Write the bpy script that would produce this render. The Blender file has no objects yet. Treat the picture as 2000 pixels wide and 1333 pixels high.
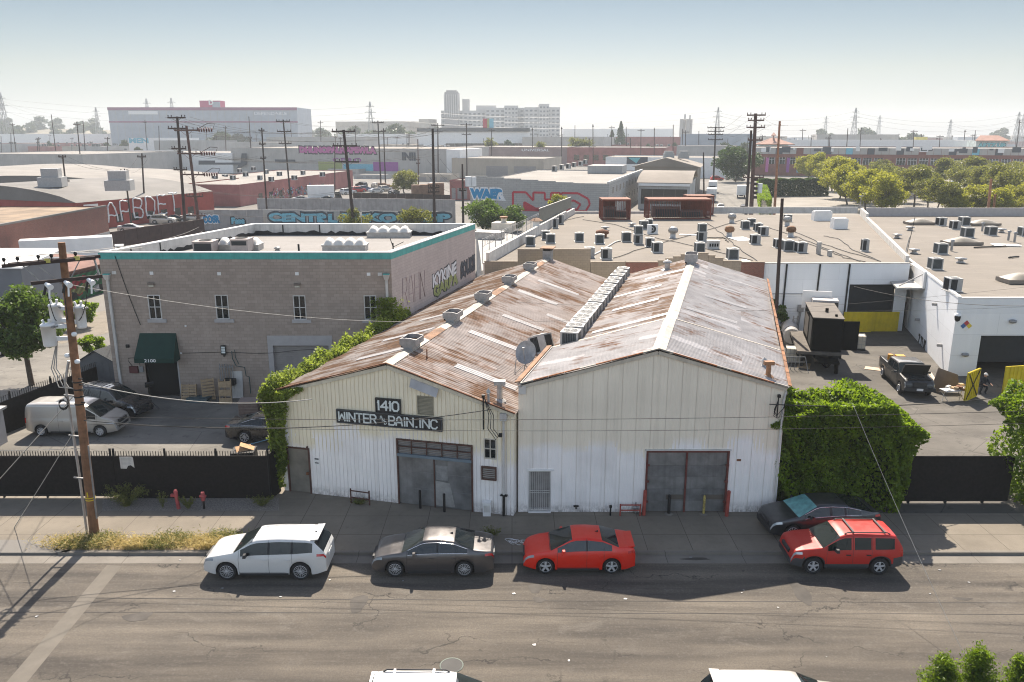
import bpy,math,random
import numpy as np
from mathutils import Vector,Matrix
rnd=random.Random(11)
SC=bpy.context.scene
COL=SC.collection
V=Vector
F,H=1555.6,16.9
PIT=math.atan(404/F)
def ray(px,py):
 a=(px-1000)/F;b=(py-666.5)/F
 return V((a,math.cos(PIT)-b*math.sin(PIT),-math.sin(PIT)-b*math.cos(PIT)))
EYE=V((0,0,H))
def gz(px,py,z=0.0):
 d=ray(px,py);return EYE+d*((z-H)/d.z)
def gy(px,py,y):
 d=ray(px,py);return EYE+d*(y/d.y)
def hit(px,py,p,n):
 d=ray(px,py);return EYE+d*((V(p)-EYE).dot(n)/d.dot(n))
YAW=math.radians(15.3)
D=V((math.sin(YAW),math.cos(YAW),0))
E=V((math.cos(YAW),-math.sin(YAW),0))
KIDS={}
def _link(o,parent):
 COL.objects.link(o)
 if parent is not None:
  o.parent=parent;KIDS.setdefault(parent.name,[]).append(o)
def wmat(o):
 m=Matrix.Identity(4)
 while o is not None:
  m=o.matrix_basis@m;o=o.parent
 return m
def thing(name,label,cat,loc=(0,0,0),rz=0.0,group=None):
 o=bpy.data.objects.new(name,None);_link(o,None)
 o.empty_display_size=.3
 o.location=loc;o.rotation_euler=(0,0,rz)
 return tag(o,label,cat,group)
def tag(o,label,cat,group=None):
 o['label']=label;o['category']=cat
 if group:o['group']=group
 return o
def kind(o,k='structure'):
 o['kind']=k;return o
def dup(src,loc=None,rz=None,label=None,group=None,parent=None,scale=None):
 c=src.copy();_link(c,parent)
 if loc is not None:c.location=loc
 if rz is not None:c.rotation_euler=(0,0,rz)
 if scale is not None:c.scale=(scale,)*3 if not hasattr(scale,'__len__')else scale
 if label:c['label']=label
 if group:c['group']=group
 for k in list(KIDS.get(src.name,[])):dup(k,parent=c)
 return c
class Wall:
 """vertical plane from a to b (left to right seen from outside)"""
 def __init__(s,a,b):
  s.a=V((a[0],a[1],0));s.b=V((b[0],b[1],0))
  s.L=(s.b-s.a).length;s.U=(s.b-s.a)/s.L;s.N=V((s.U.y,-s.U.x,0))
 def pt(s,u,z,d=0.0):return s.a+s.U*u+s.N*d+V((0,0,z))
 def uz(s,px,py):
  p=hit(px,py,s.a,s.N);return(p-s.a).dot(s.U),p.z
 def rect(s,x0,y0,x1,y1):
  """u0,u1,z0,z1 of a picture rectangle"""
  xm,ym=(x0+x1)/2,(y0+y1)/2
  return s.uz(x0,ym)[0],s.uz(x1,ym)[0],s.uz(xm,y1)[1],s.uz(xm,y0)[1]
class MB:
 def __init__(s):s.v=[];s.f=[];s.m=[];s.sm=[]
 def add(s,vs,fs,m=0,smooth=False):
  o=len(s.v);s.v.extend(tuple(p)for p in vs)
  for f in fs:
   s.f.append(tuple(i+o for i in f));s.m.append(m);s.sm.append(smooth)
  return s
 def hexa(s,p,m=0):
  return s.add(p,[(0,3,2,1),(4,5,6,7),(0,1,5,4),(1,2,6,5),(2,3,7,6),(3,0,4,7)],m)
 def box(s,x0,x1,y0,y1,z0,z1,m=0):
  return s.hexa([(x0,y0,z0),(x1,y0,z0),(x1,y1,z0),(x0,y1,z0),(x0,y0,z1),(x1,y0,z1),(x1,y1,z1),(x0,y1,z1)],m)
 def wbox(s,W,u0,u1,z0,z1,d0,d1,m=0):
  q=[(u0,d1),(u1,d1),(u1,d0),(u0,d0)]
  return s.hexa([W.pt(u,z0,d)for u,d in q]+[W.pt(u,z1,d)for u,d in q],m)
 def rbox(s,c,size,rz=0.0,m=0,tilt=None):
  a,b,h=size[0]/2,size[1]/2,size[2]
  M=Matrix.Translation(c)@Matrix.Rotation(rz,4,'Z')
  if tilt:M=M@Matrix.Rotation(tilt[1],4,tilt[0])
  return s.hexa([M@V(p)for p in[(-a,-b,0),(a,-b,0),(a,b,0),(-a,b,0),(-a,-b,h),(a,-b,h),(a,b,h),(-a,b,h)]],m)
 def bar(s,p,q,w,h=None,m=0,up=(0,0,1)):
  p=V(p);q=V(q);h=h or w;d=(q-p).normalized();up=V(up)
  if abs(d.dot(up))>.98:up=V((0,1,0))
  x=d.cross(up).normalized()*(w/2);y=x.cross(d).normalized()*(h/2)
  return s.hexa([p-x-y,p+x-y,p+x+y,p-x+y,q-x-y,q+x-y,q+x+y,q-x+y],m)
 def tube(s,pts,r,n=5,m=0,smooth=True):
  pts=[V(p)for p in pts];rings=[]
  rr=r if hasattr(r,'__len__')else[r]*len(pts)
  for i,p in enumerate(pts):
   d=(pts[min(i+1,len(pts)-1)]-pts[max(i-1,0)]).normalized()
   up=V((0,0,1))if abs(d.z)<.9 else V((1,0,0))
   x=d.cross(up).normalized();y=x.cross(d)
   rings.append([p+(x*math.cos(k*2*math.pi/n)+y*math.sin(k*2*math.pi/n))*rr[i]for k in range(n)])
  vs=[q for g in rings for q in g];fs=[]
  for i in range(len(pts)-1):
   for k in range(n):
    a=i*n+k;b=i*n+(k+1)%n;fs.append((a,a+n,b+n,b))
  s.add(vs,fs,m,smooth)
  return s.add(rings[0],[tuple(range(n))],m).add(rings[-1],[tuple(range(n))[::-1]],m)
 def cyl(s,p,q,r,r2=None,n=14,m=0,smooth=True):
  return s.tube([p,q],[r,r if r2 is None else r2],n,m,smooth)
 def lathe(s,prof,c=(0,0,0),n=16,m=0,axis='Z',smooth=True):
  c=V(c);vs=[];fs=[];k=len(prof)
  for i in range(n):
   a=2*math.pi*i/n
   for r,h in prof:
    x,y=r*math.cos(a),r*math.sin(a)
    vs.append(c+(V((x,y,h))if axis=='Z' else V((x,h,y))if axis=='Y' else V((h,x,y))))
  for i in range(n):
   for j in range(k-1):
    a=i*k+j;b=((i+1)%n)*k+j
    fs.append((a,b,b+1,a+1)if axis!='Y' else(a,a+1,b+1,b))
  return s.add(vs,fs,m,smooth)
 def slab(s,pts,vec,m=0):
  n=len(pts);a=[V(p)for p in pts];b=[p+V(vec)for p in a]
  return s.add(a+b,[tuple(range(n))[::-1],tuple(range(n,2*n))]+[(i,(i+1)%n,n+(i+1)%n,n+i)for i in range(n)],m)
 def grid(s,P,m=0,smooth=True):
  a=len(P);b=len(P[0])
  return s.add([p for r in P for p in r],[(i*b+j,i*b+j+1,(i+1)*b+j+1,(i+1)*b+j)for i in range(a-1)for j in range(b-1)],m,smooth)
 def build(s,name,mats,parent=None,local=False):
  me=bpy.data.meshes.new(name)
  vs=s.v
  if parent is not None and not local:
   w=wmat(parent).inverted();vs=[w@V(p)for p in vs]
  me.from_pydata([tuple(p)for p in vs],[],s.f)
  for mt in(mats if isinstance(mats,(list,tuple))else[mats]):me.materials.append(mt)
  me.polygons.foreach_set('material_index',s.m);me.polygons.foreach_set('use_smooth',s.sm)
  uv=me.uv_layers.new(name='UVMap').data
  vv=me.vertices;lp=me.loops
  for p in me.polygons:
   n=p.normal
   hl=math.hypot(n.x,n.y)
   for li in p.loop_indices:
    c=vv[lp[li].vertex_index].co
    uv[li].uv=(c.x,c.y)if hl<.6 else((c.y*n.x-c.x*n.y)/hl,c.z)
  me.update()
  o=bpy.data.objects.new(name,me);_link(o,parent)
  return o
def wall_sheet(mb,W,us,ztop,holes,d=lambda u:0.0,m=0,z0=0.0):
 """wall sheet in columns us with rectangular openings; ztop is a function of u"""
 ed=sorted(set([round(u,4)for u in us]+[round(x,4)for h in holes for x in h[:2]]))
 ed=[u for u in ed if us[0]-1e-4<=u<=us[-1]+1e-4]
 for a,b in zip(ed[:-1],ed[1:]):
  if b-a<1e-4:continue
  mid=(a+b)/2;segs=[(z0,None)]
  for h in sorted([h for h in holes if h[0]-1e-4<=mid<=h[1]+1e-4],key=lambda h:h[2]):
   lo,_=segs.pop();
   if h[2]>lo+1e-4:segs.append((lo,h[2]))
   segs.append((h[3],None))
  for lo,hi in segs:
   za,zb=(ztop(a),ztop(b))if hi is None else(hi,hi)
   mb.add([W.pt(a,lo,d(a)),W.pt(b,lo,d(b)),W.pt(b,zb,d(b)),W.pt(a,za,d(a))],[(0,1,2,3)],m)
def glyphs(txt,bold=0.0,ext=.012):
 c=bpy.data.curves.new('lettering','FONT');c.body=txt;c.size=1;c.extrude=ext;c.offset=bold
 o=bpy.data.objects.new('lettering',c)
 me=bpy.data.meshes.new_from_object(o)
 vs=[tuple(v.co)for v in me.vertices];fs=[tuple(p.vertices)for p in me.polygons]
 bpy.data.objects.remove(o);bpy.data.meshes.remove(me);bpy.data.curves.remove(c)
 return vs,fs
def wtext(mb,W,txt,u0,u1,z0,z1,d,bold=0.0,m=0,thick=.01,slope=0.0,italic=0.0,jig=0.0,seed=1):
 vs,fs=glyphs(txt,bold)
 if not vs:return
 xs=[v[0]for v in vs];ys=[v[1]for v in vs];zs=[v[2]for v in vs]
 ax,bx,ay,by=min(xs),max(xs),min(ys),max(ys);bz=max(max(zs),1e-6)
 out=[]
 for x,y,z in vs:
  s=(x-ax)/(bx-ax);t=(y-ay)/(by-ay)
  w=jig*(math.sin(s*17+seed)*.5+math.sin(s*41+seed*2)*.5)
  out.append(W.pt(u0+(u1-u0)*(s+italic*t)+w*.3,z0+(z1-z0)*(t+slope*s)+w,d+thick*(z/bz)))
 mb.add(out,fs,m)
STROKES={'W':[[(0,1),(0,0),(.5,.75),(1,0),(1,1)]],'I':[[(.5,0),(.5,1)]],'N':[[(0,0),(0,1),(1,0),(1,1)]],'T':[[(0,1),(1,1)],[(.5,1),(.5,0)]],'E':[[(1,1),(0,1),(0,0),(1,0)],[(0,.52),(.85,.52)]],'R':[[(0,0),(0,1),(.75,1),(1,.82),(1,.66),(.75,.48),(0,.48)],[(.55,.48),(1,0)]],'B':[[(0,0),(0,1),(.75,1),(.95,.85),(.95,.66),(.75,.52),(0,.52)],[(.75,.52),(1,.35),(1,.16),(.78,0),(0,0)]],'A':[[(0,0),(.15,.75),(.4,1),(.6,1),(.85,.75),(1,0)],[(.08,.35),(.92,.35)]],'C':[[(1,.8),(.75,1),(.25,1),(0,.78),(0,.22),(.25,0),(.75,0),(1,.2)]],'.':[[(.35,0),(.65,0)]],'1':[[(.5,0),(.5,1),(.3,.8)]],'4':[[(.75,0),(.75,1),(0,.32),(1,.32)]],'0':[[(.25,0),(0,.22),(0,.78),(.25,1),(.75,1),(1,.78),(1,.22),(.75,0),(.25,0)]],'D':[[(0,0),(0,1),(.65,1),(1,.75),(1,.25),(.65,0),(0,0)]],'H':[[(0,0),(0,1)],[(1,0),(1,1)],[(0,.5),(1,.5)]],'U':[[(0,1),(0,.2),(.25,0),(.75,0),(1,.2),(1,1)]],'P':[[(0,0),(0,1),(.8,1),(1,.8),(1,.6),(.8,.45),(0,.45)]],'Z':[[(0,1),(1,1),(0,0),(1,0)]],}
def stroke_text(mb,W,ch,u0,u1,z0,z1,d,w,m=0,thick=.02,dz=0.0):
 for line in STROKES[ch]:
  pts=[(u0+(u1-u0)*x,z0+(z1-z0)*y+dz)for x,y in line]
  for k,((ua,za),(ub,zb))in enumerate(zip(pts[:-1],pts[1:])):
   l=math.hypot(ub-ua,zb-za);e=w*.35/l
   p=W.pt(ua-(ub-ua)*e,za-(zb-za)*e,d+k*.0007);q=W.pt(ub+(ub-ua)*e,zb+(zb-za)*e,d+k*.0007)
   mb.bar(p,q,w,thick,m,up=W.N)
class NT:
 def __init__(s,name):
  s.mat=bpy.data.materials.new(name);s.mat.use_nodes=True;s.t=s.mat.node_tree
  s.b=s.t.nodes['Principled BSDF'];s.out=s.t.nodes['Material Output']
 def n(s,typ,inp=None,**props):
  x=s.t.nodes.new(typ)
  for k,v in props.items():setattr(x,k,v)
  for k,v in(inp or{}).items():s.set(x.inputs[k],v)
  return x
 def set(s,sock,v):
  if isinstance(v,bpy.types.NodeSocket):s.t.links.new(v,sock)
  elif hasattr(v,'__len__')and len(v)==3 and sock.type=='RGBA':sock.default_value=(*v,1)
  else:sock.default_value=v
 def co(s,k='Object'):return s.n('ShaderNodeTexCoord').outputs[k]
 def mapping(s,vec,scale=(1,1,1),rot=(0,0,0),loc=(0,0,0)):
  return s.n('ShaderNodeMapping',{'Vector':vec,'Scale':scale,'Rotation':rot,'Location':loc}).outputs[0]
 def noise(s,vec,scale,detail=4,rough=.55,dist=0.0):
  return s.n('ShaderNodeTexNoise',{'Vector':vec,'Scale':scale,'Detail':detail,'Roughness':rough,'Distortion':dist}).outputs[0]
 def math(s,op,a,b=0.0,clamp=False):
  x=s.n('ShaderNodeMath',operation=op,use_clamp=clamp);s.set(x.inputs[0],a);s.set(x.inputs[1],b);return x.outputs[0]
 def ramp(s,fac,lo,hi,a=0.0,b=1.0):
  return s.n('ShaderNodeMapRange',{'Value':fac,'From Min':lo,'From Max':hi,'To Min':a,'To Max':b}).outputs[0]
 def mix(s,fac,a,b,mode='MIX'):
  x=s.n('ShaderNodeMix',data_type='RGBA',blend_type=mode)
  s.set(x.inputs[0],fac);s.set(x.inputs[6],a);s.set(x.inputs[7],b);return x.outputs[2]
 def bump(s,h,strength=.3,dist=.02):
  s.set(s.b.inputs['Normal'],s.n('ShaderNodeBump',{'Height':h,'Strength':strength,'Distance':dist}).outputs[0])
 def fin(s,col=None,rough=None,metal=None,spec=None,coat=None):
  for k,v in(('Base Color',col),('Roughness',rough),('Metallic',metal),('Specular IOR Level',spec),('Coat Weight',coat)):
   if v is not None:s.set(s.b.inputs[k],v)
  return s.mat
def sc(c,k):return tuple(min(1,x*k)for x in c)
def plain(name,col,rough=.7,metal=0.0,var=.15,vs=1.5,spec=.4,coat=None,bump=0.0,bs=40,streak=0.0):
 t=NT(name);o=t.co()
 f=t.noise(o,vs,5,.6);c=t.mix(t.ramp(f,.3,.7),sc(col,1-var),sc(col,1+var))
 if streak:
  g=t.noise(t.mapping(o,(2.5,2.5,.12)),1.6,4,.65)
  c=t.mix(t.ramp(g,.48,.72,0,streak),c,sc(col,.45))
 if bump:t.bump(t.noise(o,bs,3),bump,.02)
 return t.fin(c,rough,metal,spec,coat)
def brick(name,col,mortar,w,h,mort=.02,var=.2,paint=None,stain=.3,rough=.9):
 t=NT(name);uv=t.co('UV');o=t.co()
 b=t.n('ShaderNodeTexBrick',{'Vector':uv,'Color1':sc(col,1-var),'Color2':sc(col,1+var),'Mortar':mortar,'Scale':1.0,'Mortar Size':mort,'Mortar Smooth':.3,'Bias':0.0,'Brick Width':w,'Row Height':h})
 c=b.outputs[0]
 f=t.noise(o,.35,5,.6);c=t.mix(t.ramp(f,.35,.7,0,stain),c,sc(col,.6))
 g=t.noise(t.mapping(o,(1.2,1.2,.1)),1.1,4,.6);c=t.mix(t.ramp(g,.52,.75,0,stain),c,sc(col,1.35))
 t.bump(t.math('SUBTRACT',1.0,b.outputs[1]),.35,.015)
 return t.fin(c,rough,0,.25)
def leafmat(name,dark,light,trans=.4,scale=.9):
 t=NT(name);o=t.co()
 f=t.math('ADD',t.math('MULTIPLY',t.noise(o,scale,3),.55),t.math('MULTIPLY',t.noise(o,scale*14,2),.45))
 c=t.mix(t.ramp(f,.36,.64),dark,light)
 t.fin(c,.5,0,.35)
 tr=t.n('ShaderNodeBsdfTranslucent',{'Color':t.mix(.5,c,sc(light,1.6))})
 mx=t.n('ShaderNodeMixShader',{'Fac':trans});t.t.links.new(t.b.outputs[0],mx.inputs[1]);t.t.links.new(tr.outputs[0],mx.inputs[2])
 t.t.links.new(mx.outputs[0],t.out.inputs['Surface'])
 return t.mat
def leaf_object(name,P,size,mat_,seed=0,parent=None,aspect=.55,droop=0.0):
 """one mesh of small leaf faces at the points P (N,3), local coordinates"""
 g=np.random.default_rng(seed);P=np.asarray(P,dtype=np.float64);n=len(P)
 a=g.normal(size=(n,3));a[:,2]-=droop;a/=np.linalg.norm(a,axis=1)[:,None]
 b=g.normal(size=(n,3));b-=(b*a).sum(1)[:,None]*a;b/=np.linalg.norm(b,axis=1)[:,None]
 s=size*g.uniform(.6,1.35,(n,1));nrm=np.cross(a,b)
 vs=np.stack([P-a*s,P+b*s*aspect+nrm*s*.18,P+a*s,P-b*s*aspect+nrm*s*.18],1).reshape(-1,3)
 me=bpy.data.meshes.new(name);me.vertices.add(4*n);me.vertices.foreach_set('co',vs.ravel())
 me.loops.add(4*n);me.loops.foreach_set('vertex_index',np.arange(4*n));me.polygons.add(n)
 me.polygons.foreach_set('loop_start',np.arange(0,4*n,4));me.update(calc_edges=True)
 me.materials.append(mat_)
 o=bpy.data.objects.new(name,me);_link(o,parent);return o
def clumps(centres,radii,n,seed=0,squash=.75,inner=.55):
 g=np.random.default_rng(seed);C=np.asarray(centres,float);Rr=np.asarray(radii,float)
 w=Rr**2;idx=g.choice(len(C),n,p=w/w.sum())
 d=g.normal(size=(n,3));d/=np.linalg.norm(d,axis=1)[:,None]
 r=Rr[idx]*(inner+(1-inner)*g.random(n))*(1+.12*g.normal(size=n))
 d[:,2]*=squash
 return C[idx]+d*r[:,None]
def limb_mesh(mb,p,q,r0,r1,bend=.1,k=5,m=0):
 p=V(p);q=V(q);L=(q-p).length
 off=V((rnd.uniform(-1,1),rnd.uniform(-1,1),rnd.uniform(-.3,.3)))*bend*L
 pts=[p.lerp(q,i/k)+off*math.sin(math.pi*i/k)for i in range(k+1)]
 mb.tube(pts,[r0+(r1-r0)*i/k for i in range(k+1)],7,m)
def make_tree(name,label,cat,h,cr,trunk_h,leaf,bark,n=5000,size=.16,seed=0,nc=26,group=None,squash=.62,tr=.16,flat=1.0,loc=(0,0,0)):
 """crown radius cr, crown from trunk_h to h; origin at the foot"""
 g=random.Random(seed)
 root=thing(name,label,cat,loc,0,group)
 cz=(h+trunk_h)/2;ch=(h-trunk_h)/2
 C=[];Rr=[]
 for i in range(nc):
  a=g.uniform(0,2*math.pi);q=math.sqrt(g.uniform(.05,1));zz=g.uniform(-1,1)
  s=math.sqrt(max(.12,1-abs(zz)**2.2))
  C.append((math.cos(a)*q*cr*.78*s,math.sin(a)*q*cr*.78*s,cz+zz*ch*.8*flat));Rr.append(cr*g.uniform(.22,.4))
 mb=MB();top=V((g.uniform(-.1,.1)*cr,g.uniform(-.1,.1)*cr,trunk_h*1.0))
 limb_mesh(mb,(0,0,-.1),top,tr,tr*.75,.06,5)
 for c in C[::3]:
  limb_mesh(mb,top-V((0,0,.15)),V(c),tr*.5,tr*.12,.12,4)
 mb.build('trunk',bark,root,local=True)
 leaf_object('crown',clumps(C,Rr,n,seed,squash),size,leaf,seed+5,root)
 return root
def paint(name,col,rough=.32,metal=.0,coat=.6):
 t=NT(name);o=t.co()
 f=t.noise(o,3,4,.6)
 c=t.mix(t.ramp(f,.45,.75,0,.08),col,sc(col,.6))
 g=t.noise(t.mapping(o,(1,1,2.5)),1.6,4,.6)
 c=t.mix(t.ramp(g,.5,.8,0,.07),c,(.32,.29,.25))
 return t.fin(c,t.ramp(f,.3,.7,rough,rough+.15),metal,.5,coat)
M={}
M['glass']=NT('tinted_glass').fin((.01,.014,.017),.05,0,.5,.0)
M['glass_pale']=NT('windscreen_glass').fin((.016,.021,.021),.05,0,.45,.0)
M['rubber']=plain('rubber',(.018,.018,.019),.85)
M['trim']=plain('black_trim',(.025,.026,.028),.55)
M['clad']=plain('grey_cladding',(.05,.052,.056),.6)
M['alloy']=NT('alloy').fin((.5,.5,.51),.35,.25)
M['alloy_dark']=NT('alloy_dark').fin((.02,.02,.022),.3,.3)
M['chrome']=NT('chrome').fin((.75,.76,.78),.15,1)
M['headlamp']=NT('headlamp').fin((.3,.32,.34),.08,.2,.6,.5)
M['taillamp']=NT('taillamp').fin((.42,.012,.012),.15,0,.6,.5)
M['amber']=NT('amber_lens').fin((.75,.3,.03),.2,0,.6)
M['plate']=plain('plate_white',(.7,.7,.68),.5)
M['under']=NT('underbody').fin((.012,.012,.012),.9)
def wheel_parts(root,c,R,w,out,style,rimf=.7):
 """c centre, out = +1/-1 outward along y"""
 t=MB();h=w/2
 t.lathe([(R*rimf,-h),(R*.93,-h),(R,-h*.7),(R,h*.7),(R*.95,h),(R*rimf,h*.92),(R*rimf,-h)],c,22,0,'Y')
 wh=t.build('wheel',M['rubber'],root,local=True)
 r=MB();rr=R*rimf*1.01;yo=c[1]+out*h
 cy=lambda d:c[1]+out*(h+d)
 r.lathe([(.001,0),(rr*.98,0),(rr*.98,-.02),(.001,-.02)],(c[0],cy(-.06),c[2]),20,1,'Y')
 r.lathe([(rr*.94,.0),(rr,.0),(rr,-.05),(rr*.94,-.05),(rr*.94,0)],(c[0],cy(-.005),c[2]),22,0,'Y')
 ns={'five':5,'ten':10,'multi':8,'steel':7}[style]
 for k in range(ns):
  a=2*math.pi*(k+.25)/ns
  if style=='multi':
   for da in(-.2,.2):
    p=V((c[0]+math.cos(a)*rr*.14,cy(-.028),c[2]+math.sin(a)*rr*.14));q=V((c[0]+math.cos(a+da)*rr*.9,cy(-.02),c[2]+math.sin(a+da)*rr*.9))
    r.bar(p,q,rr*.07,.02,0,up=(0,1,0))
  else:
   p=V((c[0]+math.cos(a)*rr*.1,cy(-.03),c[2]+math.sin(a)*rr*.1));q=V((c[0]+math.cos(a)*rr*.9,cy(-.02),c[2]+math.sin(a)*rr*.9))
   r.bar(p,q,rr*{'five':.34,'ten':.12,'steel':.42}[style],.025,0,up=(0,1,0))
 r.lathe([(.001,0),(rr*.17,0),(rr*.2,-.03)],(c[0],cy(-.004),c[2]),10,0,'Y')
 r.build('rim',[M['alloy'],M['alloy_dark']],wh,local=True)
def sm(a,b,x):
 t=min(1,max(0,(x-a)/(b-a)));return t*t*(3-2*t)
def make_car(name,label,cat,S,pnt,group=None,simple=False):
 root=thing(name,label,cat,(0,0,0),0,group)
 wb,W,R=S['wb'],S['W'],S['R'];xf,xr=wb/2,-wb/2
 nose,tail=xf+S['of'],xr-S['orr']
 tx,tz=zip(*S['top']);bx,bz=zip(*S['belt'])
 gx=np.linspace(tail,nose,400);gzz=np.interp(gx,tx,tz)
 ks=np.hanning(S.get('soft',11));ks/=ks.sum()
 gzz=np.convolve(np.pad(gzz,len(ks)//2,mode='edge'),ks,'valid')
 topf=lambda x:float(np.interp(x,gx,gzz))
 Ra=R+S.get('gap',.06)
 xs=list(np.linspace(tail,nose,26 if simple else 44))+[tail+.03,tail+.09,tail+.18,nose-.03,nose-.09,nose-.18]
 for w in(xf,xr):xs+=[w+Ra*math.cos(a)for a in np.linspace(0,math.pi,9 if simple else 15)]+[w-Ra-.01,w+Ra+.01]
 for a,b in S['win']:xs+=[a,b]
 xs+=[S['cowl'],S['hdr'],S['bh'],S['bb']]
 xs=sorted(set(round(float(x),4)for x in xs));xs=[x for i,x in enumerate(xs)if i==0 or x-xs[i-1]>.006]
 tum=S.get('tum',.36);pc=S.get('pc',.2)
 def ring(x):
  top=topf(x);belt=min(float(np.interp(x,bx,bz)),top-.02)
  en=max(0,(x-(nose-.9))/.9)if x>0 else max(0,((tail+.8)-x)/.8)
  hw=W/2*(1-pc*en**2.6)
  zb=S['sill']+.07*sm(.4,1,en)
  for w in(xf,xr):
   if abs(x-w)<Ra:zb=max(zb,R+math.sqrt(Ra*Ra-(x-w)**2))
  gh=top-belt;sh=belt-.09;zb=min(zb,sh-.03)
  wbelt=hw*.95;wr=max(wbelt-gh*tum,wbelt*.6)
  p4=(wbelt,belt);p7=(wr,belt+gh*.93)
  L=lambda t:(p4[0]+(p7[0]-p4[0])*t+.02*math.sin(math.pi*t)*min(1,gh*2),p4[1]+(p7[1]-p4[1])*t)
  return[(hw*.955,zb),(hw*.995,zb+(sh-zb)*.3),(hw*.985,zb+(sh-zb)*.68),(hw*.992,sh),p4,L(.1),L(.87),p7,(wr*.88,belt+gh*.985),(wr*.45,top),(0,top+.008)]
 rings=[ring(x)for x in xs];NJ=11
 body=MB();parts={}
 sides=lambda s:[[V((x,s*p[0],p[1]))for p in rg]for x,rg in zip(xs,rings)]
 P={1:sides(1),-1:sides(-1)}
 def put(mb,s,i,j,m=0,off=0.0):
  q=[P[s][i][j],P[s][i+1][j],P[s][i+1][j+1],P[s][i][j+1]]
  if s<0:q=q[::-1]
  if(q[0]-q[2]).length<1e-5:return
  if off:
   n=(q[2]-q[0]).cross(q[3]-q[1]).normalized()*off;q=[p-n for p in q]
  mb.add(q,[(3,2,1,0)],m,True)
 hl,tl=S.get('hl',.42),S.get('tl',.3)
 for i in range(len(xs)-1):
  xm=(xs[i]+xs[i+1])/2
  for s in(1,-1):
   for j in range(NJ-1):
    key=None
    if j>=7 and S['hdr']<xm<S['cowl']:key=('windscreen',0)if j>7 or True else None
    elif j>=7 and S['bb']<xm<S['bh']:key=('rear_window',0)
    elif j==5:
     for k,(a,b)in enumerate(S['win']):
      if a<=xm<=b:key=('window',k*2+(s>0))
    if key is None and j==5 and S['win'][0][0]<xm<S['win'][-1][1]:key=('pillar_trim',s)
    if key is None and not simple:
     if xm>nose-hl and j in(3,):key=('headlight',s)
     elif xm<tail+tl and j in((2,3)if S.get('tall_tl')else(3,)):key=('taillight',s)
    if key is None:put(body,s,i,j,1 if(S.get('clad')and j==0)or(S.get('clad')and j==1 and(xm>nose-.5 or xm<tail+.4))else 0)
    else:put(parts.setdefault(key,MB()),s,i,j)
 for i,fl in((0,False),(len(xs)-1,True)):
  q=P[1][i]+P[-1][i][::-1][1:]
  body.add(q,[tuple(range(len(q)))[::-1]if not fl else tuple(range(len(q)))],1 if S.get('clad')else 0)
 def weld(mb):
  idx={};mp=[];nv=[]
  for p in mb.v:
   k=(round(p[0],4),round(p[1],4),round(p[2],4))
   if k not in idx:idx[k]=len(nv);nv.append(p)
   mp.append(idx[k])
  nf=[];nm=[];ns=[]
  for f,m,smo in zip(mb.f,mb.m,mb.sm):
   g=[]
   for a in f:
    if mp[a]not in g:g.append(mp[a])
   if len(g)>2:nf.append(tuple(g));nm.append(m);ns.append(smo)
  mb.v,mb.f,mb.m,mb.sm=nv,nf,nm,ns
 weld(body);body.build('body',[pnt,M['clad']],root,local=True)
 for(nm,k),mb in parts.items():
  weld(mb)
  mt={'windscreen':S.get('wsm',M['glass_pale']),'rear_window':M['glass'],'window':M['glass'],'headlight':M['headlamp'],'taillight':M['taillamp'],'pillar_trim':M['trim']if S.get('dark_pillars',True)else pnt}[nm]
  mb.build(nm,mt,root,local=True)
 u=MB();u.box(tail+.2,nose-.2,-W/2+.24,W/2-.24,S['sill']-.02,.75)
 u.box(xr+Ra+.02,xf-Ra-.02,-W/2+.05,W/2-.05,S['sill']+.0,S['sill']+.2)
 u.build('underbody',M['under'],root,local=True)
 for x in(xf,xr):
  for s in(1,-1):wheel_parts(root,(x,s*(W/2-.125),R),R,.22,s,S.get('rim','five'),S.get('rimf',.68))
 def sy(x,z,s):
  rg=ring(x);zz=[p[1]for p in rg[:8]];ww=[p[0]for p in rg[:8]]
  return s*float(np.interp(z,zz,ww))
 g=MB();bm_=float(np.interp(0,bx,bz))
 for x in S['seams']:
  rg=ring(x)
  for s in(1,-1):g.tube([(x,s*p[0]+s*.001,p[1])for p in rg[0:8]],.006,4)
 if S.get('seams'):
  for s in(1,-1):
   x0,x1=S['seams'][0],S['seams'][-1]
   g.tube([(x0+(x1-x0)*k/6,sy(x0+(x1-x0)*k/6,S['sill']+.1,s),S['sill']+.1)for k in range(7)],.006,4)
 g.tube([(S['cowl']+.02,yy,topf(S['cowl']+.02)+.0)for yy in np.linspace(-W/2*.78,W/2*.78,7)],.014,4)
 g.build('seams',M['trim'],root,local=True)
 nz=S['nosez']
 f=MB();f.box(nose-.1,nose+.012,-W*.22,W*.22,nz[0],nz[1]);f.build('grille',M['trim'],root,local=True)
 f=MB();f.box(nose-.12,nose+.006,-W*.3,W*.3,nz[0]-.24,nz[0]-.1);f.build('lower_intake',M['trim'],root,local=True)
 f=MB();f.box(tail-.014,tail+.1,-.26,.26,S['pz'],S['pz']+.14);f.build('number_plate',M['plate'],root,local=True)
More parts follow.
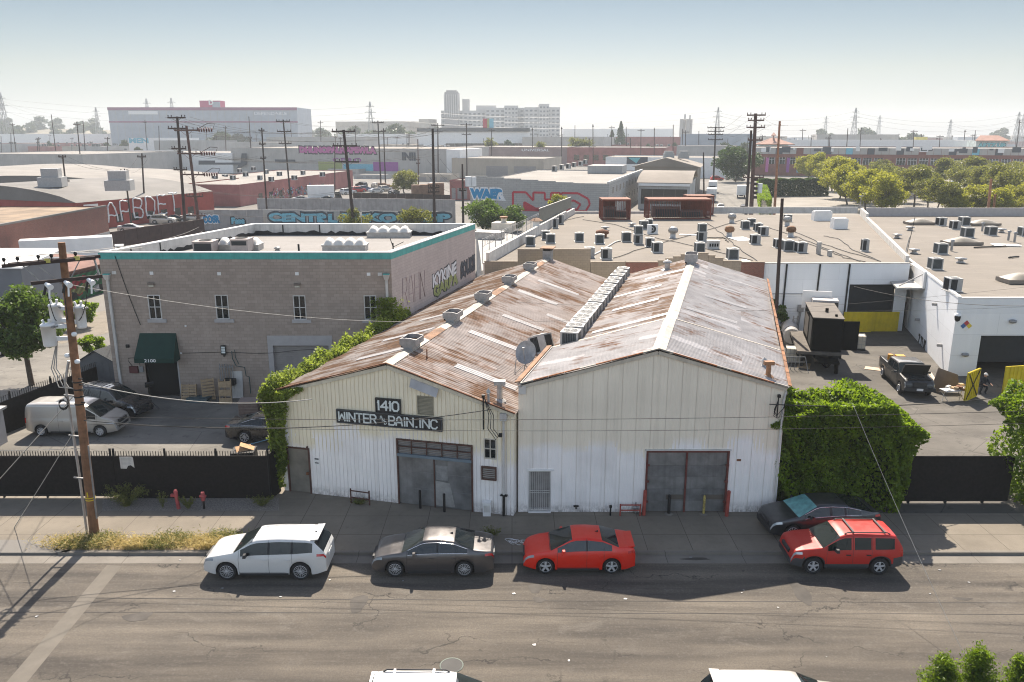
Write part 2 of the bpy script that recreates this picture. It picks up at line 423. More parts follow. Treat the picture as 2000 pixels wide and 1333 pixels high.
 if not simple:
  for s in(1,-1):
   mm=MB();mx=S['cowl']-S.get('mir',.5);y=sy(mx,bm_-.02,s)
   mm.hexa([V((mx+a,y+s*b,bm_+c))for a,b,c in[(-.07,.03,.03),(.07,.03,.03),(.05,.24,.04),(-.07,.24,.04),(-.06,.04,.17),(.05,.04,.16),(.03,.22,.17),(-.06,.22,.18)]])
   mm.bar((mx,y-s*.04,bm_+.02),(mx,y+s*.1,bm_+.07),.05,.04)
   mm.build('mirror',S.get('mirm',pnt),root,local=True)
   for x in S.get('handles',[]):
    hb=MB();y=sy(x,bm_-.13,s);hb.box(x-.09,x+.09,min(y,y+s*.03),max(y,y+s*.03),bm_-.155,bm_-.115)
    hb.build('handle',S.get('hm',pnt),root,local=True)
 if S.get('chrome'):
  wa,wb_=S['win'][0][0],S['win'][-1][1]
  for s in(1,-1):
   ch=MB();n_=[x for x in xs if wa<=x<=wb_]
   for j in(5,6):ch.tube([(x,s*(ring(x)[j][0]+.006),ring(x)[j][1])for x in n_],.014,4)
   ch.build('window_trim',M['chrome'],root,local=True)
 if S.get('sill_dark',not simple):
  for s in(1,-1):
   sl=MB();n_=[x for x in xs if xr+Ra+.03<x<xf-Ra-.03]
   sl.grid([[(x,s*(ring(x)[0][0]+.012),ring(x)[0][1]-.03)for x in n_],[(x,s*(ring(x)[0][0]+.018),ring(x)[0][1]+.07)for x in n_]][::s]);sl.build('sill',M['trim'],root,local=True)
 if S.get('rails'):
  for s in(1,-1):
   a,b=S['rails'];rb=MB()
   yy=lambda x:s*ring(x)[8][0]*.97
   rb.tube([(a,yy(a),topf(a)),(a+.12,yy(a+.12),topf(a+.12)+.06),(b-.12,yy(b-.12),topf(b-.12)+.06),(b,yy(b),topf(b))],.022,6)
   rb.build('roof_rail',S.get('railm',M['trim']),root,local=True)
  for x in S.get('bars',[]):
   rb=MB();w_=ring(x)[8][0]*.97
   rb.bar((x,-w_,topf(x)+.07),(x,w_,topf(x)+.07),.07,.03);rb.build('cross_bar',S.get('barm',M['trim']),root,local=True)
 if S.get('ribs'):
  rb=MB();a,b=S['hdr']-.12,S['bh']+.2
  for yy in(-.36,-.18,0,.18,.36):rb.bar((a,yy,topf(a)+.0),(b,yy,topf(b)+.0),.03,.03)
  rb.build('roof_ribs',pnt,root,local=True)
 if S.get('spoiler'):
  sp=MB();x,z=S['spoiler'];w_=W*.36
  sp.slab([(x-.16,-w_,z+.02),(x+.14,-w_*1.02,z-.01),(x+.14,w_*1.02,z-.01),(x-.16,w_,z+.02)],(0,0,.035));sp.build('spoiler',pnt,root,local=True)
 if S.get('antenna'):
  an=MB();x=S['antenna'];an.slab([(x-.09,-.015,topf(x)),(x+.09,-.015,topf(x)),(x-.07,-.005,topf(x)+.07)],(0,.03,0));an.build('antenna',M['trim'],root,local=True)
 return root
SPEC={}
SPEC['crossover']=dict(wb=2.9,W=1.86,R=.37,of=.95,orr=1.0,sill=.24,top=[(-2.45,.95),(-2.33,1.2),(-2.0,1.58),(-1.7,1.64),(-.6,1.67),(.25,1.62),(.5,1.54),(1.18,1.13),(1.6,1.06),(2.1,.96),(2.32,.84),(2.4,.6)],belt=[(-2.45,1.06),(-1.9,1.13),(-1.2,1.06),(1.0,.98),(2.4,.9)],cowl=1.16,hdr=.42,bh=-2.02,bb=-2.36,win=[(-1.95,-1.2),(-1.1,-.28),(-.18,.88)],seams=[-1.15,-.23,.95],handles=[-.98,-.06],nosez=(.62,.8),pz=.75,rim='multi',rimf=.72,ribs=True,spoiler=(-2.0,1.6),antenna=-1.9,tall_tl=False,tl=.36,mirm=M['trim'])
SPEC['sedan']=dict(wb=2.74,W=1.86,R=.34,of=.95,orr=1.16,sill=.19,top=[(-2.53,.82),(-2.48,1.02),(-1.95,1.1),(-1.72,1.13),(-.95,1.42),(-.35,1.48),(.15,1.46),(.35,1.41),(1.12,1.02),(1.6,.95),(2.1,.82),(2.25,.7),(2.32,.5)],belt=[(-2.53,.98),(-1.6,1.0),(.9,.92),(2.32,.8)],cowl=1.1,hdr=.28,bh=-.98,bb=-1.74,win=[(-1.5,-.35),(-.27,.86)],seams=[-1.05,-.31,.9],handles=[-.95,-.1],nosez=(.5,.66),pz=.6,rim='multi',rimf=.72,tum=.5,antenna=-.8,chrome=True)
SPEC['small_sedan']=dict(wb=2.64,W=1.76,R=.32,of=.88,orr=.95,sill=.19,top=[(-2.27,.8),(-2.22,1.04),(-1.9,1.1),(-1.6,1.13),(-.95,1.39),(-.35,1.46),(.1,1.45),(.32,1.39),(1.15,.98),(1.6,.9),(1.98,.78),(2.12,.66),(2.2,.48)],belt=[(-2.27,.98),(-1.5,.97),(.9,.9),(2.2,.78)],cowl=1.12,hdr=.26,bh=-.92,bb=-1.6,win=[(-1.32,-.36),(-.28,.84)],seams=[-1.0,-.32,.86],handles=[-.9,-.12],nosez=(.46,.6),pz=.6,rim='five',rimf=.72,tum=.46,spoiler=(-2.08,1.07),antenna=-.75)
SPEC['boxy_suv']=dict(wb=2.62,W=1.8,R=.36,of=.88,orr=.92,sill=.3,top=[(-2.23,1.0),(-2.2,1.15),(-1.95,1.6),(-1.7,1.65),(-.4,1.67),(.15,1.64),(.36,1.55),(1.0,1.13),(1.7,1.05),(2.05,.97),(2.14,.8),(2.19,.6)],belt=[(-2.23,1.06),(.9,1.0),(2.19,.94)],cowl=.98,hdr=.3,bh=-1.93,bb=-2.17,win=[(-1.85,-1.08),(-.92,-.27),(-.14,.78)],seams=[-.95,-.21,.82],handles=[-.82,-.02],nosez=(.72,.86),pz=.72,rim='five',rimf=.62,tum=.26,pc=.15,dark_pillars=False,clad=True,rails=(-1.7,.1),bars=[-1.5,-.25],barm=M['clad'],mirm=M['trim'],hm=M['trim'],soft=7,gap=.08,tl=.14,tall_tl=True)
SPEC['fastback']=dict(SPEC['sedan'],wb=2.84,top=[(-2.58,.82),(-2.5,1.0),(-2.2,1.08),(-1.0,1.4),(-.35,1.46),(.2,1.45),(.4,1.39),(1.2,1.0),(1.65,.93),(2.15,.82),(2.3,.7),(2.37,.5)],cowl=1.18,hdr=.33,bh=-1.05,bb=-2.15,win=[(-1.6,-.95),(-.85,-.3),(-.2,.92)],rim='ten')
SPEC['tall_suv']=dict(SPEC['crossover'],wb=2.9,top=[(-2.4,.95),(-2.36,1.2),(-2.1,1.66),(-1.7,1.74),(-.4,1.77),(.2,1.74),(.42,1.66),(1.12,1.2),(1.7,1.12),(2.15,1.02),(2.3,.85),(2.35,.6)],bh=-2.05,bb=-2.33,cowl=1.1,hdr=.36,ribs=False,rails=(-1.8,.15),bars=[-1.45,-.3],rim='five')
SPEC['van']=dict(wb=3.43,W=1.93,R=.34,of=.93,orr=.95,sill=.26,top=[(-2.67,.9),(-2.63,1.7),(-2.5,1.88),(-2.0,1.92),(.3,1.93),(.75,1.86),(1.0,1.76),(1.85,1.2),(2.2,1.08),(2.5,.92),(2.6,.75),(2.64,.5)],belt=[(-2.67,1.08),(.9,1.08),(1.7,1.0),(2.64,.86)],cowl=1.83,hdr=.98,bh=-2.62,bb=-2.64,win=[(.62,1.52)],seams=[-.65,.55,1.6],handles=[-.45,.72],nosez=(.72,.92),pz=.8,rim='steel',rimf=.62,tum=.15,pc=.16,dark_pillars=False,soft=9,hl=.5,tl=.1,tall_tl=True,mir=.75,mirm=M['trim'])
PAINT={k:paint('paint_'+k,*v)for k,v in dict(white=((.56,.56,.55),),grey=((.075,.07,.072),.3,.5),red=((.62,.016,.004),.34,0,.15),maroon=((.42,.015,.01),.38,0,.15),silver=((.4,.38,.35),.35,.5),black=((.012,.012,.014),.2),steel=((.035,.038,.043),.35,.5),dark=((.035,.035,.037),.5),blue=((.03,.06,.16),.3),tan=((.35,.3,.24),.4)).items()}
def place_car(root,pf,pr,z,S,near=1):
 """stand the car with its near front/rear wheels at picture points on height z"""
 a,b=gz(*pf,z),gz(*pr,z);d=(a-b).normalized()
 left=V((-d.y,d.x,0));c=(a+b)/2-left*(S['W']/2-.125)*near
 root.location=(c.x,c.y,z);root.rotation_euler=(0,0,math.atan2(d.y,d.x))
def recolour(root,p,name='body'):
 for k in KIDS.get(root.name,[]):
  if k.name.split('.')[0]==name:
   k.material_slots[0].link='OBJECT';k.material_slots[0].material=p
def road_mat():
 t=NT('road_asphalt');o=t.co()
 s=t.noise(t.mapping(o,(.09,1.1,1)),1.0,6,.62)
 c=t.mix(t.ramp(s,.34,.66),(.06,.051,.042),(.192,.164,.13))
 b=t.noise(o,.22,5,.6);c=t.mix(t.ramp(b,.4,.72,0,.55),c,(.052,.047,.042))
 k=t.noise(t.mapping(o,(.35,.7,1)),1.6,5,.7,.6);c=t.mix(t.ramp(k,.56,.72,0,.5),c,(.19,.17,.145))
 g=t.noise(o,17,3,.7);c=t.mix(t.ramp(g,.3,.7,0,.55),c,(.045,.042,.039))
 g2=t.noise(o,9,3,.7);c=t.mix(t.ramp(g2,.52,.75,0,.28),c,(.2,.185,.165))
 w=t.noise(o,.9,4,.6)
 vv=t.n('ShaderNodeVectorMath',{0:t.mapping(o,(.16,.34,1)),1:t.n('ShaderNodeCombineXYZ',{0:t.math('MULTIPLY',w,.5),1:t.math('MULTIPLY',t.noise(o,1.3,4),.5)}).outputs[0]},operation='ADD').outputs[0]
 vo=t.n('ShaderNodeTexVoronoi',{'Vector':vv,'Scale':1.0},feature='DISTANCE_TO_EDGE').outputs[0]
 cr=t.ramp(vo,.0,.011,1,0);cr=t.math('MULTIPLY',cr,t.ramp(t.noise(o,.3,2),.46,.58))
 c=t.mix(t.math('MULTIPLY',cr,.92),c,(.02,.019,.018))
 sp=t.noise(o,2.3,2);c=t.mix(t.ramp(sp,.74,.78,0,.5),c,(.025,.024,.023))
 ln=t.n('ShaderNodeSeparateXYZ',{0:o}).outputs[1];ln=t.math('ADD',ln,t.math('MULTIPLY',t.noise(t.mapping(o,(.12,.5,1)),1.0,4,.6),3.0))
 c=t.mix(t.ramp(ln,27.3,24.6,0,.5),c,t.mix(.5,c,(.03,.025,.02)))
 t.bump(g,.25,.01)
 return t.fin(c,.9,0,.3)
def concrete(name,col,w,h,rot=0.0,joint=.015,var=.18):
 t=NT(name);o=t.co();m_=t.mapping(o,(1,1,1),(0,0,rot))
 b=t.n('ShaderNodeTexBrick',{'Vector':m_,'Color1':sc(col,.94),'Color2':sc(col,1.06),'Mortar':sc(col,.35),'Scale':1.0,'Mortar Size':joint,'Mortar Smooth':.2,'Brick Width':w,'Row Height':h},offset=0.0)
 c=b.outputs[0];f=t.noise(o,.5,6,.65);c=t.mix(t.ramp(f,.36,.66,0,.55),c,sc(col,1-var*2.4))
 g=t.noise(o,4,5,.7);c=t.mix(t.ramp(g,.55,.75,0,.35),c,sc(col,.55))
 k=t.noise(o,40,2);c=t.mix(t.ramp(k,.4,.75,0,.2),c,sc(col,.6))
 t.bump(k,.15,.01)
 return t.fin(c,.9,0,.3)
def yard_mat(name,col,seam=True):
 t=NT(name);o=t.co()
 f=t.noise(t.mapping(o,(.5,1,1)),.35,6,.65,.4);c=t.mix(t.ramp(f,.33,.68),sc(col,.62),sc(col,1.25))
 s=t.noise(o,1.2,5,.7);c=t.mix(t.ramp(s,.57,.7,0,.8),c,sc(col,.28))
 l=t.noise(o,.8,5,.7);c=t.mix(t.ramp(l,.62,.72,0,.5),c,sc(col,1.9))
 k=t.noise(o,45,2);c=t.mix(t.ramp(k,.35,.7,0,.3),c,sc(col,.55))
 vo=t.n('ShaderNodeTexVoronoi',{'Vector':t.mapping(o,(.22,.3,1),(0,0,.4)),'Scale':1.0},feature='DISTANCE_TO_EDGE').outputs[0]
 c=t.mix(t.ramp(vo,0,.008,.6,0),c,sc(col,.25))
 return t.fin(c,.9,0,.3)
def facade_mat(name,cream,white,zc,jag=.8,uoff=0.0):
 t=NT(name);uv=t.co('UV');o=t.co()
 sx=t.n('ShaderNodeSeparateXYZ',{0:uv})
 wob=t.math('MULTIPLY',t.noise(uv,1.3,3,.6),.8)
 uu=t.math('ADD',t.math('MULTIPLY',sx.outputs[0],.8),t.math('ADD',wob,uoff))
 blk=t.n('ShaderNodeTexWhiteNoise',{'W':t.math('FLOOR',uu)},noise_dimensions='1D').outputs[0]
 fine=t.noise(uv,2.2,4,.65)
 lim=t.math('ADD',zc-jag*.5-.15,t.math('ADD',t.math('MULTIPLY',blk,jag),t.math('MULTIPLY',fine,.5)))
 k=t.ramp(t.math('SUBTRACT',sx.outputs[1],lim),-.22,.22)
 dirt=t.noise(t.mapping(o,(3,3,.16)),1.0,5,.65)
 w2=t.mix(t.ramp(t.noise(uv,.6,3),.4,.65),white,sc(white,.9))
 c=t.mix(k,w2,t.mix(t.ramp(t.noise(o,.5,4),.35,.7),cream,sc(cream,.88)))
 c=t.mix(t.ramp(dirt,.5,.8,0,.3),c,(.3,.25,.19))
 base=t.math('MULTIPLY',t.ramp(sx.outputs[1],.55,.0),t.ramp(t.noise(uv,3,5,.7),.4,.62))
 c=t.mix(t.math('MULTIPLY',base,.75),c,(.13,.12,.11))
 return t.fin(c,.55,0,.35)
def roof_metal(name,rust,light=(.56,.53,.51),lo=.46,hi=.62):
 """galvanised sheets: weathered zinc with rust that runs in streaks down the slope, sheet by sheet"""
 t=NT(name);o=t.co();m_=t.mapping(o,(1,1,1),(0,0,YAW))
 big=t.noise(t.mapping(m_,(.42,.3,1)),1.0,4,.6)
 st=t.noise(t.mapping(m_,(.28,2.6,1)),1.0,5,.6)
 fine=t.noise(t.mapping(m_,(1.2,9,1)),1.0,3,.6)
 sh=t.n('ShaderNodeTexWhiteNoise',{'Vector':t.n('ShaderNodeVectorMath',{0:t.mapping(m_,(.42,1.5,0))},operation='FLOOR').outputs[0]},noise_dimensions='2D').outputs[0]
 f=t.math('ADD',t.math('ADD',t.math('MULTIPLY',big,.42),t.math('MULTIPLY',st,.42)),t.math('ADD',t.math('MULTIPLY',fine,.16),t.math('MULTIPLY',t.math('SUBTRACT',sh,.5),.09)))
 k=t.ramp(f,lo,hi)
 rc=t.mix(t.ramp(t.noise(m_,2.4,4,.6),.35,.65),rust,sc(rust,.55))
 zc=t.mix(t.ramp(t.noise(m_,1.1,5,.6),.35,.7),light,sc(light,.72))
 zc=t.mix(t.ramp(sh,.82,.9),zc,sc(light,1.25))
 c=t.mix(k,zc,rc)
 t.fin(c,t.ramp(k,0,1,.72,.9),0,.12)
 return t.mat
M['road']=road_mat()
M['pave']=concrete('pavement_concrete',(.205,.178,.142),1.9,1.75)
M['gutter']=concrete('gutter_concrete',(.2,.182,.158),3.2,5)
M['yardL']=yard_mat('yard_asphalt',(.18,.168,.148))
M['yardR']=yard_mat('work_yard_asphalt',(.118,.108,.094))
M['ground']=plain('city_ground',(.15,.14,.127),.95,0,.3,.03)
M['dirt']=plain('dry_dirt',(.24,.185,.11),.95,0,.3,3,bump=.4,bs=25)
M['block']=brick('concrete_block',(.35,.285,.24),(.27,.22,.185),.41,.205,.014,.1,stain=.28)
M['blockpink']=brick('painted_block',(.47,.4,.365),(.38,.325,.3),.41,.205,.012,.05,stain=.3)
M['teal']=plain('teal_paint',(.07,.33,.3),.6,0,.15,2,streak=.3)
M['white']=plain('white_paint',(.72,.71,.69),.6,0,.06,1)
M['offwhite']=plain('weathered_white',(.52,.5,.47),.7,0,.15,1.5,streak=.35)
M['zinc']=plain('grey_galvanised',(.27,.27,.27),.5,.35,.2,4)
M['zincl']=plain('pale_galvanised',(.37,.36,.345),.45,.3,.2,3)
M['greyrib']=plain('grey_shutter',(.27,.25,.24),.6,0,.1,2)
M['greytrim']=plain('grey_trim',(.37,.35,.345),.6,0,.08,2)
M['black']=plain('black_steel',(.016,.016,.016),.6,.2,.2,3)
M['cable']=plain('cable_black',(.02,.02,.02),.7)
M['cable_grey']=plain('cable_grey',(.3,.29,.27),.6)
M['screen']=plain('fence_screen',(.02,.0175,.0165),.95,0,.25,6,spec=.1)
M['rust']=plain('rusty_steel',(.17,.07,.035),.85,.1,.4,3)
M['redprim']=plain('red_primer',(.3,.06,.045),.8,0,.3,4)
M['brownst']=plain('brown_frame',(.085,.04,.03),.8,0,.35,4)
M['galv_door']=plain('dull_zinc_door',(.215,.215,.215),.45,.45,.35,1.1,streak=.4)
M['wood']=plain('pallet_wood',(.36,.26,.16),.85,0,.25,5)
M['poleold']=plain('brown_pole_wood',(.2,.1,.052),.85,0,.4,3,streak=.55,bump=.4,bs=30)
M['poledark']=plain('dark_pole_wood',(.045,.03,.026),.9,0,.3,2)
M['poleredd']=plain('reddish_pole_wood',(.1,.055,.045),.9,0,.3,2)
M['poletan']=plain('tan_pole_wood',(.3,.15,.09),.9,0,.3,2)
M['porcelain']=plain('white_porcelain',(.75,.76,.76),.25,0,.05)
M['transf']=plain('transformer_grey',(.64,.65,.65),.4,0,.06,2)
M['pane']=NT('dark_window').fin((.012,.016,.018),.06,0,.6)
M['awning']=plain('green_canvas',(.003,.03,.022),.8,0,.12,3)
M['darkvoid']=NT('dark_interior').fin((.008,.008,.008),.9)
M['greyshed']=plain('shed_grey',(.085,.09,.098),.75,0,.1,2)
M['shedroof']=plain('shed_shingle',(.04,.045,.05),.9,0,.3,8)
M['tarblack']=plain('tar',(.02,.02,.021),.7,0,.3,3)
M['roofcap']=plain('roof_membrane',(.44,.42,.405),.85,0,.13,.5)
M['roofgrey']=None
M['signblack']=plain('sign_black',(.018,.019,.021),.5,0,.4,4)
M['letter']=plain('sign_letter',(.62,.66,.64),.5,0,.12,5)
M['acgrey']=plain('unit_casing',(.33,.33,.325),.5,.1,.12,4)
M['acfin']=plain('unit_louvre',(.1,.115,.12),.55,.1,.15,5)
M['acdark']=NT('unit_inside').fin((.03,.032,.034),.8)
M['cardb']=plain('cardboard',(.42,.26,.14),.9,0,.15,4)
M['yellow']=plain('yellow_paint',(.6,.46,.01),.55,0,.12,2,streak=.25)
M['blue']=plain('blue_tarp',(.03,.17,.3),.5)
M['hyd']=plain('pink_red_paint',(.32,.06,.065),.6,0,.2,5)
M['weed']=leafmat('weed_leaf',(.07,.1,.02),(.2,.2,.06),.35)
M['dryg']=leafmat('dry_grass',(.34,.26,.09),(.52,.42,.18),.35)
M['ivy']=leafmat('ivy_leaf',(.06,.1,.012),(.27,.33,.05),.5)
M['ficus']=leafmat('hedge_leaf',(.03,.068,.006),(.2,.29,.016),.5)
M['ficusb']=leafmat('street_tree_leaf',(.025,.06,.01),(.11,.17,.025),.4)
M['bark']=plain('bark',(.08,.06,.045),.95,0,.3,6)
g=MB();X=9000
pr=[(-3000,-.14),(29.98,-.14),(29.981,-.02),(16000,-.02)]
for(y0,z0),(y1,z1)in zip(pr[:-1],pr[1:]):g.add([(-X,y0,z0),(X,y0,z0),(X,y1,z1),(-X,y1,z1)],[(0,1,2,3)])
kind(g.build('ground',M['ground']))
def sheet(name,pts,z,m):
 s=MB();s.add([(p[0],p[1],z)for p in pts],[tuple(range(len(pts)))]);o=s.build(name,m)
 if o.data.polygons[0].normal.z<0:
  o.data.flip_normals()
 return kind(o)
sheet('road',[(-300,-60),(300,-60),(300,29.3),(-300,29.3)],-.124,M['road'])
sheet('gutter',[(-300,29.29),(300,29.29),(300,29.97),(-300,29.97)],-.12,M['gutter'])
ax=gz(118,1075).x
k=MB();k.box(ax+.1,300,29.96,30.12,-.13,.0)
k.lathe([(.45,-.13),(.45,.0),(.3,.0)],(ax+.1,30.41,0),20)
kind(k.build('kerb',M['gutter']))
p=MB();p.add([(ax-14,31.3,0),(ax-.3,31.3,0),(ax-.3,29.97,-.116),(ax-14,29.97,-.116)],[(3,2,1,0)])
kind(p.build('driveway_apron',M['pave']))
s=MB()
for x0,x1,y0 in((-300,ax-14,30),(ax-14,ax-.3,31.3),(ax-.3,300,30.12)):
 s.add([(x0,y0,0),(x1,y0,0),(x1,36.6,0),(x0,36.6,0)],[(0,1,2,3)])
kind(s.build('pavement',M['pave']))
sheet('left_yard',[(-44,36.6),(-4,36.6),(-4,52),(-44,52)],-.008,M['yardL'])
sheet('work_yard',[(12,33.5),(60,33.5),(66,72),(20,72)],.004,M['yardR'])
sheet('side_street',[gz(-500,800),gz(140,742),gz(215,640),gz(215,610),gz(-900,690)],-.012,M['yardL'])
sheet('side_pavement',[gz(120,672),gz(230,646),gz(235,600),gz(60,640)],-.004,M['pave'])
vx0,vx1=gz(135,1060).x,gz(455,1060).x
sheet('dirt_verge',[(vx0,30.16),(vx1,30.16),(vx1-.3,31.1),(vx0+.3,31.1)],.008,M['dirt'])
sheet('gravel_strip',[gz(200,998),gz(545,998),gz(545,973),gz(200,975)],.006,plain('gravel',(.19,.17,.15),.95,0,.5,14,bump=.8,bs=60))
M['patch']=plain('patch_asphalt',(.122,.108,.09),.9,0,.14,1.5,bump=.3,bs=50)
q=[gz(209,1104,-.12),gz(238,1106,-.12),gz(55,1330,-.12),gz(15,1330,-.12)]
q[2]=q[1]+(q[2]-q[1])*1.4;q[3]=q[0]+(q[3]-q[0])*1.4
sheet('road_patch',q,-.119,M['patch'])
M['seam']=plain('tar_seam',(.035,.032,.03),.8,0,.4,2)
for y0,y1 in((1165,1178),(1193,1200)):
 a,b=gz(0,y0+3,-.12),gz(2000,y1,-.12);a=a+(a-b);b=b+(b-a)*.5
 n=40;up=[];dn=[]
 for i in range(n+1):
  c=a.lerp(b,i/n);w=.008+.014*rnd.random();j=rnd.uniform(-.02,.02)
  up.append((c.x,c.y+j+w,-.1195));dn.append((c.x,c.y+j-w,-.1195))
 mb=MB();mb.grid([dn,up],0,False);kind(mb.build('road_seam',M['seam']))
mc=gz(882,1300,-.12)
mh=MB();mh.lathe([(.0,.0),(.36,.0)],(mc.x,mc.y,-.116),28);mh.lathe([(.36,.004),(.4,.004),(.4,-.01)],(mc.x,mc.y,-.116),28,1)
o=mh.build('manhole_cover',[plain('cast_iron',(.06,.058,.055),.8),plain('faint_ring',(.13,.15,.13),.8)]);tag(o,'round manhole cover in the road beside the white estate at the bottom edge','manhole')
sq=MB();rr=random.Random(3);c0=gz(1010,1058)
for kx in range(7):
 cx,cy=c0.x+rr.uniform(-.35,.35),c0.y+rr.uniform(-.2,.2);pts=[(cx+.16*math.cos(a)*(1+.3*math.sin(a*3)),cy+.13*math.sin(a),.006)for a in np.linspace(0,5,14)]
 sq.tube(pts,.012,4)
kind(sq.build('pavement_paint_mark',M['white']))
def corr(mb,e,r,L,pitch=.2,amp=.03,s0=0.0,m=0,lift=0.0,rows=7,wob=.012,seed=0):
 """corrugated sheet between eave point e and ridge point r at the front, running L metres back along D"""
 n=int(L/pitch*6);ev=V(e);rv=V(r);nm=(rv-ev).cross(D).normalized()
 if nm.z<0:nm=-nm
 P=[]
 for j in range(rows+1):
  t=j/rows;row=[]
  for i in range(n+1):
   s=s0+L*i/n;a=s/pitch*2*math.pi
   w=wob*(math.sin(s*.9+t*5+seed)+math.sin(s*2.3+seed*2+t*2))
   row.append(ev.lerp(rv,t)+D*s+nm*(amp*math.sin(a)+w*(1-abs(2*t-1))+lift))
  P.append(row)
 mb.grid(P,m,True)
def groove_cols(L,pitch,depth,w=.02):
 us=[0.0];nmap=[]
 x=pitch
 while x<L-.03:
  us+=[x-w,x,x+w];x+=pitch
 us.append(L)
 def d(u):
  k=round(u/pitch)*pitch
  return-depth if abs(u-k)<w*.4 and .05<u<L-.05 else 0.0
 return us,d
A2=gz(556,958);B2=gz(1003,1008)
WL=Wall((A2.x,A2.y),(B2.x,B2.y))
uR,zR=WL.uz(757,714);uE,zE=WL.uz(560,766);uF,zF=WL.uz(985,806)
zF=zF+0.0;LW=33.0
print('left shed',WL.L,(uE,zE),(uR,zR),(uF,zF))
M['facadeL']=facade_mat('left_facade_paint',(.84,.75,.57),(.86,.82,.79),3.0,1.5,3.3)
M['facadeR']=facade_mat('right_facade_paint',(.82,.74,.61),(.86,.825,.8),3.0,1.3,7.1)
M['roofA']=roof_metal('rusty_corrugated',(.225,.13,.08),(.39,.335,.305),.475,.59)
M['roofB']=roof_metal('brown_corrugated',(.16,.095,.06),(.31,.275,.255),.43,.53)
M['roofC']=roof_metal('pale_corrugated',(.2,.1,.055),(.4,.38,.375),.52,.63)
M['roofD']=roof_metal('streaked_corrugated',(.22,.135,.085),(.4,.365,.35),.46,.57)
M['ridge']=plain('ridge_capping',(.33,.295,.25),.6,.1,.22,.9,streak=.3)
M['rustcap']=plain('rusty_capping',(.22,.115,.06),.8,0,.5,1.2)
M['paleglass']=plain('fibreglass_sheet',(.42,.4,.39),.45,0,.12,2)
ws=thing('warehouse','low cream and white shed with rusty corrugated roof and black painted name sign','warehouse',(A2.x,A2.y,0))
def zt_left(u):
 if u<uR:return zE+(zR-zE)*(u-max(uE,0))/(uR-max(uE,0))if uE>0 else zE+(zR-zE)*(u-0)/uR
 return zR+(zF-zR)*(u-uR)/(WL.L-uR)
dr1=WL.rect(563,874,607,960);dr1=(dr1[0],dr1[1],0,dr1[3])
dr2=WL.rect(777,863,924,997);dr2=(dr2[0],dr2[1],0,dr2[3])
wi=WL.rect(946,858,969,896);ve=WL.rect(815,774,847,811)
us,dd=groove_cols(WL.L,.2,.03)
mb=MB();wall_sheet(mb,WL,us,zt_left,[dr1,dr2,wi,ve],dd)
back=(A2+D*LW,B2+D*LW)
for a,za in((A2,zE),(B2,zF)):
 b=a+D*LW;mb.add([a,b,b+V((0,0,za)),a+V((0,0,za))],[(0,1,2,3)])
rbk=WL.pt(uR,0)+D*LW
mb.add([back[0],back[1],back[1]+V((0,0,zF)),rbk+V((0,0,zR)),back[0]+V((0,0,zE))],[(0,1,2,3,4)])
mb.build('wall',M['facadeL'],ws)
ridge=WL.pt(uR,zR+.1,.18);eavL=WL.pt(-.25,zE+.0,.18);eavR=WL.pt(WL.L+.12,zF-.0,.18)
r1=MB();corr(r1,eavL,ridge,LW+.2,seed=1);rf=r1.build('roof',M['roofB'],ws)
r2=MB();corr(r2,eavR,ridge,LW+.2,seed=4);rf2=r2.build('roof',M['roofA'],ws)
r3=MB()
for k in range(14):
 a,b=k*(LW+.2)/14,(k+1)*(LW+.2)/14-.01
 for sgn,tgt in((1,eavR),(-1,eavL)):
  dn=(tgt-ridge).normalized()*.3
  r3.slab([ridge+D*a+V((0,0,.05)),ridge+D*b+V((0,0,.05)),ridge+D*b+dn+V((0,0,.04)),ridge+D*a+dn+V((0,0,.04))],(0,0,.012),1 if k%5==2 else 0)
r3.build('ridge_cap',[M['ridge'],M['rustcap']],ws)
def patchsheet(parent,ev,rv,t0,t1,s0,w,m,lift=.03,name='skylight_panel'):
 e=ev.lerp(rv,t0);r=ev.lerp(rv,t1);x=MB();corr(x,e,r,w,s0=s0,lift=lift,rows=2,wob=0);return x.build(name,m,parent)
for t0,t1,s0,w in((.12,.62,2.6,.6),(.35,.8,8.0,.6),(.3,.72,13.0,.55),(.4,.85,19.5,.6),(.05,.4,16.4,.5),(.3,.8,24.2,.5)):
 patchsheet(ws,eavR,ridge,t0,t1,s0,w,M['paleglass'])
for t0,t1,s0,w in((.5,.95,3.0,.5),(.4,.9,7.4,.5),(.45,.9,12.2,.6),(.4,.9,18.6,.5)):
 patchsheet(ws,eavL,ridge,t0,t1,s0,w,M['paleglass'])
tr=MB()
for a,b in((eavL,ridge),(ridge,eavR)):
 a=a+V((0,0,.06));b=b+V((0,0,.06));n=9
 for k in range(n):
  p_,q_=a.lerp(b,k/n),a.lerp(b,(k+.985)/n)
  tr.bar(p_,q_,.07,.05,0 if k%3 else 1)
tr.build('barge_capping',[M['rust'],M['rustcap']],ws)
tr=MB()
for a,b in((V(WL.pt(0,zE-.06,.06)),V(WL.pt(uR,zR-.05,.06))),(V(WL.pt(uR,zR-.05,.06)),V(WL.pt(WL.L,zF-.06,.06)))):tr.bar(a,b,.08,.17)
tr.build('barge_board',plain('cream_board',(.6,.54,.42),.7,0,.12,2,streak=.3),ws)
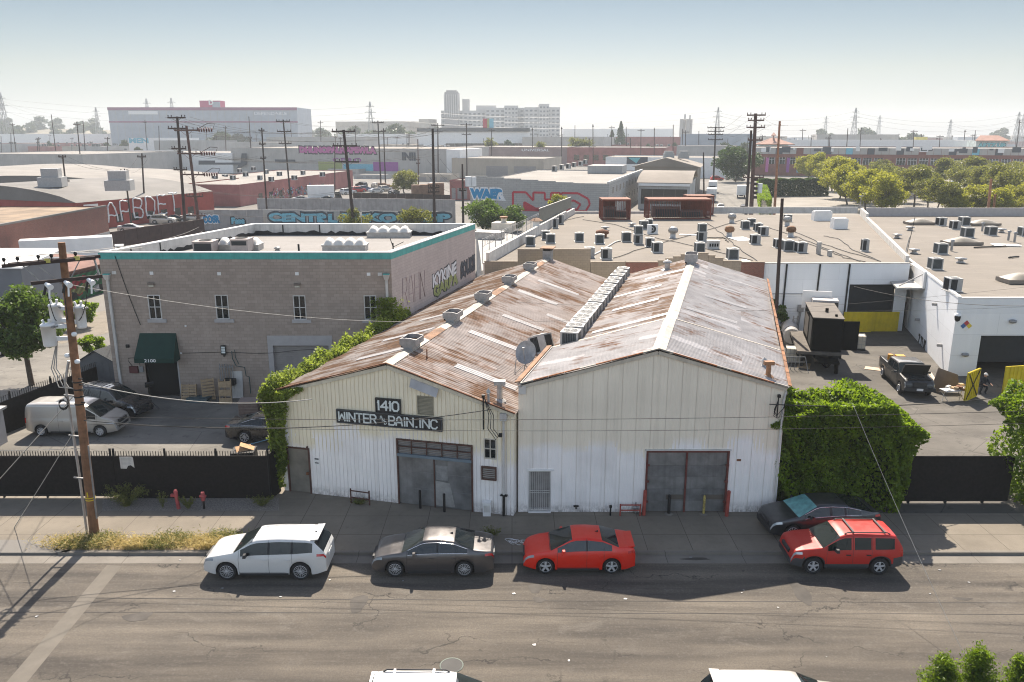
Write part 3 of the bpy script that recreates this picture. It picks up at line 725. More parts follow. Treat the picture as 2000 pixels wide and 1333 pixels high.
def ridge_vent(p,w=.84,l=1.05,h=.5,cap=False):
 v=MB();R_=Matrix.Translation(p)@Matrix.Rotation(-YAW,4,'Z')
 def bx(x0,x1,y0,y1,z0,z1,m=0):
  v.hexa([R_@V(c)for c in[(x0,y0,z0),(x1,y0,z0),(x1,y1,z0),(x0,y1,z0),(x0,y0,z1),(x1,y0,z1),(x1,y1,z1),(x0,y1,z1)]],m)
 a,b=w/2,l/2
 if cap:
  bx(-.36,.36,-.4,.4,-.5,.75);bx(-.34,.34,-.38,.38,.76,.92,2)
  v.slab([R_@V(c)for c in[(-.55,-.6,.95),(.55,-.6,.95),(.55,.6,.98),(-.55,.6,.98)]],(0,0,.06),1)
  for x in(-.33,.33):
   for y in(-.36,.36):bx(x-.02,x+.02,y-.02,y+.02,.75,.96)
  return v.build('roof_ventilator',[M['zinc'],M['rustcap'],M['darkvoid']],ws)
 v.slab([R_@V(c)for c in[(-a*.55,-b,-.25),(a*.55,-b,-.25),(a*.55,-b,.1),(a,-b,.22),(a,-b,h),(a*.3,-b,h+.05),(-a*.3,-b,h+.05),(-a,-b,h),(-a,-b,.22),(-a*.55,-b,.1)]],D*.06)
 v.slab([R_@V(c)for c in[(-a*.55,b,-.25),(a*.55,b,-.25),(a*.55,b,.1),(a,b,.22),(a,b,h),(a*.3,b,h+.05),(-a*.3,b,h+.05),(-a,b,h),(-a,b,.22),(-a*.55,b,.1)]],D*-.06)
 for sg in(-1,1):
  bx(min(sg*a,sg*(a-.03)),max(sg*a,sg*(a-.03)),-b+.03,b-.03,.2,h-.01)
  bx(min(sg*a*.5,sg*a*.55),max(sg*a*.5,sg*a*.55),-b+.03,b-.03,-.25,.15)
 bx(-a*.3,a*.95,-b+.08,b-.08,h*.62,h*.66,1);bx(-a+.04,-a*.3,-b+.08,b-.08,.05,h*.5,2)
 return v.build('roof_ventilator',[M['zinc'],M['rustcap'],M['darkvoid']],ws)
def on_ridge(px,py,zz):
 n=V((D.y,-D.x,0));p_=hit(px,py,ridge,n);p_.z=zz;return p_
for px,py in((805,676),(885,624),(944,584),(995,551),(1035,524)):
 ridge_vent(on_ridge(px,py+14,ridge.z+.02))
ridge_vent(on_ridge(1070,508,ridge.z-.1),cap=True)
def frame_rect(mb,W,r,w,d0,d1,m=0,bottom=True):
 u0,u1,z0,z1=r
 mb.wbox(W,u0,u0+w,z0,z1,d0,d1,m);mb.wbox(W,u1-w,u1,z0,z1,d0,d1,m)
 mb.wbox(W,u0+w,u1-w,z1-w,z1,d0,d1,m)
 if bottom:mb.wbox(W,u0+w,u1-w,z0,z0+w,d0,d1,m)
def inset(mb,W,r,d,m=0,dep=.1):
 u0,u1,z0,z1=r;mb.wbox(W,u0,u1,z0,z1,d-dep,d,m)
x=MB();inset(x,WL,(dr1[0]+.07,dr1[1]-.07,.02,dr1[3]-.07),-.02);dd1=x.build('door',plain('zinc_door_stained',(.2,.185,.16),.5,.3,.35,1.0),ws)
x=MB();frame_rect(x,WL,dr1,.07,-.12,.06,0,False);x.wbox(WL,dr1[0]-.05,dr1[0]+.02,dr1[3],dr1[3]+.1,0,.09);x.wbox(WL,dr1[1]-.12,dr1[1]-.06,dr1[3],dr1[3]+.1,0,.09);x.build('door_frame',M['brownst'],dd1)
x=MB();x.wbox(WL,dr1[1]-.22,dr1[1]-.1,.98,1.1,0,.08);x.build('door_handle',M['rust'],dd1)
um=(dr2[0]+dr2[1])/2-.02;zb_=WL.rect(777,892,924,904)[3]
for a,b in((dr2[0]+.06,um-.02),(um+.02,dr2[1]-.06)):
 x=MB();inset(x,WL,(a,b,.03,zb_-.12),.0);gd=x.build('gate_leaf',M['galv_door'],ws)
 x=MB()
 for k in range(1,3):x.wbox(WL,a+.03,b-.03,zb_*k/3-.01,zb_*k/3,0,.006)
 x.build('seam',M['zinc'],gd)
 if a>um-.1:
  x=MB();x.wbox(WL,a+.05,a+.62,zb_*.55,zb_*.83,.0,.007);x.build('repair_patch',M['zinc'],gd)
  x=MB();x.slab([WL.pt(a+.02,.1,.004),WL.pt(a+.95,.1,.004),WL.pt(a+.72,zb_*.5,.004),WL.pt(a+.02,zb_*.53,.004)],WL.N*.004);x.build('pale_sheet',M['zincl'],gd)
x=MB();inset(x,WL,(dr2[0]+.05,dr2[1]-.05,zb_-.1,dr2[3]-.05),-.06);tp=x.build('transom',plain('transom_slats',(.2,.175,.16),.7,0,.2,3),ws)
x=MB()
for k in range(9):zz=zb_+(dr2[3]-zb_)*(k+.5)/9;x.wbox(WL,dr2[0]+.06,dr2[1]-.06,zz-.012,zz+.012,-.05,-.02)
x.build('slat',M['zinc'],tp)
x=MB();frame_rect(x,WL,dr2,.07,-.1,.07,0,False)
for k in range(1,5):uu=dr2[0]+(dr2[1]-dr2[0])*k/5;x.wbox(WL,uu-.02,uu+.02,zb_+.02,dr2[3]-.07,.0,.05)
zm=(zb_+dr2[3])/2;x.wbox(WL,dr2[0]+.07,dr2[1]-.07,zm-.02,zm+.02,.01,.055);x.wbox(WL,um-.025,um+.025,0,zb_-.1,0,.05)
x.build('gate_frame',M['brownst'],ws)
x=MB();x.wbox(WL,dr2[0]+.05,dr2[1]-.05,zb_-.12,zb_+.01,.0,.1);x.build('door_track',plain('blue_grey_steel',(.15,.19,.22),.6),ws)
def small_window(W,r,parent,pm=None,frame=None,bars=(1,1),fw=.045,sill=False):
 x=MB();inset(x,W,r,-.05,0,.03);wn=x.build('window',pm or M['pane'],parent)
 x=MB();u0,u1,z0,z1=r;frame_rect(x,W,(u0-.02,u1+.02,z0-.02,z1+.02),fw,-.045,.03)
 for k in range(1,bars[0]+1):uu=u0+(u1-u0)*k/(bars[0]+1);x.wbox(W,uu-fw*.45,uu+fw*.45,z0+fw-.02,z1-fw+.02,-.045,.02)
 for k in range(1,bars[1]+1):zz=z0+(z1-z0)*k/(bars[1]+1);x.wbox(W,u0+fw-.02,u1-fw+.02,zz-fw*.45,zz+fw*.45,-.045,.022)
 x.build('window_frame',frame or M['white'],wn)
 if sill:
  x=MB();x.wbox(W,u0-.16,u1+.3,z0-.24,z0-.022,.0,.09);x.build('sill',M['greytrim'],wn)
 return wn
small_window(WL,wi,ws,frame=plain('cream_frame',(.55,.5,.42),.6))
x=MB();inset(x,WL,ve,-.03,0,.03)
for k in range(14):zz=ve[2]+(ve[3]-ve[2])*(k+.5)/14;x.wbox(WL,ve[0]+.03,ve[1]-.03,zz-.015,zz+.015,-.03,.0)
frame_rect(x,WL,ve,.035,-.03,.03);x.build('louvre_vent',plain('louvre_tan',(.3,.27,.2),.7),ws)
p0=WL.uz(804,742);p1=WL.uz(858,764)
x=MB();x.slab([WL.pt(p0[0],p0[1]+.1,.05),WL.pt(p1[0],p1[1]+.12,.05),WL.pt(p1[0]-.05,p1[1]-.22,.3),WL.pt(p0[0],p0[1]-.24,.3)],WL.N*.03);x.build('vent_hood',plain('hood_grey',(.4,.38,.37),.6),ws)
gr=WL.rect(941,911,970,937);x=MB();frame_rect(x,WL,gr,.05,.0,.1)
for k in range(1,7):zz=gr[2]+(gr[3]-gr[2])*k/7;x.wbox(WL,gr[0]+.05,gr[1]-.05,zz-.012,zz+.012,.05,.07)
x.build('grille',M['brownst'],ws)
x=MB();x.wbox(WL,gr[0]+.04,gr[1]-.04,gr[2]+.04,gr[3]-.04,.0,.03);x.build('grille_backing',M['zincl'],ws)
for(a,b,c,d_)in((614,895,624,901),(615,903,624,908)):
 r=WL.rect(a,b,c,d_);x=MB();x.wbox(WL,*r,.0,.012);pq=x.build('door_notice',M['white'],ws)
 x=MB();x.wbox(WL,r[0]+.02,r[1]-.04,(r[2]+r[3])/2-.0,r[3]-.015,.012,.016);x.build('notice_print',M['black'],pq)
x=MB();ud=WL.uz(985,1000)[0];x.tube([WL.pt(ud,1.05,.1),WL.pt(ud,zF-.5,.1),WL.pt(ud-.02,zF-.25,.05)],.05,8);x.tube([WL.pt(ud,-.0,.1),WL.pt(ud,1.05,.1)],.06,8,1);x.wbox(WL,ud-.16,ud+.16,.98,1.03,.0,.14,1);x.wbox(WL,ud-.14,ud+.16,zF-.32,zF+.0,.02,.24)
x.build('downpipe',[M['offwhite'],M['black']],ws)
x0,x1=WL.uz(659,812),WL.uz(865,828)
sg=thing('name_sign','long black sign board with white letters WINTER AND BAIN. INC on the cream shed','sign',WL.pt(x0[0],x0[1],.1))
u0,u1=x0[0],x1[0];zc_=(x0[1]+x1[1])/2;zl=WL.uz(660,797)[1]-WL.uz(660,823)[1];zs0,zs1=zc_-zl/2,zc_+zl/2
print('sign',u0,u1,zs0,zs1,x0,x1)
x=MB();x.wbox(WL,u0,u1,zs0,zs1,.03,.1);x.build('board',M['signblack'],sg)
x=MB();frame_rect(x,WL,(u0,u1,zs0,zs1),.045,.1,.13);x.build('border',plain('sign_frame',(.06,.065,.07),.6),sg)
x=MB();hL=zl*.62;zb2=zc_-hL/2
adv=[('W',2.5,8.2),('I',9.5,11.5),('N',12.5,18),('T',19.5,25),('E',26.6,31.6),('R',33,38.2),('B',50.5,56),('A',57.3,63),('I',64.3,66.3),('N',67.5,73.3),('.',75,77.5),('I',78.8,80.8),('N',82,88.2),('C',89.8,95.5)]
for ch,a,b in adv:
 stroke_text(x,WL,ch,u0+(u1-u0)*a/100,u0+(u1-u0)*b/100,zb2,zb2+hL,.112,.07)
for j,ch in enumerate('AND'):
 a=42.2+j*1.9;stroke_text(x,WL,ch,u0+(u1-u0)*a/100,u0+(u1-u0)*(a+2.0)/100,zb2+hL*(.62-.3*j),zb2+hL*(.95-.3*j),.112,.03)
x.build('lettering',M['letter'],sg)
r=WL.rect(735,778,784,808);zr=r[3]-r[2]
sg=thing('number_sign','small black sign board with white number 1410 above the long name sign','sign',WL.pt(r[0],zs1+.005,.1))
nz0=zs1+.006;nz1=nz0+zr*.95
x=MB();x.wbox(WL,r[0],r[1],nz0,nz1,.03,.1);x.build('board',M['signblack'],sg)
x=MB();frame_rect(x,WL,(r[0],r[1],nz0,nz1),.04,.1,.13);x.build('border',M['signblack'],sg)
x=MB();w_=r[1]-r[0]
for ch,a,b in(('1',8,18),('4',22,50),('1',54,64),('0',68,92)):stroke_text(x,WL,ch,r[0]+w_*a/100,r[0]+w_*b/100,nz0+zr*.2,nz0+zr*.77,.112,.085)
x.build('lettering',M['letter'],sg)
YR=33.65
WR=Wall((gy(1012,1000,YR).x,YR),(gy(1514,1000,YR).x,YR))
uR2,zR2=WR.uz(1285,688);uE2,zE2=WR.uz(1020,756);uF2,zF2=WR.uz(1532,760)
print('right shed',WR.L,(uE2,zE2),(uR2,zR2),(uF2,zF2))
ws2=thing('warehouse','taller gabled shed with pale corrugated roof and barred door, right of the name sign shed','warehouse',(WR.a.x,WR.a.y,0))
def zt_r(u):return zE2+(zR2-zE2)*u/uR2 if u<uR2 else zR2+(zF2-zR2)*(u-uR2)/(WR.L-uR2)
bd=WR.rect(1032,920,1076,997);bd=(bd[0],bd[1],.04,bd[3]);gt=WR.rect(1260,880,1421,1000);gt=(gt[0],gt[1],0,gt[3])
us,dd=groove_cols(WR.L,.165,.009,.03)
mb=MB();wall_sheet(mb,WR,us,zt_r,[bd,gt],lambda u:dd(u))
LR=28.5;fa,fb=WR.a,WR.b
for a,za in((fa,zE2),(fb,zF2)):
 b=a+D*LR;mb.add([a,b,b+V((0,0,za)),a+V((0,0,za))],[(0,1,2,3)])
rk=WR.pt(uR2,0)+D*LR
mb.add([fa+D*LR,fb+D*LR,fb+D*LR+V((0,0,zF2)),rk+V((0,0,zR2)),fa+D*LR+V((0,0,zE2))],[(0,1,2,3,4)])
mb.build('wall',M['facadeR'],ws2)
x=MB()
for k in range(1,int(WR.L/.66)):
 u=k*.66
 if gt[0]-.05<u<gt[1]+.05:x.wbox(WR,u-.004,u+.004,gt[3]+.1,zt_r(u)-.12,.001,.008)
 elif bd[0]<u<bd[1]:x.wbox(WR,u-.004,u+.004,bd[3]+.1,zt_r(u)-.12,.001,.008)
 else:x.wbox(WR,u-.004,u+.004,.05,zt_r(u)-.12,.001,.008)
x.build('sheet_lap',plain('seam_tan',(.52,.47,.4),.8),ws2)
FS=6.4
rg2=WR.pt(uR2,zR2+.16,.2);el2=WR.pt(-.05,zE2+.14,.2);er2=WR.pt(WR.L+.03,zF2+.1,.2)
x=MB();corr(x,el2,rg2,FS,seed=2);x.build('roof',M['roofC'],ws2)
x=MB();corr(x,er2,rg2,FS,seed=6);x.build('roof',M['roofC'],ws2)
dz=V((0,0,-.16))
x=MB();corr(x,el2+dz,rg2+dz,LR-FS+.5,s0=FS-.25,seed=3);x.build('roof',M['roofD'],ws2)
x=MB();corr(x,er2+dz,rg2+dz,LR-FS+.5,s0=FS-.25,seed=8);x.build('roof',M['roofC2']if 'roofC2' in M else M['roofC'],ws2)
x=MB()
for s0,s1,zz in((0,FS,0),(FS+.25,LR+.2,-.16)):
 n=max(2,int((s1-s0)/2.1))
 for k in range(n):
  a,b=s0+(s1-s0)*k/n,s0+(s1-s0)*(k+.99)/n
  for tgt in(el2,er2):
   dn=(tgt-rg2).normalized()*.32;o_=V((0,0,zz))
   x.slab([rg2+D*a+V((0,0,.05))+o_,rg2+D*b+V((0,0,.05))+o_,rg2+D*b+dn+V((0,0,.045))+o_,rg2+D*a+dn+V((0,0,.045))+o_],(0,0,.012),0)
x.build('ridge_cap',[plain('pale_capping',(.37,.335,.29),.6,.05,.2,.8,streak=.25),M['rustcap']],ws2)
x=MB()
for tgt in(el2,er2):
 a=rg2+D*FS;b=tgt+D*FS
 x.bar(a+V((0,0,.02)),b+V((0,0,.02)),.18,.05,1)
 for k in range(9):
  p_,q_=rg2.lerp(tgt,k/9),rg2.lerp(tgt,(k+.985)/9)
  x.bar(p_+V((0,0,.05)),q_+V((0,0,.05)),.07,.05,0 if k%4 else 1)
x.build('barge_capping',[plain('orange_rust',(.26,.105,.045),.85,0,.4,2),M['ridge']],ws2)
x=MB();x.bar(WR.pt(0,zE2-.02,.07),WR.pt(uR2,zR2-.0,.07),.08,.16);x.bar(WR.pt(uR2,zR2,.07),WR.pt(WR.L,zF2-.0,.07),.08,.16);x.build('barge_board',plain('tan_board',(.5,.45,.37),.7,0,.12,2,streak=.3),ws2)
x=MB();x.slab([el2+V((-.12,0,.1)),el2+V((.12,0,.13)),el2+D*FS+V((.12,0,.13)),el2+D*FS+V((-.12,0,.1))],(0,0,.06),0);x.slab([el2+V((.13,-.02,-.1)),el2+V((.16,-.02,-.1)),el2+D*FS+V((.16,0,-.1)),el2+D*FS+V((.13,0,-.1))],(0,0,.22),1)
x.build('gutter_coping',[M['rustcap'],M['zinc']],ws2)
x=MB()
for k in range(14):
 a,b=er2+D*(.3+k*(LR-.5)/14),er2+D*(.3+(k+.97)*(LR-.5)/14)
 j=rnd.uniform(-.02,.02);x.slab([a+V((.0,0,.03+j)),a+V((.16,0,-.02+j)),b+V((.16,0,-.02)),b+V((.0,0,.03))],(0,0,.05),0)
x.build('gutter',[plain('rust_gutter',(.24,.11,.05),.85,0,.45,1.5),M['ridge']],ws2)
nrm_l=(rg2-el2).cross(D).normalized();nrm_l=nrm_l if nrm_l.z>0 else-nrm_l
nrm_r=(rg2-er2).cross(D).normalized();nrm_r=nrm_r if nrm_r.z>0 else-nrm_r
on_rl=lambda px,py:hit(px,py,el2+dz,nrm_l)
on_rr=lambda px,py:hit(px,py,er2+dz,nrm_r)
for t0,t1,s0,w in((.35,.8,13.6,.5),(.3,.95,8.2,.55),(.25,.75,18.6,.5),(.5,.98,23.2,.5)):patchsheet(ws2,el2+dz,rg2+dz,t0,t1,s0,w,M['paleglass'])
for t0,t1,s0,w in((.3,.75,15.2,.5),(.35,.8,19.5,.5),(.4,.9,10.2,.5),(.25,.7,23.5,.5)):patchsheet(ws2,er2+dz,rg2+dz,t0,t1,s0,w,M['paleglass'])
n_=V((D.y,-D.x,0));p_=hit(1349,528,rg2,n_);p_.z=rg2.z-.16
_ws=ws;ws=ws2;ridge_vent(p_,.9,1.5,.7);ws=_ws
def stub(px,py,fn,parent,r,h,m,cap=None,name='vent_pipe'):
 p_=fn(px,py);x=MB();x.cyl(p_-V((0,0,.1)),p_+V((0,0,h)),r,n=12)
 if cap=='T':x.bar(p_+V((-r*2,0,h+r*.6)),p_+V((r*2,0,h+r*.6)),r*2.2,r*1.5)
 elif cap:x.lathe([(r*1.7,0),(r*1.5,.08),(.01,.2)],p_+V((0,0,h+.05)),12)
 x.lathe([(r*2.4,-.03),(r*1.2,.08)],p_,12);return x.build(name,m,parent)
stub(1303,527,on_rl,ws2,.2,.5,M['zincl'],'cone')
stub(1492,716,lambda a,b:hit(a,b,er2,nrm_r),ws2,.09,.2,M['zincl'],'cone')
stub(1500,735,lambda a,b:hit(a,b,er2,nrm_r),ws2,.11,.55,M['rustcap'],'T')
nl=(ridge-eavR).cross(D).normalized();nl=nl if nl.z>0 else-nl
on_lr=lambda px,py:hit(px,py,eavR,nl)
stub(976,782,on_lr,ws,.13,.75,M['zincl'],'T');stub(954,788,on_lr,ws,.06,.45,M['zincl'],'cone')
stub(834,700,on_lr,ws,.03,.45,M['rust'])
x=MB();inset(x,WR,bd,-.35,0,.05);bdo=x.build('door',plain('doorway_grey',(.3,.28,.27),.8,0,.2,2),ws2)
x=MB()
for a,b in((bd[0],bd[0]+.02),(bd[1]-.02,bd[1])):x.wbox(WR,a,b,bd[2],bd[3],-.35,-.02)
x.wbox(WR,bd[0]-.06,bd[1]+.12,bd[3],bd[3]+.08,-.05,.05);x.wbox(WR,bd[0],bd[1],0,.05,-.35,.12);x.build('door_frame',M['white'],bdo)
x=MB();frame_rect(x,WR,(bd[0]+.02,bd[1]-.02,bd[2]+.08,bd[3]),.035,-.03,.02)
for k in range(1,11):u=bd[0]+(bd[1]-bd[0])*k/11;x.wbox(WR,u-.009,u+.009,bd[2]+.11,bd[3]-.035,-.015,.005)
for z in(.95,1.05):x.wbox(WR,bd[0]+.05,bd[1]-.05,z,z+.03,-.016,.008)
x.build('security_bars',M['offwhite'],bdo)
um=gt[0]+(gt[1]-gt[0])*.49
for a,b in((gt[0]+.09,um-.04),(um+.04,gt[1]-.09)):
 x=MB();zz=[.03,.55,1.15,1.75,2.3,gt[3]-.1]
 for k in range(5):x.wbox(WR,a,b,zz[k],zz[k+1]-.004,-.1,-.03+(.004 if k%2 else 0),k%2)
 gl=x.build('gate_leaf',[M['galv_door'],plain('zinc_sheet_b',(.18,.18,.182),.5,.4,.35,1.5,streak=.5)],ws2)
 x=MB();x.wbox(WR,a+.9,b-.02,.62,.86,-.026,-.02);x.build('repair_patch',plain('brown_patch',(.1,.085,.07),.7),gl)
x=MB();frame_rect(x,WR,gt,.09,-.1,.05,0,False);x.wbox(WR,um-.04,um+.04,0,gt[3]-.09,-.06,.04)
for z in(.5,1.5,2.3):x.wbox(WR,gt[0]-.0,gt[0]+.16,z,z+.1,.05,.08);x.wbox(WR,gt[1]-.16,gt[1],z,z+.1,.05,.08)
x.build('gate_frame',plain('dark_red_frame',(.12,.035,.028),.8,0,.35,4),ws2)
x=MB();x.wbox(WR,gt[0]-.06,gt[1]+.06,gt[3],gt[3]+.06,.0,.07);x.build('gate_lintel',M['offwhite'],ws2)
x=MB();u=WR.L-.12;x.tube([WR.pt(u,0,.09),WR.pt(u,zF2-.5,.09),WR.pt(u+.12,zF2-.1,.05)],.05,8);x.build('downpipe',M['offwhite'],ws2)
x=MB();r=WR.rect(1439,897,1447,901);x.wbox(WR,r[0],r[1],r[2],r[3],0,.02);x.build('bracket',M['rust'],ws2)
x=MB();r=WR.rect(1013,757,1027,765);x.wbox(WR,r[0],r[1],r[2]-.1,r[3]+.1,.0,.12);x.build('gutter_end',M['offwhite'],ws2)
def bollard(px,py,h,r,m,label,lean=0.0,foot=False):
 p_=gz(px,py);x=MB();q_=p_+V((lean,0,h))
 x.cyl(p_-V((0,0,.03)),q_,r,r,12);x.lathe([(r,0),(r*.7,.03),(.001,.045)],q_,12)
 if foot:x.lathe([(.2,.004),(.18,.03),(r,.035)],p_,14,1)
 o=x.build('bollard',[m,M['gutter']]if foot else m);tag(o,label,'bollard')
bollard(821,993,.88,.06,M['black'],'left black bollard before the gate below the name sign')
bollard(868,1000,.88,.06,M['black'],'right black bollard before the gate below the name sign')
bollard(1306,1004,.92,.07,M['black'],'dark bollard on a concrete foot before the wide double gate',foot=True)
bollard(1374,1004,.9,.06,plain('worn_yellow',(.33,.26,.08),.7,0,.6,8),'worn yellow and black bollard before the wide double gate',foot=True)
bollard(1257,1006,1.2,.085,M['redprim'],'red post at the left jamb of the wide double gate',.03)
bollard(1419,1008,1.22,.085,M['redprim'],'red post at the right jamb of the wide double gate',.03)
def rail(p,q,h,m,label,zs):
 p=V(p);q=V(q);x=MB()
 for e in(p,q):x.bar(e-V((0,0,.03)),e+V((0,0,h)),.06)
 for z in zs:x.bar(p+V((0,0,z)),q+V((0,0,z)),.045,.045,0)
 tag(x.build('guard_rail',m),label,'guard rail')
rail(gz(686,982),gz(722,987),.72,M['brownst'],'brown two bar guard rail before the name sign shed',(.28,.62))
rail(gz(1211,1008),gz(1250,1008),.58,M['redprim'],'red two bar guard rail round pipes left of the double gate',(.28,.54))
x=MB();p_=gz(1241,1003);x.cyl(p_,p_+V((0,0,.55)),.035);x.rbox(p_+V((0,0,.1)),(.22,.16,.16));x.cyl(p_+V((-.12,0,.3)),p_+V((.12,0,.3)),.06);tag(x.build('gas_meter',M['zinc']),'grey pipe and meter behind the red guard rail','meter')
x=MB();p_=gz(1192,1007);x.cyl(p_,p_+V((0,0,.42)),.04);x.rbox(p_+V((0,0,.4)),(.12,.1,.1));tag(x.build('standpipe',M['black']),'short black standpipe by the white wall between two doors','standpipe')
x=MB();r=WR.rect(1120,983,1130,989);x.wbox(WR,r[0],r[1],r[2],r[2]+.05,.0,.1);x.cyl(WR.pt((r[0]+r[1])/2,r[2]-.1,.08),WR.pt((r[0]+r[1])/2,r[2]+.08,.08),.03);x.build('wall_tap',M['black'],ws2)
p_=gz(951,1006);x=MB();x.rbox(p_,(.36,.3,.62));x.rbox(p_+V((0,0,.62)),(.4,.34,.05));x.rbox(p_+V((0,-.153,.2)),(.28,.01,.34),m=1);tag(x.build('meter_box',[M['white'],M['offwhite']]),'white box standing on the pavement at the joint between the sheds','box')
pts=[];g_=np.random.default_rng(4)
for i in range(26000):
 s=g_.uniform(-.3,17.2);wd=.3+.75*(1-abs(s/17.2-.35))*(.7+.3*math.sin(s*2.1));hh=.5+.35*math.sin(s*1.7)+.25*math.sin(s*4.1)
 a=g_.uniform(-1.0,1);tl_=eavL.lerp(ridge,(a*.5+.28)*wd/6.3)
 b=g_.uniform(0,1)**2
 pts.append(tl_+D*s+V((-.25+a*.1,0,-.25+(.3+hh*.5)*(1-a*a)*b*1.2+.15*abs(g_.normal()))))
for i in range(9000):
 k=g_.integers(0,7);u=[-.3,-.16,-.02,.1,.2,.3,-.42][k];ln=[3.2,4.4,4.9,4.2,3.8,1.6,1.4][k]
 t=g_.random()**1.1;w=.17*(1-t*.6)
 pts.append(WL.pt(u+g_.normal()*w,zE+.1-ln*t,.12+abs(g_.normal())*.13))
for i in range(1400):
 t=g_.random();pts.append(WL.pt(.2+1.1*t+g_.normal()*.1,zE+.05+.25*t-g_.random()*.55*(1-t),.15+.1*abs(g_.normal())))
iv=leaf_object('ivy',np.array(pts),.085,M['ivy'],2);tag(iv,'ivy spilling over the left eave and down the corner of the name sign shed','ivy')
YG=50.3
gl_,gr_=gy(191.5,491,YG),gy(763,494,YG);ZG=(gl_.z+gr_.z)/2
WG=Wall((gl_.x,YG),(gr_.x,YG));LG=(gz(940,437,ZG)-gr_).length
print('grey block',gl_,gr_,LG)
WS=Wall((gr_.x,YG),tuple((V((gr_.x,YG,0))+D*LG).xy))
gb=thing('block_building','grey block two storey building with teal roof band and green awning marked 2100','building',(gl_.x,YG,0))
wins=[WG.rect(*r)for r in((291,577,314,623),(422,577,446,623),(574,578,597,624),(712,578,735,624))]
dr=WG.rect(286,700,350,776);dr=(dr[0],dr[1],0,dr[3]);rl=WG.rect(537,675,645,780);rl=(rl[0],rl[1],0,rl[3])
zb0,zb1=WG.uz(400,507)[1],ZG
x=MB();wall_sheet(x,WG,[0,WG.L],lambda u:zb0,wins+[dr,rl]);x.build('front_wall',M['block'],gb)
x=MB();wall_sheet(x,WS,[0,WS.L],lambda u:zb0,[])
bl=V((gl_.x,YG,0))+D*LG;br=V((gr_.x,YG,0))+D*LG
x.add([V((gl_.x,YG,0)),bl,bl+V((0,0,zb0)),V((gl_.x,YG,zb0))],[(0,1,2,3)]);x.add([br,bl,bl+V((0,0,zb0)),br+V((0,0,zb0))],[(0,1,2,3)])
x.build('side_wall',M['blockpink'],gb)
fl,fr_=V((gl_.x,YG,0)),V((gr_.x,YG,0));t_=.3
def par(W_):return W_
x=MB()
def ringwall(mb,z0,z1,out,inn,m=0):
 o=[fl-D*out-E*out,fr_-D*out+E*out,br+D*out+E*out,bl+D*out-E*out]
 i=[fl+D*inn+E*inn,fr_+D*inn-E*inn,br-D*inn-E*inn,bl-D*inn+E*inn]
 for k in range(4):
  a,b,c,d_=o[k],o[(k+1)%4],i[(k+1)%4],i[k]
  mb.hexa([p+V((0,0,z0))for p in(a,b,c,d_)]+[p+V((0,0,z1))for p in(a,b,c,d_)],m)
ringwall(x,zb0,ZG-.06,.02,.3);x.build('parapet_band',M['teal'],gb)
x=MB();ringwall(x,ZG-.06,ZG,.05,.34);x.build('parapet_coping',M['white'],gb)
ZF_=ZG-.95
i_=[fl+D*.3+E*.3,fr_+D*.3-E*.3,br-D*.3-E*.3,bl-D*.3+E*.3]
x=MB();x.add([p+V((0,0,ZF_))for p in i_],[(0,1,2,3)])
M['roofcap2']=brick('roof_rolls',(.235,.222,.21),(.185,.175,.168),6,.95,.02,.04,stain=.25)
x.build('roof_deck',M['roofcap2'],gb)
x=MB()
for a,b in((i_[0],i_[3]),(i_[3],i_[2]),(i_[1],i_[2]),(i_[0],i_[1])):
 n_=(b-a).cross(V((0,0,1))).normalized();mid=(i_[0]+i_[2])/2
 if(mid-a).dot(n_)<0:n_=-n_
 q=n_*.02
 x.add([a+q+V((0,0,ZF_)),b+q+V((0,0,ZF_)),b+q+V((0,0,ZG-.07)),a+q+V((0,0,ZG-.07))],[(0,1,2,3)])
 n=int((b-a).length/.35)
 lo=[a.lerp(b,k/n)+n_*.035+V((0,0,ZF_+.01))for k in range(n+1)];hi=[a.lerp(b,k/n)+n_*.035+V((0,0,ZF_+rnd.uniform(.16,.42)))for k in range(n+1)]
 x.grid([lo,hi],1,False)
 for f_ in(.13,.3):c_=a.lerp(b,f_);x.bar(c_+q*2+V((0,0,ZF_)),c_+q*2+V((0,0,ZG-.08)),.1,.03,1)
x.build('parapet_lining',[M['offwhite'],M['tarblack']],gb)
for r in wins:small_window(WG,r,gb,fw=.05,sill=True,frame=plain('pale_frame',(.55,.53,.5),.6)if r is wins[0]else bpy.data.materials['pale_frame'])
x=MB();inset(x,WG,rl,-.22,0,.05)
nsl=26
for k in range(nsl):z=rl[3]*k/nsl;x.wbox(WG,rl[0],rl[1],z+.015,z+rl[3]/nsl-.02,-.22,-.2)
rd=x.build('roller_door',M['greyrib'],gb)
x=MB();tp_=WG.rect(526,656,650,672);x.wbox(WG,rl[0]-.33,rl[0],0,rl[3],-.2,.05);x.wbox(WG,rl[1],rl[1]+.25,0,rl[3],-.2,.05);x.wbox(WG,rl[0]-.33,rl[1]+.25,rl[3],tp_[3],-.2,.05);x.build('door_surround',M['greytrim'],rd)
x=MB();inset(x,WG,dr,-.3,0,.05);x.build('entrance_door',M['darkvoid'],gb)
x=MB();x.wbox(WG,dr[1]-.03,dr[1]+.06,0,dr[3],-.3,.03);x.build('door_post',M['greytrim'],gb)
aw=WG.rect(275,651,345,651+20);a0=WG.uz(273,651);a1=WG.uz(344,651);lo_z=a0[1]-1.75;pr_=1.0
x=MB();U0,U1=a0[0],a1[0]
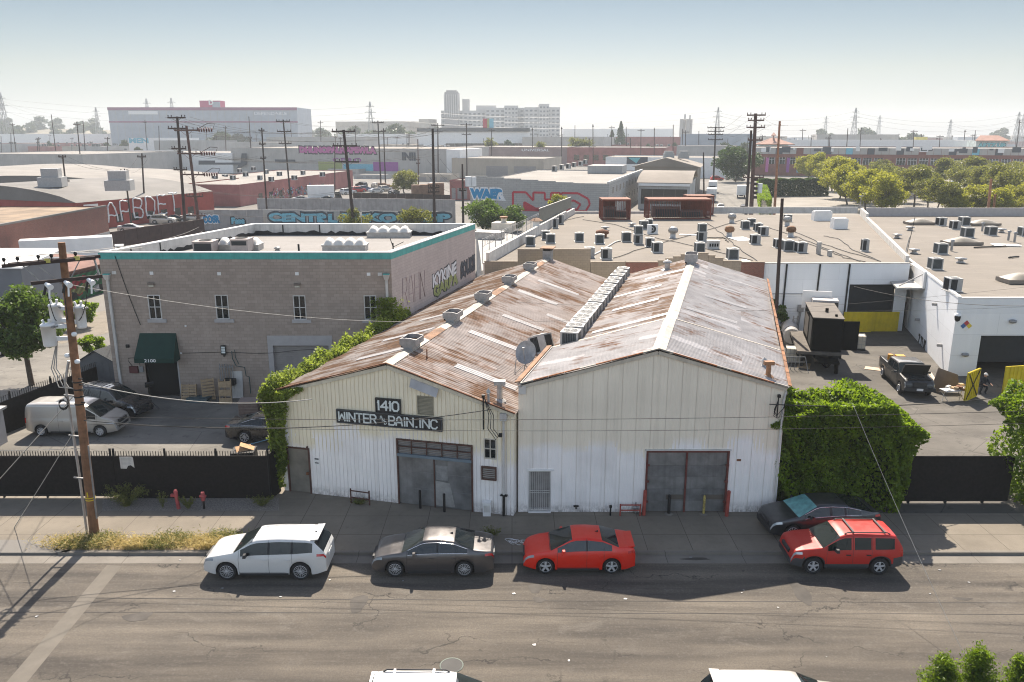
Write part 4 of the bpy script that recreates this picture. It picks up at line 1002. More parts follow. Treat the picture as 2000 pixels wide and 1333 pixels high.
x.add([WG.pt(U0,a0[1],.02),WG.pt(U1,a0[1],.02),WG.pt(U1+.1,lo_z+.3,pr_),WG.pt(U0-.1,lo_z+.3,pr_),WG.pt(U0-.1,lo_z,pr_),WG.pt(U1+.1,lo_z,pr_),WG.pt(U0-.1,lo_z,.02),WG.pt(U1+.1,lo_z,.02)],[(0,3,2,1),(3,4,5,2),(0,6,4,3),(1,2,5,7)]);awn=x.build('awning',M['awning'],gb)
x=MB();wtext(x,WG,'2100',U0+.55,U0+1.3,lo_z+.06,lo_z+.27,pr_+.005,.02);x.build('awning_number',M['white'],awn)
for(px,py0,py1)in((210,536,700),(755,536,640)):
 x=MB();u,z1=WG.uz(px,py0);u2,z0=WG.uz(px+3,py1);z0=0.1
 x.hexa([WG.pt(u-.1,z1-.35,.02),WG.pt(u+.1,z1-.35,.02),WG.pt(u+.1,z1-.35,.2),WG.pt(u-.1,z1-.35,.2),WG.pt(u-.22,z1,.0),WG.pt(u+.22,z1,.0),WG.pt(u+.22,z1,.3),WG.pt(u-.22,z1,.3)])
 x.wbox(WG,u-.2,u+.2,z1,z1+.05,.02,.28,1);x.wbox(WG,u-.075,u+.075,z0,z1-.35,.02,.16)
 x.build('downspout',[M['offwhite'],M['teal']],gb)
for px,py in((296,534),(428,535),(580,535),(720,536),(223,533),(742,536)):
 u,z=WG.uz(px,py);x=MB();s_=.11 if px not in(223,742)else .13;x.wbox(WG,u-s_,u+s_,z-.1,z+.1,.0,.03);x.build('vent_plate',M['white']if px not in(223,742)else M['offwhite'],gb)
for px,py in((296,556),(581,557)):
 u,z=WG.uz(px,py);x=MB();x.wbox(WG,u-.2,u+.2,z-.02,z+.13,.0,.16);x.wbox(WG,u-.15,u+.15,z-.14,z-.03,.0,.12,1);x.build('wall_light',[plain('lamp_bronze',(.16,.13,.11),.6),plain('lamp_lens',(.55,.52,.44),.3)],gb)
u,z=WG.uz(438,683);x=MB();x.wbox(WG,u-.16,u+.16,z-.3,z+.32,.1,.2);x.wbox(WG,u-.04,u+.04,z-.45,z-.3,0,.16)
for k in range(3):x.wbox(WG,u-.12,u+.12,z-.2+k*.16,z-.08+k*.16,.2,.215,1)
x.build('flood_light',[M['black'],M['letter']],gb)
x=MB();u,z=WG.uz(263,721);x.wbox(WG,u-.3,u+.25,z-.25,z+.2,0,.14,0);x.wbox(WG,u+.35,u+.6,z-.2,z+.2,0,.1,1)
x.tube([WG.pt(u-.1,z+.2,.05),WG.pt(u-.3,z+.5,.05),WG.pt(u-.3,z+.75,.05),WG.pt(u+.4,z+.8,.05),WG.pt(u+.4,z+.2,.05)],.02,5,2)
u2,z2=WG.uz(250,676);x.wbox(WG,u2-.1,u2+.1,z2-.1,z2+.1,0,.12,2);x.build('electric_box',[plain('box_redbrown',(.1,.03,.03),.7),M['zinc'],M['black']],gb)
for px,py in((363,637),(354,690)):u,z=WG.uz(px,py);x=MB();x.wbox(WG,u-.05,u+.05,z-.05,z+.05,0,.08);x.build('camera',M['white'],gb)
x=MB();a=WG.uz(225,500);b=WG.uz(275,635);x.tube([WG.pt(a[0]+(b[0]-a[0])*t,a[1]+(b[1]-a[1])*t-.2*math.sin(math.pi*t),.04)for t in np.linspace(0,1,10)],.022,5)
a=WG.uz(357,690);b=WG.uz(640,686);x.tube([WG.pt(a[0]+(b[0]-a[0])*t,a[1]+.15*math.sin(t*9)*t+(b[1]-a[1])*t,.05)for t in np.linspace(0,1,16)],.015,5);x.build('wall_cable',M['black'],gb)
x=MB();u,z=WG.uz(455,700);pts=[WG.pt(u+du,z+dz_,.1)for du,dz_ in((0,.5),(.0,0),(.2,-.5),(.75,-.6),(.8,-1.2),(1.0,-1.25),(1.0,-2.4))];x.tube(pts,.03,5);x.tube([p+V((.2,0,.1))for p in pts[:3]],.025,5);x.build('conduit',plain('green_conduit',(.03,.06,.06),.6),gb)
def outline_text(W,txt,px0,py0,px1,py1,mats,bold,parent,slope=0.0,jig=.03,dd=.012,edge=.05,seed=1):
 u0,za=W.uz(px0,py1);u1,zb=W.uz(px1,py1+slope);z1=W.uz(px0,py0)[1];h=z1-za
 x=MB();wtext(x,W,txt,u0-edge,u1+edge,za-edge,z1+edge,dd,bold+.05,0,.008,(zb-za)/h,0,jig,seed);wtext(x,W,txt,u0,u1,za,z1,dd+.006,bold,1,.008,(zb-za)/h,0,jig,seed)
 return x.build('graffiti',mats,parent)
gmats={k:plain('spray_'+k,v,.6,0,.2,4)for k,v in dict(black=(.03,.03,.035),white=(.68,.68,.68),olive=(.3,.33,.12),aqua=(.14,.42,.45),faint=(.33,.25,.25),pink=(.45,.12,.3),cyan=(.16,.42,.52),blue=(.02,.22,.42),red=(.42,.03,.05),green=(.03,.22,.09),slate=(.055,.065,.08),purple=(.28,.08,.28)).items()}
def graf(txt,rect,mats,bold,jig,seed):
 (xa,ya),(xb,yb),h_=rect
 u0,z0=WS.uz(xa,ya);u1,z1=WS.uz(xb,yb);x=MB();zt_=WS.uz(xa,ya-h_)[1]-z0
 for e_,m_ in((.07,0),(0,1)):wtext(x,WS,txt,u0-e_,u1+e_,z0-e_,z0+zt_+e_,.012+.008*m_,bold+e_*.7,m_,.006,(z1-z0)/zt_,0,jig,seed)
 x.build('graffiti',[gmats[m]for m in mats],gb)
graf('GARBA',((847,582),(894,553),24),('black','olive'),.05,.1,2)
graf('KYKINE',((845,563),(891,535),26),('black','white'),.04,.11,3)
graf('SOUKE',((900,545),(927,527),30),('black','slate'),.05,.1,5)
x=MB();rr=random.Random(9);u0,z0=WS.uz(787,600);u1,z1=WS.uz(832,580)
for ch,k in zip('RAHN',range(4)):
 a=u0+(u1-u0)*k/4;b=a+(u1-u0)*.2;zz=z0+(z1-z0)*k/4;
 for ln in STROKES[ch]:x.tube([WS.pt(a+(b-a)*p[0]+.05*math.sin(p[1]*7),zz+1.9*p[1],.01)for p in ln],.022,4)
x.build('graffiti',gmats['faint'],gb)
def roof_pt(px,py):return gz(px,py,ZF_)
def skylight(px,py,wx,wy,label):
 p_=roof_pt(px,py);r_=thing('skylight',label,'skylight',p_,-YAW*.0,'white domed skylights on the grey building')
 x=MB();x.box(-wx/2,wx/2,-wy/2,wy/2,0,.36);x.box(-wx/2-.05,wx/2+.05,-wy/2-.05,wy/2+.05,.36,.46);x.build('curb',M['zincl'],r_,local=True)
 x=MB();nx,ny=41,11;P=[]
 for j in range(ny):
  row=[]
  for i in range(nx):
   a,b=i/(nx-1),j/(ny-1);h=math.sin(math.pi*b)**.5*(.16+.3*abs(math.sin(a*math.pi*4))**.7)*min(1,a*12,(1-a)*12)
   row.append(((a-.5)*wx,(b-.5)*wy,.46+h))
  P.append(row)
 x.grid(P);x.build('dome',plain('dome_acrylic',(.55,.53,.49),.35,0,.05),r_,local=True)
skylight(675,489,3.1,1.3,'front ribbed white skylight on the grey building roof')
skylight(761,463,3.5,1.4,'rear ribbed white skylight beside the antenna on the grey building')
skylight(470,488,3.0,1.3,'ribbed white skylight partly behind the beige roof units on the grey building')
def rooftop_unit(px,py,w_,d_,h_,label,dark):
 p_=roof_pt(px,py);r_=thing('air_conditioner',label,'air conditioner',p_,0,'beige packaged units on the grey building')
 x=MB();x.box(-w_/2,w_/2,-d_/2,d_/2,.12,h_);x.box(-w_/2-.04,w_/2+.04,-d_/2-.04,d_/2+.04,h_,h_+.06);x.box(-w_/2+.1,w_/2-.1,-d_/2+.1,d_/2-.1,0,.12,0);x.build('casing',plain('unit_beige',(.36,.31,.29),.6,0,.1,3),r_,local=True)
 x=MB();x.box(-w_/2+.1,w_/2-.1,-d_/2-.015,-d_/2,h_*(.2 if dark else .6),h_-.08);x.build('coil',M['acdark'],r_,local=True)
 x=MB();x.lathe([(.01,0),(.38,0),(.4,.04),(.44,.04),(.44,0)],(0,0,h_+.065),18);x.build('fan_guard',M['acdark'],r_,local=True)
rooftop_unit(403,493,1.4,1.2,.78,'left beige roof unit with a dark coil on the grey building',True)
rooftop_unit(474,493,1.25,1.3,.95,'right taller beige roof unit on the grey building',False)
x=MB();p_=roof_pt(707,456);x.tube([p_,p_+V((0,0,2.6))],.035,6)
for a in(0,2.1,4.2):x.tube([p_+V((.55*math.cos(a),.55*math.sin(a),.03)),p_+V((0,0,.8))],.02,5)
x.rbox(p_+V((-.55,-.1,0)),(.3,.3,.14),0,1);x.rbox(p_+V((.4,-.1,0)),(.3,.3,.14),0,1);x.rbox(p_+V((0,-.1,1.5)),(.16,.1,.25),0,1)
tag(x.build('antenna_mast',[M['zinc'],M['zincl']]),'thin antenna mast on a tripod in the middle of the grey building roof','antenna')
x=MB();p_=roof_pt(768,491);x.tube([p_,p_+V((0,0,.6))],.05,6);x.tube([p_+V((0,0,.3)),p_+V((-.2,0,.95))],.03,5);x.tube([p_+V((0,0,.3)),p_+V((.75,.2,.65))],.025,5)
tag(x.build('aerial_bracket',M['black']),'bent black aerial bracket near the front corner of the grey building roof','bracket')
x=MB();p_=roof_pt(584,494);x.cyl(p_,p_+V((0,0,.62)),.07);tag(x.build('vent_pipe',M['black']),'black vent pipe standing on the grey building roof','pipe')
x=MB();p_=roof_pt(542,490);x.lathe([(.2,0),(.14,.12),(.26,.16),(.2,.26),(.01,.3)],p_,12);tag(x.build('roof_vent',M['zincl']),'small mushroom vent on the grey building roof','vent')
def picket_fence(name,a,b,z0,zs,zp,label,cat,posts,group=None,step=.125,sl=None):
 a=V(a);b=V(b);r_=thing(name,label,cat,a,0,group);W_=Wall(a.xy,b.xy);L=W_.L
 x=MB();x.wbox(W_,0,L,z0,zs,0,.02);x.build('screen',M['screen'],r_)
 x=MB();n=int(L/step)
 for k in range(n+1):u=L*k/n;x.wbox(W_,u-.012,u+.012,z0+.03,zp,-.035,-.008)
 for z in(z0+.02,zs-.03):x.wbox(W_,0,L,z,z+.045,-.05,-.035)
 x.build('pickets',M['black'],r_)
 for u in posts:x=MB();u=L*u;x.wbox(W_,u-.045,u+.045,0,zp+.12,-.1,-.05);x.build('post',M['black'],r_)
 return r_,W_
fa_,fm_,fe_=gz(-140,972),gz(232,972),gz(526,980)
fa_.y=fm_.y=fe_.y=35.1
r_,W_=picket_fence('sliding_gate',fa_,fm_,.22,2.15,2.4,'black screened sliding gate across the left yard entrance behind the utility pole','gate',(.02,.4,.985))
x=MB();x.wbox(W_,0,W_.L,.1,.22,-.07,-.0)
for u in(.3,.63):x.wbox(W_,W_.L*u-.04,W_.L*u+.04,0,.22,-.08,0)
x.build('gate_rail',M['black'],r_)
r_,W_=picket_fence('screened_fence',fm_+V((.02,0,0)),fe_,0,2.15,2.4,'black screened picket fence before the left yard with a torn white notice','fence',(.0,.33,.66,.995))
ru=W_.rect(235,892,262,915);x=MB();u0,u1,z0,z1=ru;x.slab([W_.pt(u0,z0,.025),W_.pt(u0+.28,z0-.01,.025),W_.pt(u0+.36,z0+.14,.025),W_.pt(u0+.5,z0+.17,.025),W_.pt(u1,z0+.03,.025),W_.pt(u1-.02,z1-.05,.025),W_.pt(u1-.06,z1,.025),W_.pt(u0,z1,.025)],W_.N*.01);nt_=x.build('notice',M['offwhite'],r_)
x=MB()
for k in range(6):x.wbox(W_,u0+.08,u1-.12-.05*(k%2),z1-.09-k*.065,z1-.075-k*.065,.035,.037)
x.build('notice_print',plain('print_grey',(.3,.3,.3),.8),nt_)
ret=WL.pt(-.15,0,.1);picket_fence('screened_fence',fe_+V((.03,.0,0)),ret,0,2.2,2.35,'short black screened fence panel returning to the ivy corner of the shed','fence',(.0,1))
s0=gz(-70,803,2.2);s1=gz(134,728,2.2);s0.z=s1.z=0
picket_fence('screened_fence',s0,s1+(s1-s0)*.35,0,1.9,2.25,'black screened picket fence between the left yard and the side street','fence',(.0,.3,.6,1),step=.16)
pb=gz(185,1047);pt_=gy(120,474,pb.y);lean=(pt_-pb)
print('pole',pb,pt_)
pole=thing('utility_pole','brown wooden utility pole with three white transformers standing in the grass verge','utility pole',pb)
at=lambda t:pb+lean*t
x=MB();x.tube([at(-.01),at(.25),at(.6),at(1)],[.2,.185,.165,.135],14);x.build('shaft',M['poleold'],pole)
x=MB();x.tube([at(.135),at(.138)],.198,14);x.tube([at(.143),at(.146)],.198,14);x.rbox(at(.15)+V((.0,-.2,0)),(.05,.02,.22));x.build('yellow_band',M['yellow'],pole)
x=MB();c0=gz(170,1042);x.tube([c0,c0+V((-.02,.1,3.0)),at(.55)+V((-.5,.0,0)),at(.62)+V((-.25,0,0))],.055,8);x.build('conduit',M['zincl'],pole)
x=MB()
for t in(.21,.36,.5):x.bar(at(t),at(t)+V((-.62,.02,.06)),.05,.05)
x.build('conduit_bracket',M['zincl'],pole)
x=MB();x.bar(at(.02)+V((.2,-.05,.6)),at(.33)+V((.16,-.05,0)),.1,.05);x.build('cable_guard',M['zinc'],pole)
ca=V((.76,.65,0)).normalized()
def crossarm(t,l,r,dy,m='poledark'):
 x=MB();c_=at(t)+V((0,dy,0));x.bar(c_-ca*l,c_+ca*r,.11,.13);x.build('crossarm',M[m],pole);return c_
c1=crossarm(.945,2.0,1.25,-.2);crossarm(.945,2.0,1.25,.2);c2=crossarm(.885,1.1,1.45,-.22)
x=MB();x.bar(c1-ca*1.35,c2-ca*.75,.05);x.bar(c1+ca*1.2,c2+ca*1.35,.06);x.bar(c1+ca*.7,at(.86),.04);x.bar(c1-ca*.9,at(.86),.04);x.build('arm_brace',M['zinc'],pole)
def insul(p):x=MB();x.lathe([(.02,0),(.02,.1),(.06,.11),(.05,.16),(.075,.17),(.05,.24),(.01,.26)],p,10);x.build('insulator',M['black'],pole)
ins=[c1+ca*d_+V((0,0,.06))for d_ in(-1.9,-1.45,-.75,-.3,.55)]
for p in ins:insul(p)
for d_ in(-.55,.12,.95):
 x=MB();p=c2+ca*d_+V((0,-.12,-.15));x.tube([p+V((.05,-.05,.1)),p+V((.32,-.22,-.02))],[.07,.12],9);x.tube([p+V((.25,-.2,.0)),p+V((.22,-.24,-.45))],.035,7);x.tube([p,p+V((-.12,0,-.35))],.05,7,1);x.build('fuse_cutout',[M['porcelain'],M['trim']],pole)
for d_ in(-.42,.62):x=MB();x.rbox(c1+ca*d_+V((0,-.08,-.02)),(.2,.03,.16),.29);x.build('yellow_tag',plain('faded_yellow',(.5,.45,.12),.7)if d_<0 else bpy.data.materials['faded_yellow'],pole)
for dx,dy,t,r in((-.74,-.3,.675,.27),(-.64,.22,.73,.26),(.34,.2,.725,.21)):
 x=MB();p=at(t)+V((dx,dy,0));x.lathe([(.01,0),(r*.85,0),(r*.92,.06),(r,.84),(r*1.04,.84),(r*1.04,.89),(r*.9,.93),(.01,.97)],p,20)
 x.tube([p+V((.1,-.05,.92)),p+V((.14,-.08,1.13))],.05,7);x.tube([p+V((-.1,-.05,.92)),p+V((-.14,-.08,1.1))],.05,7);x.bar(p+V((0,0,.8)),at(t+.06),.1,.16);x.bar(p+V((0,0,.3)),at(t+.02),.1,.16)
 for k in range(3):x.tube([p+V((r*.8+k*.02,-r*.5+k*.12,.82)),p+V((r*1.2+k*.02,-r*.6+k*.12,.8))],.035,6,1)
 x.build('transformer',[M['transf'],M['zinc']],pole)
for t,dx in((.71,.16),(.62,.16),(.64,-.22)):x=MB();x.lathe([(.01,-.1),(.09,-.07),(.11,0),(.09,.07),(.01,.1)],at(t)+V((dx,-.12,0)),10);x.build('insulator_ball',M['porcelain'],pole)
def sag(a,b,s,n=18):
 a=V(a);b=V(b);return[a.lerp(b,i/n)-V((0,0,s*4*(i/n)*(1-i/n)))for i in range(n+1)]
for d_,k in((-.5,0),(.1,1),(.95,2)):
 x=MB();x.tube(sag(c2+ca*d_+V((0,-.2,-.4)),at(.73)+V((-.5+.45*k,-.1,.3)),.25,8),.018,4);x.build('jumper',M['cable'],pole)
x=MB()
for k in range(3):x.tube([at(.74)+V((-.55,-.1,-.5)),at(.62)+V((-.95+.1*k,-.1,-.3)),at(.55)+V((-.7+.2*k,-.15,-.2)),at(.53)+V((-.12,-.15,.0))],.022,5)
for k in range(9):a=k*.7;x.tube([at(.47)+V((-.55+.2*math.cos(a+j),-.2,.25*math.sin(a+j)+.03*k))for j in np.linspace(0,2.5,6)],.016,4,1)
x.build('cable_loops',[M['cable_grey'],M['cable']],pole)
x=MB()
for t in(.475,.5,.525,.55):x.tube([at(t-.002),at(t+.002)],.195,12)
for k in range(5):x.rbox(at(.48+k*.02)+V((.2,-.1,0)),(.16,.05,.05))
x.build('cable_clamps',M['black'],pole)
def cable(pts,r,label,m='cable',name='overhead_cable',n=4,group=None):
 x=MB();x.tube(pts,r,n);o=x.build(name,M[m]);tag(o,label,'cable',group);return o
P_=lambda px,py,y:gy(px,py,y)
cable(sag(at(.43),P_(2400,790,29.5),.35,40),.011,'upper thin black cable across both shed fronts from the brown pole')
cable(sag(at(.425)+V((0,-.1,-.05)),P_(960,800,33.0),.6,30),.02,'thick twisted black cable from the brown pole to the roof of the name sign shed')
cable(sag(at(.405),P_(2500,808,29.5),.5,40),.009,'lower thin grey cable across both shed fronts from the brown pole','cable')
cable(sag(at(.55),P_(610,780,33.5),.5,24),.02,'grey service cable sloping from the brown pole down past the yard to the ivy','cable_grey')
cable(sag(at(.87),P_(1000,620,48),.8,24),.012,'pale thin cable crossing the front of the grey building at the windows','cable_grey')
cable(sag(P_(1665,788,31),P_(1990,1500,20),.25,24),.009,'pale drop wire running down to the lower right over the road','cable_grey')
cable(sag(P_(1503,790,33.2),P_(2150,745,40),.55,24),.022,'thick black service cable from the pale gabled shed past the clipped hedge')
for i,(qx,qy,lb)in enumerate(((-60,1000,'upper stranded guy wire'),(-30,1120,'lower stranded guy wire'),(-80,880,'thin loose guy wire'))):
 cable(sag(at(.52-.1*i),P_(qx,qy,33.5-i),.05,6),.02-.004*i,lb+' from the brown pole to the left of the gate','cable_grey','guy_wire')
x=MB();p_=WL.pt(WL.uz(948,775)[0],zF+.75,.35);x.tube([p_-V((0,0,1.5)),p_],.035,7);x.rbox(p_,(.14,.14,.12))
for k in range(3):x.tube([p_+V((.05,-.1,0)),p_+V((.25+.1*k,-.35,-.7)),p_+V((.2+.12*k,-.4,-1.3)),p_+V((.55+.06*k,-.35,-1.85+.1*k)),p_+V((.75,-.25,-1.6))],.017,5)
x.rbox(p_+V((.75,-.25,-1.75)),(.16,.12,.16));x.build('service_entrance',M['black'],ws)
x=MB();p_=WR.pt(WR.L-.35,zF2-.4,.12);x.tube([p_-V((0,0,.9)),p_+V((0,0,.1))],.03,6);x.rbox(p_+V((0,-.05,.05)),(.12,.12,.14))
for k in range(4):x.tube([p_+V((0,-.05,.0)),p_+V((-.22,-.2,-.45-.1*k)),p_+V((.1*k-.1,-.22,-.75-.1*k)),p_+V((.25,-.15,-.35+.1*k))],.016,5)
x.build('service_entrance',M['black'],ws2)
c=make_car('parked_car','white estate crossover with black spoked wheels at the kerb before the yard fence','car',SPEC['crossover'],PAINT['white'],'cars parked along the kerb');place_car(c,(445,1131),(590,1131),-.12,SPEC['crossover'],1);WHITE=c
c=make_car('parked_car','dark grey sedan with spoked wheels at the kerb before the name sign shed','car',SPEC['sedan'],PAINT['grey'],'cars parked along the kerb');place_car(c,(772,1125),(908,1125),-.12,SPEC['sedan'],1);GREY=c
c=make_car('parked_car','bright red sedan with five spoke wheels parked at the kerb','car',SPEC['small_sedan'],PAINT['red'],'cars parked along the kerb');place_car(c,(1066,1119),(1193,1119),-.12,SPEC['small_sedan'],1);RED=c
c=make_car('parked_suv','red boxy off-roader with grey cladding and roof bars at the kerb','suv',SPEC['boxy_suv'],PAINT['maroon'],'cars parked along the kerb');place_car(c,(1586,1120),(1713,1121),-.12,SPEC['boxy_suv'],1);SUV=c
SPEC['fastback']['wsm']=plain('teal_sunshade',(.12,.3,.3),.35,0,.4,3)
c=make_car('parked_car','dark grey fastback with a teal windscreen shade parked before the clipped hedge','car',SPEC['fastback'],PAINT['steel'],'cars parked along the kerb');place_car(c,(1540,1053),(1674,1047),0,SPEC['fastback'],1)
c=make_car('delivery_van','silver delivery van parked behind the left yard gate','van',SPEC['van'],PAINT['silver']);place_car(c,(200,853),(83,852),0,SPEC['van'],-1)
c=make_car('parked_suv','black car with its long bonnet beside the silver van and grey shed','suv',SPEC['tall_suv'],PAINT['black']);place_car(c,(262,823),(150,806),0,SPEC['tall_suv'],-1)
SPEC['dark_sedan']=dict(SPEC['sedan'],rim='ten')
c=make_car('parked_car','black sedan half hidden by the ivy corner of the shed','car',SPEC['dark_sedan'],PAINT['black']);place_car(c,(590,866),(463,864),0,SPEC['dark_sedan'],-1)
c=make_car('parked_suv','white estate with roof rails cut off by the bottom edge near the manhole','suv',SPEC['tall_suv'],PAINT['white'],'cars parked on the near side of the road');pz=gz(869,1307,1.62);c.location=(pz.x,pz.y-.66,-.12);c.rotation_euler=(0,0,0)
for k in KIDS[c.name]:
 if k.name.startswith(('roof_rail','cross_bar')):k.material_slots[0].link='OBJECT';k.material_slots[0].material=M['chrome']if 'cross' in k.name else M['trim']
c=make_car('parked_suv','silver estate with roof ribs cut off by the bottom edge on the right','suv',SPEC['crossover'],PAINT['silver'],'cars parked on the near side of the road');pz=gz(1526,1307,1.52);c.location=(pz.x,pz.y-.66,-.12);c.rotation_euler=(0,0,0)
rr=random.Random(17);lit0=None
for k in range(26):
 p=gz(rr.uniform(20,1980),rr.uniform(1095,1300),-.12)if k<17 else gz(rr.uniform(250,1950),rr.uniform(1088,1098),-.12)
 s=rr.uniform(.03,.09);a=rr.uniform(0,3)
 x=MB();x.slab([p+V((s*math.cos(a+j)*rr.uniform(.6,1.2),s*math.sin(a+j)*rr.uniform(.5,1),.006))for j in(0,1.4,2.9,4.4)],(0,0,.012));kind(tag(x.build('litter',M['zinc']),'small scrap of pale litter lying on the road','litter','scraps of litter on the road'),'thing')
M['oil']=plain('oil_stain',(.055,.048,.041),.8,0,.3,2)
for k,(px,py,w_,h_)in enumerate(((1045,1150,.25,.4),(1052,1172,.22,.2),(1562,1155,.3,.9),(1150,1098,.5,.12),(1360,1092,.6,.1),(270,1205,.5,.3),(700,1180,.3,.7),(1880,1170,.35,.12))):
 p=gz(px,py,-.12);sm_=MB();sm_.add([(p.x+w_*math.cos(a)*(1+.25*math.sin(3*a+k)),p.y+h_*math.sin(a)*(1+.2*math.cos(2*a+k)),-.1185+.0002*k)for a in np.linspace(0,5.9,16)],[tuple(range(16))]);kind(sm_.build('oil_stain',M['oil']))
sh=gz(198,770);shed=thing('garden_shed','small grey shed with a dark gabled roof behind the silver van','shed',sh)
a=gy(160,770,sh.y).x;b=gy(232,770,sh.y).x;hw=(b-a)/2;cx=(a+b)/2;y0=sh.y;dp=2.4;hz_=gy(160,708,y0).z;rz_=gy(196,690,y0).z+.1
x=MB();x.slab([(a,y0,0),(b,y0,0),(b,y0,hz_),(cx,y0,rz_),(a,y0,hz_)],D*dp)
for k in range(1,6):x.bar((a+(b-a)*k/6,y0-.01,0),(a+(b-a)*k/6,y0-.01,hz_),.03,.015)
x.build('wall',M['greyshed'],shed)
for sg,e_ in((-1,V((a-.15,y0-.15,hz_-.08))),(1,V((b+.15,y0-.15,hz_-.08)))):
 x=MB();t_=V((cx,y0-.15,rz_+.05));x.slab([e_,t_,t_+D*(dp+.3),e_+D*(dp+.3)],(0,0,.06));x.build('roof',M['shedroof'],shed)
x=MB();r0=gy(163,765,y0),gy(184,732,y0);x.box(r0[0].x,r0[1].x,y0-.05,y0-.01,.15,r0[1].z);x.build('door_panel',M['white'],shed)
def pallet(name,px,py,w_,h_,tilt,rz_,label,m='wood',slats=7):
 p_=gz(px,py);r_=thing(name,label,'pallet',p_,0,'pallets by the grey building wall');Mx=Matrix.Translation(p_)@Matrix.Rotation(rz_,4,'Z')@Matrix.Rotation(tilt,4,'X')
 def bx(mb,x0,x1,y0_,y1_,z0_,z1_):mb.hexa([Mx@V(c_)for c_ in[(x0,y0_,z0_),(x1,y0_,z0_),(x1,y1_,z0_),(x0,y1_,z0_),(x0,y0_,z1_),(x1,y0_,z1_),(x1,y1_,z1_),(x0,y1_,z1_)]])
 x=MB()
 for k in range(slats):z0_=h_*k/slats;bx(x,-w_/2,w_/2,-.02,0,z0_+.01,z0_+h_/slats*.72);bx(x,-w_/2,w_/2,.1,.12,z0_+.01,z0_+h_/slats*.72)
 x.build('deck_boards',M[m],r_)
 x=MB()
 for u in(-w_/2,-.03,w_/2-.06):bx(x,u,u+.06,0,.1,0,h_)
 x.build('stringers',M[m],r_)
pallet('wooden_pallet',369,783,1.0,1.1,-.18,0,'brown pallet leaning by the door under the green awning',slats=6)
pallet('wooden_pallet',409,782,.8,1.45,-.12,.5,'tilted narrow pallet between the other two pallets by the grey wall')
pallet('wooden_pallet',441,790,.8,1.65,-.1,.05,'pale new pallet standing upright by the white board',slats=3)
x=MB();p_=gz(465,778);x.rbox(p_,(.7,.08,1.8),0,0,('X',-.15));tag(x.build('leaning_board',M['offwhite']),'white board leaning on the grey wall beside the pale pallet','board')
x=MB();p0_=WG.uz(433,742)
for k in range(6):u=p0_[0]+k*.17;x.wbox(WG,u-.02,u+.02,p0_[1]-.1,p0_[1]+1.15-.02*k,.15,.2)
x.wbox(WG,p0_[0],p0_[0]+.9,p0_[1],p0_[1]+.05,.14,.21);x.wbox(WG,p0_[0],p0_[0]+.9,p0_[1]+.9,p0_[1]+.95,.14,.21)
for k in(0,5):u=p0_[0]+k*.17;x.wbox(WG,u-.02,u+.02,0,p0_[1],.15,.2)
x.wbox(WG,p0_[0]+.35,p0_[0]+1.05,p0_[1]-.2,p0_[1]+.2,.25,.7,1)
tag(x.build('metal_rack',[M['zinc'],M['black']]),'grey metal rack holding a black tub against the grey wall','rack')
for(ax_,ay_,w_,d_,h_,lb)in((489,812,1.15,.9,1.0,'left brown wrapped crate behind the black sedan'),(527,800,1.3,1.2,.7,'rear low brown crate behind the black sedan'),(535,812,1.2,.8,.62,'front low brown crate behind the black sedan')):
 p_=gz(ax_,ay_);x=MB();x.rbox(p_,(w_,d_,h_),.1,0);x.rbox(p_+V((0,0,h_)),(w_+.03,d_+.03,.05),.1,1)
 for k in range(1,5):x.rbox(p_+V((0,0,h_*k/5)),(w_+.02,d_+.02,.02),.1,1)
 tag(x.build('wrapped_crate',[plain('crate_brown',(.17,.12,.1),.7,0,.25,6)if 'crate_brown' not in bpy.data.materials else bpy.data.materials['crate_brown'],plain('crate_wrap',(.24,.19,.17),.5)if 'crate_wrap' not in bpy.data.materials else bpy.data.materials['crate_wrap']]),lb,'crate','crates in the left yard')
p_=gz(389,787);x=MB();x.slab([p_+V((-.9,0,0)),p_+V((.5,-.1,0)),p_+V((.6,.6,0)),p_+V((-.8,.7,0))],(0.05,.05,.28));tag(x.build('tarp_heap',plain('tarp_slate',(.05,.08,.09),.6,0,.3,3)),'slate blue tarp heap on the ground between the pallets','tarp')
p_=gz(297,800);x=MB();x.tube([p_+V((0,0,.3)),p_+V((0,0,1.7))],.025,6)
for a in(0,2.1,4.2):x.tube([p_+V((.5*math.cos(a),.5*math.sin(a),.01)),p_+V((0,0,.55))],.02,5)
x.rbox(p_+V((0,0,1.55)),(.5,.2,.26),.6,0,('X',.5));tag(x.build('work_light',M['black']),'black work light on a tripod in the left yard','work light')
x=MB();p_=gz(261,765);x.rbox(p_,(.14,.04,1.7),.2,0,('X',-.2));tag(x.build('leaning_board',M['white']),'narrow white plank leaning beside the electric box on the grey wall','board')
p_=gy(525,866,36.6);x=MB()
bx0=gz(520,900);x.rbox(V((bx0.x,36.4,0)),(1.1,.9,1.95),.1,0);tag(x.build('scrap_bin',M['black']),'black bin of scrap behind the fence corner at the ivy','bin')
x=MB();q=V((bx0.x+.05,36.35,1.97));x.rbox(q,(.75,.6,.03),.5,0,('X',.35));x.rbox(q+V((.1,.15,.1)),(.7,.5,.03),.2,0,('Y',.4));tag(x.build('cardboard_sheet',M['cardb']),'brown cardboard on the scrap bin behind the fence corner','cardboard')
x=MB();x.bar(gz(474,872,.9),gy(545,853,36.6),.08,.03);tag(x.build('blue_pole',M['blue']),'blue bar sloping up to the ivy above the scrap bin','bar')
p_=gz(349,994);x=MB();x.tube([p_-V((0,0,.02)),p_+V((-.06,0,.85))],.085,10);x.rbox(p_+V((-.14,0,.62)),(.3,.12,.12));x.tube([p_+V((-.06,0,.85)),p_+V((-.06,0,.95))],[.1,.06],10);tag(x.build('hydrant',M['hyd']),'tall pink red standpipe hydrant before the yard fence','hydrant')
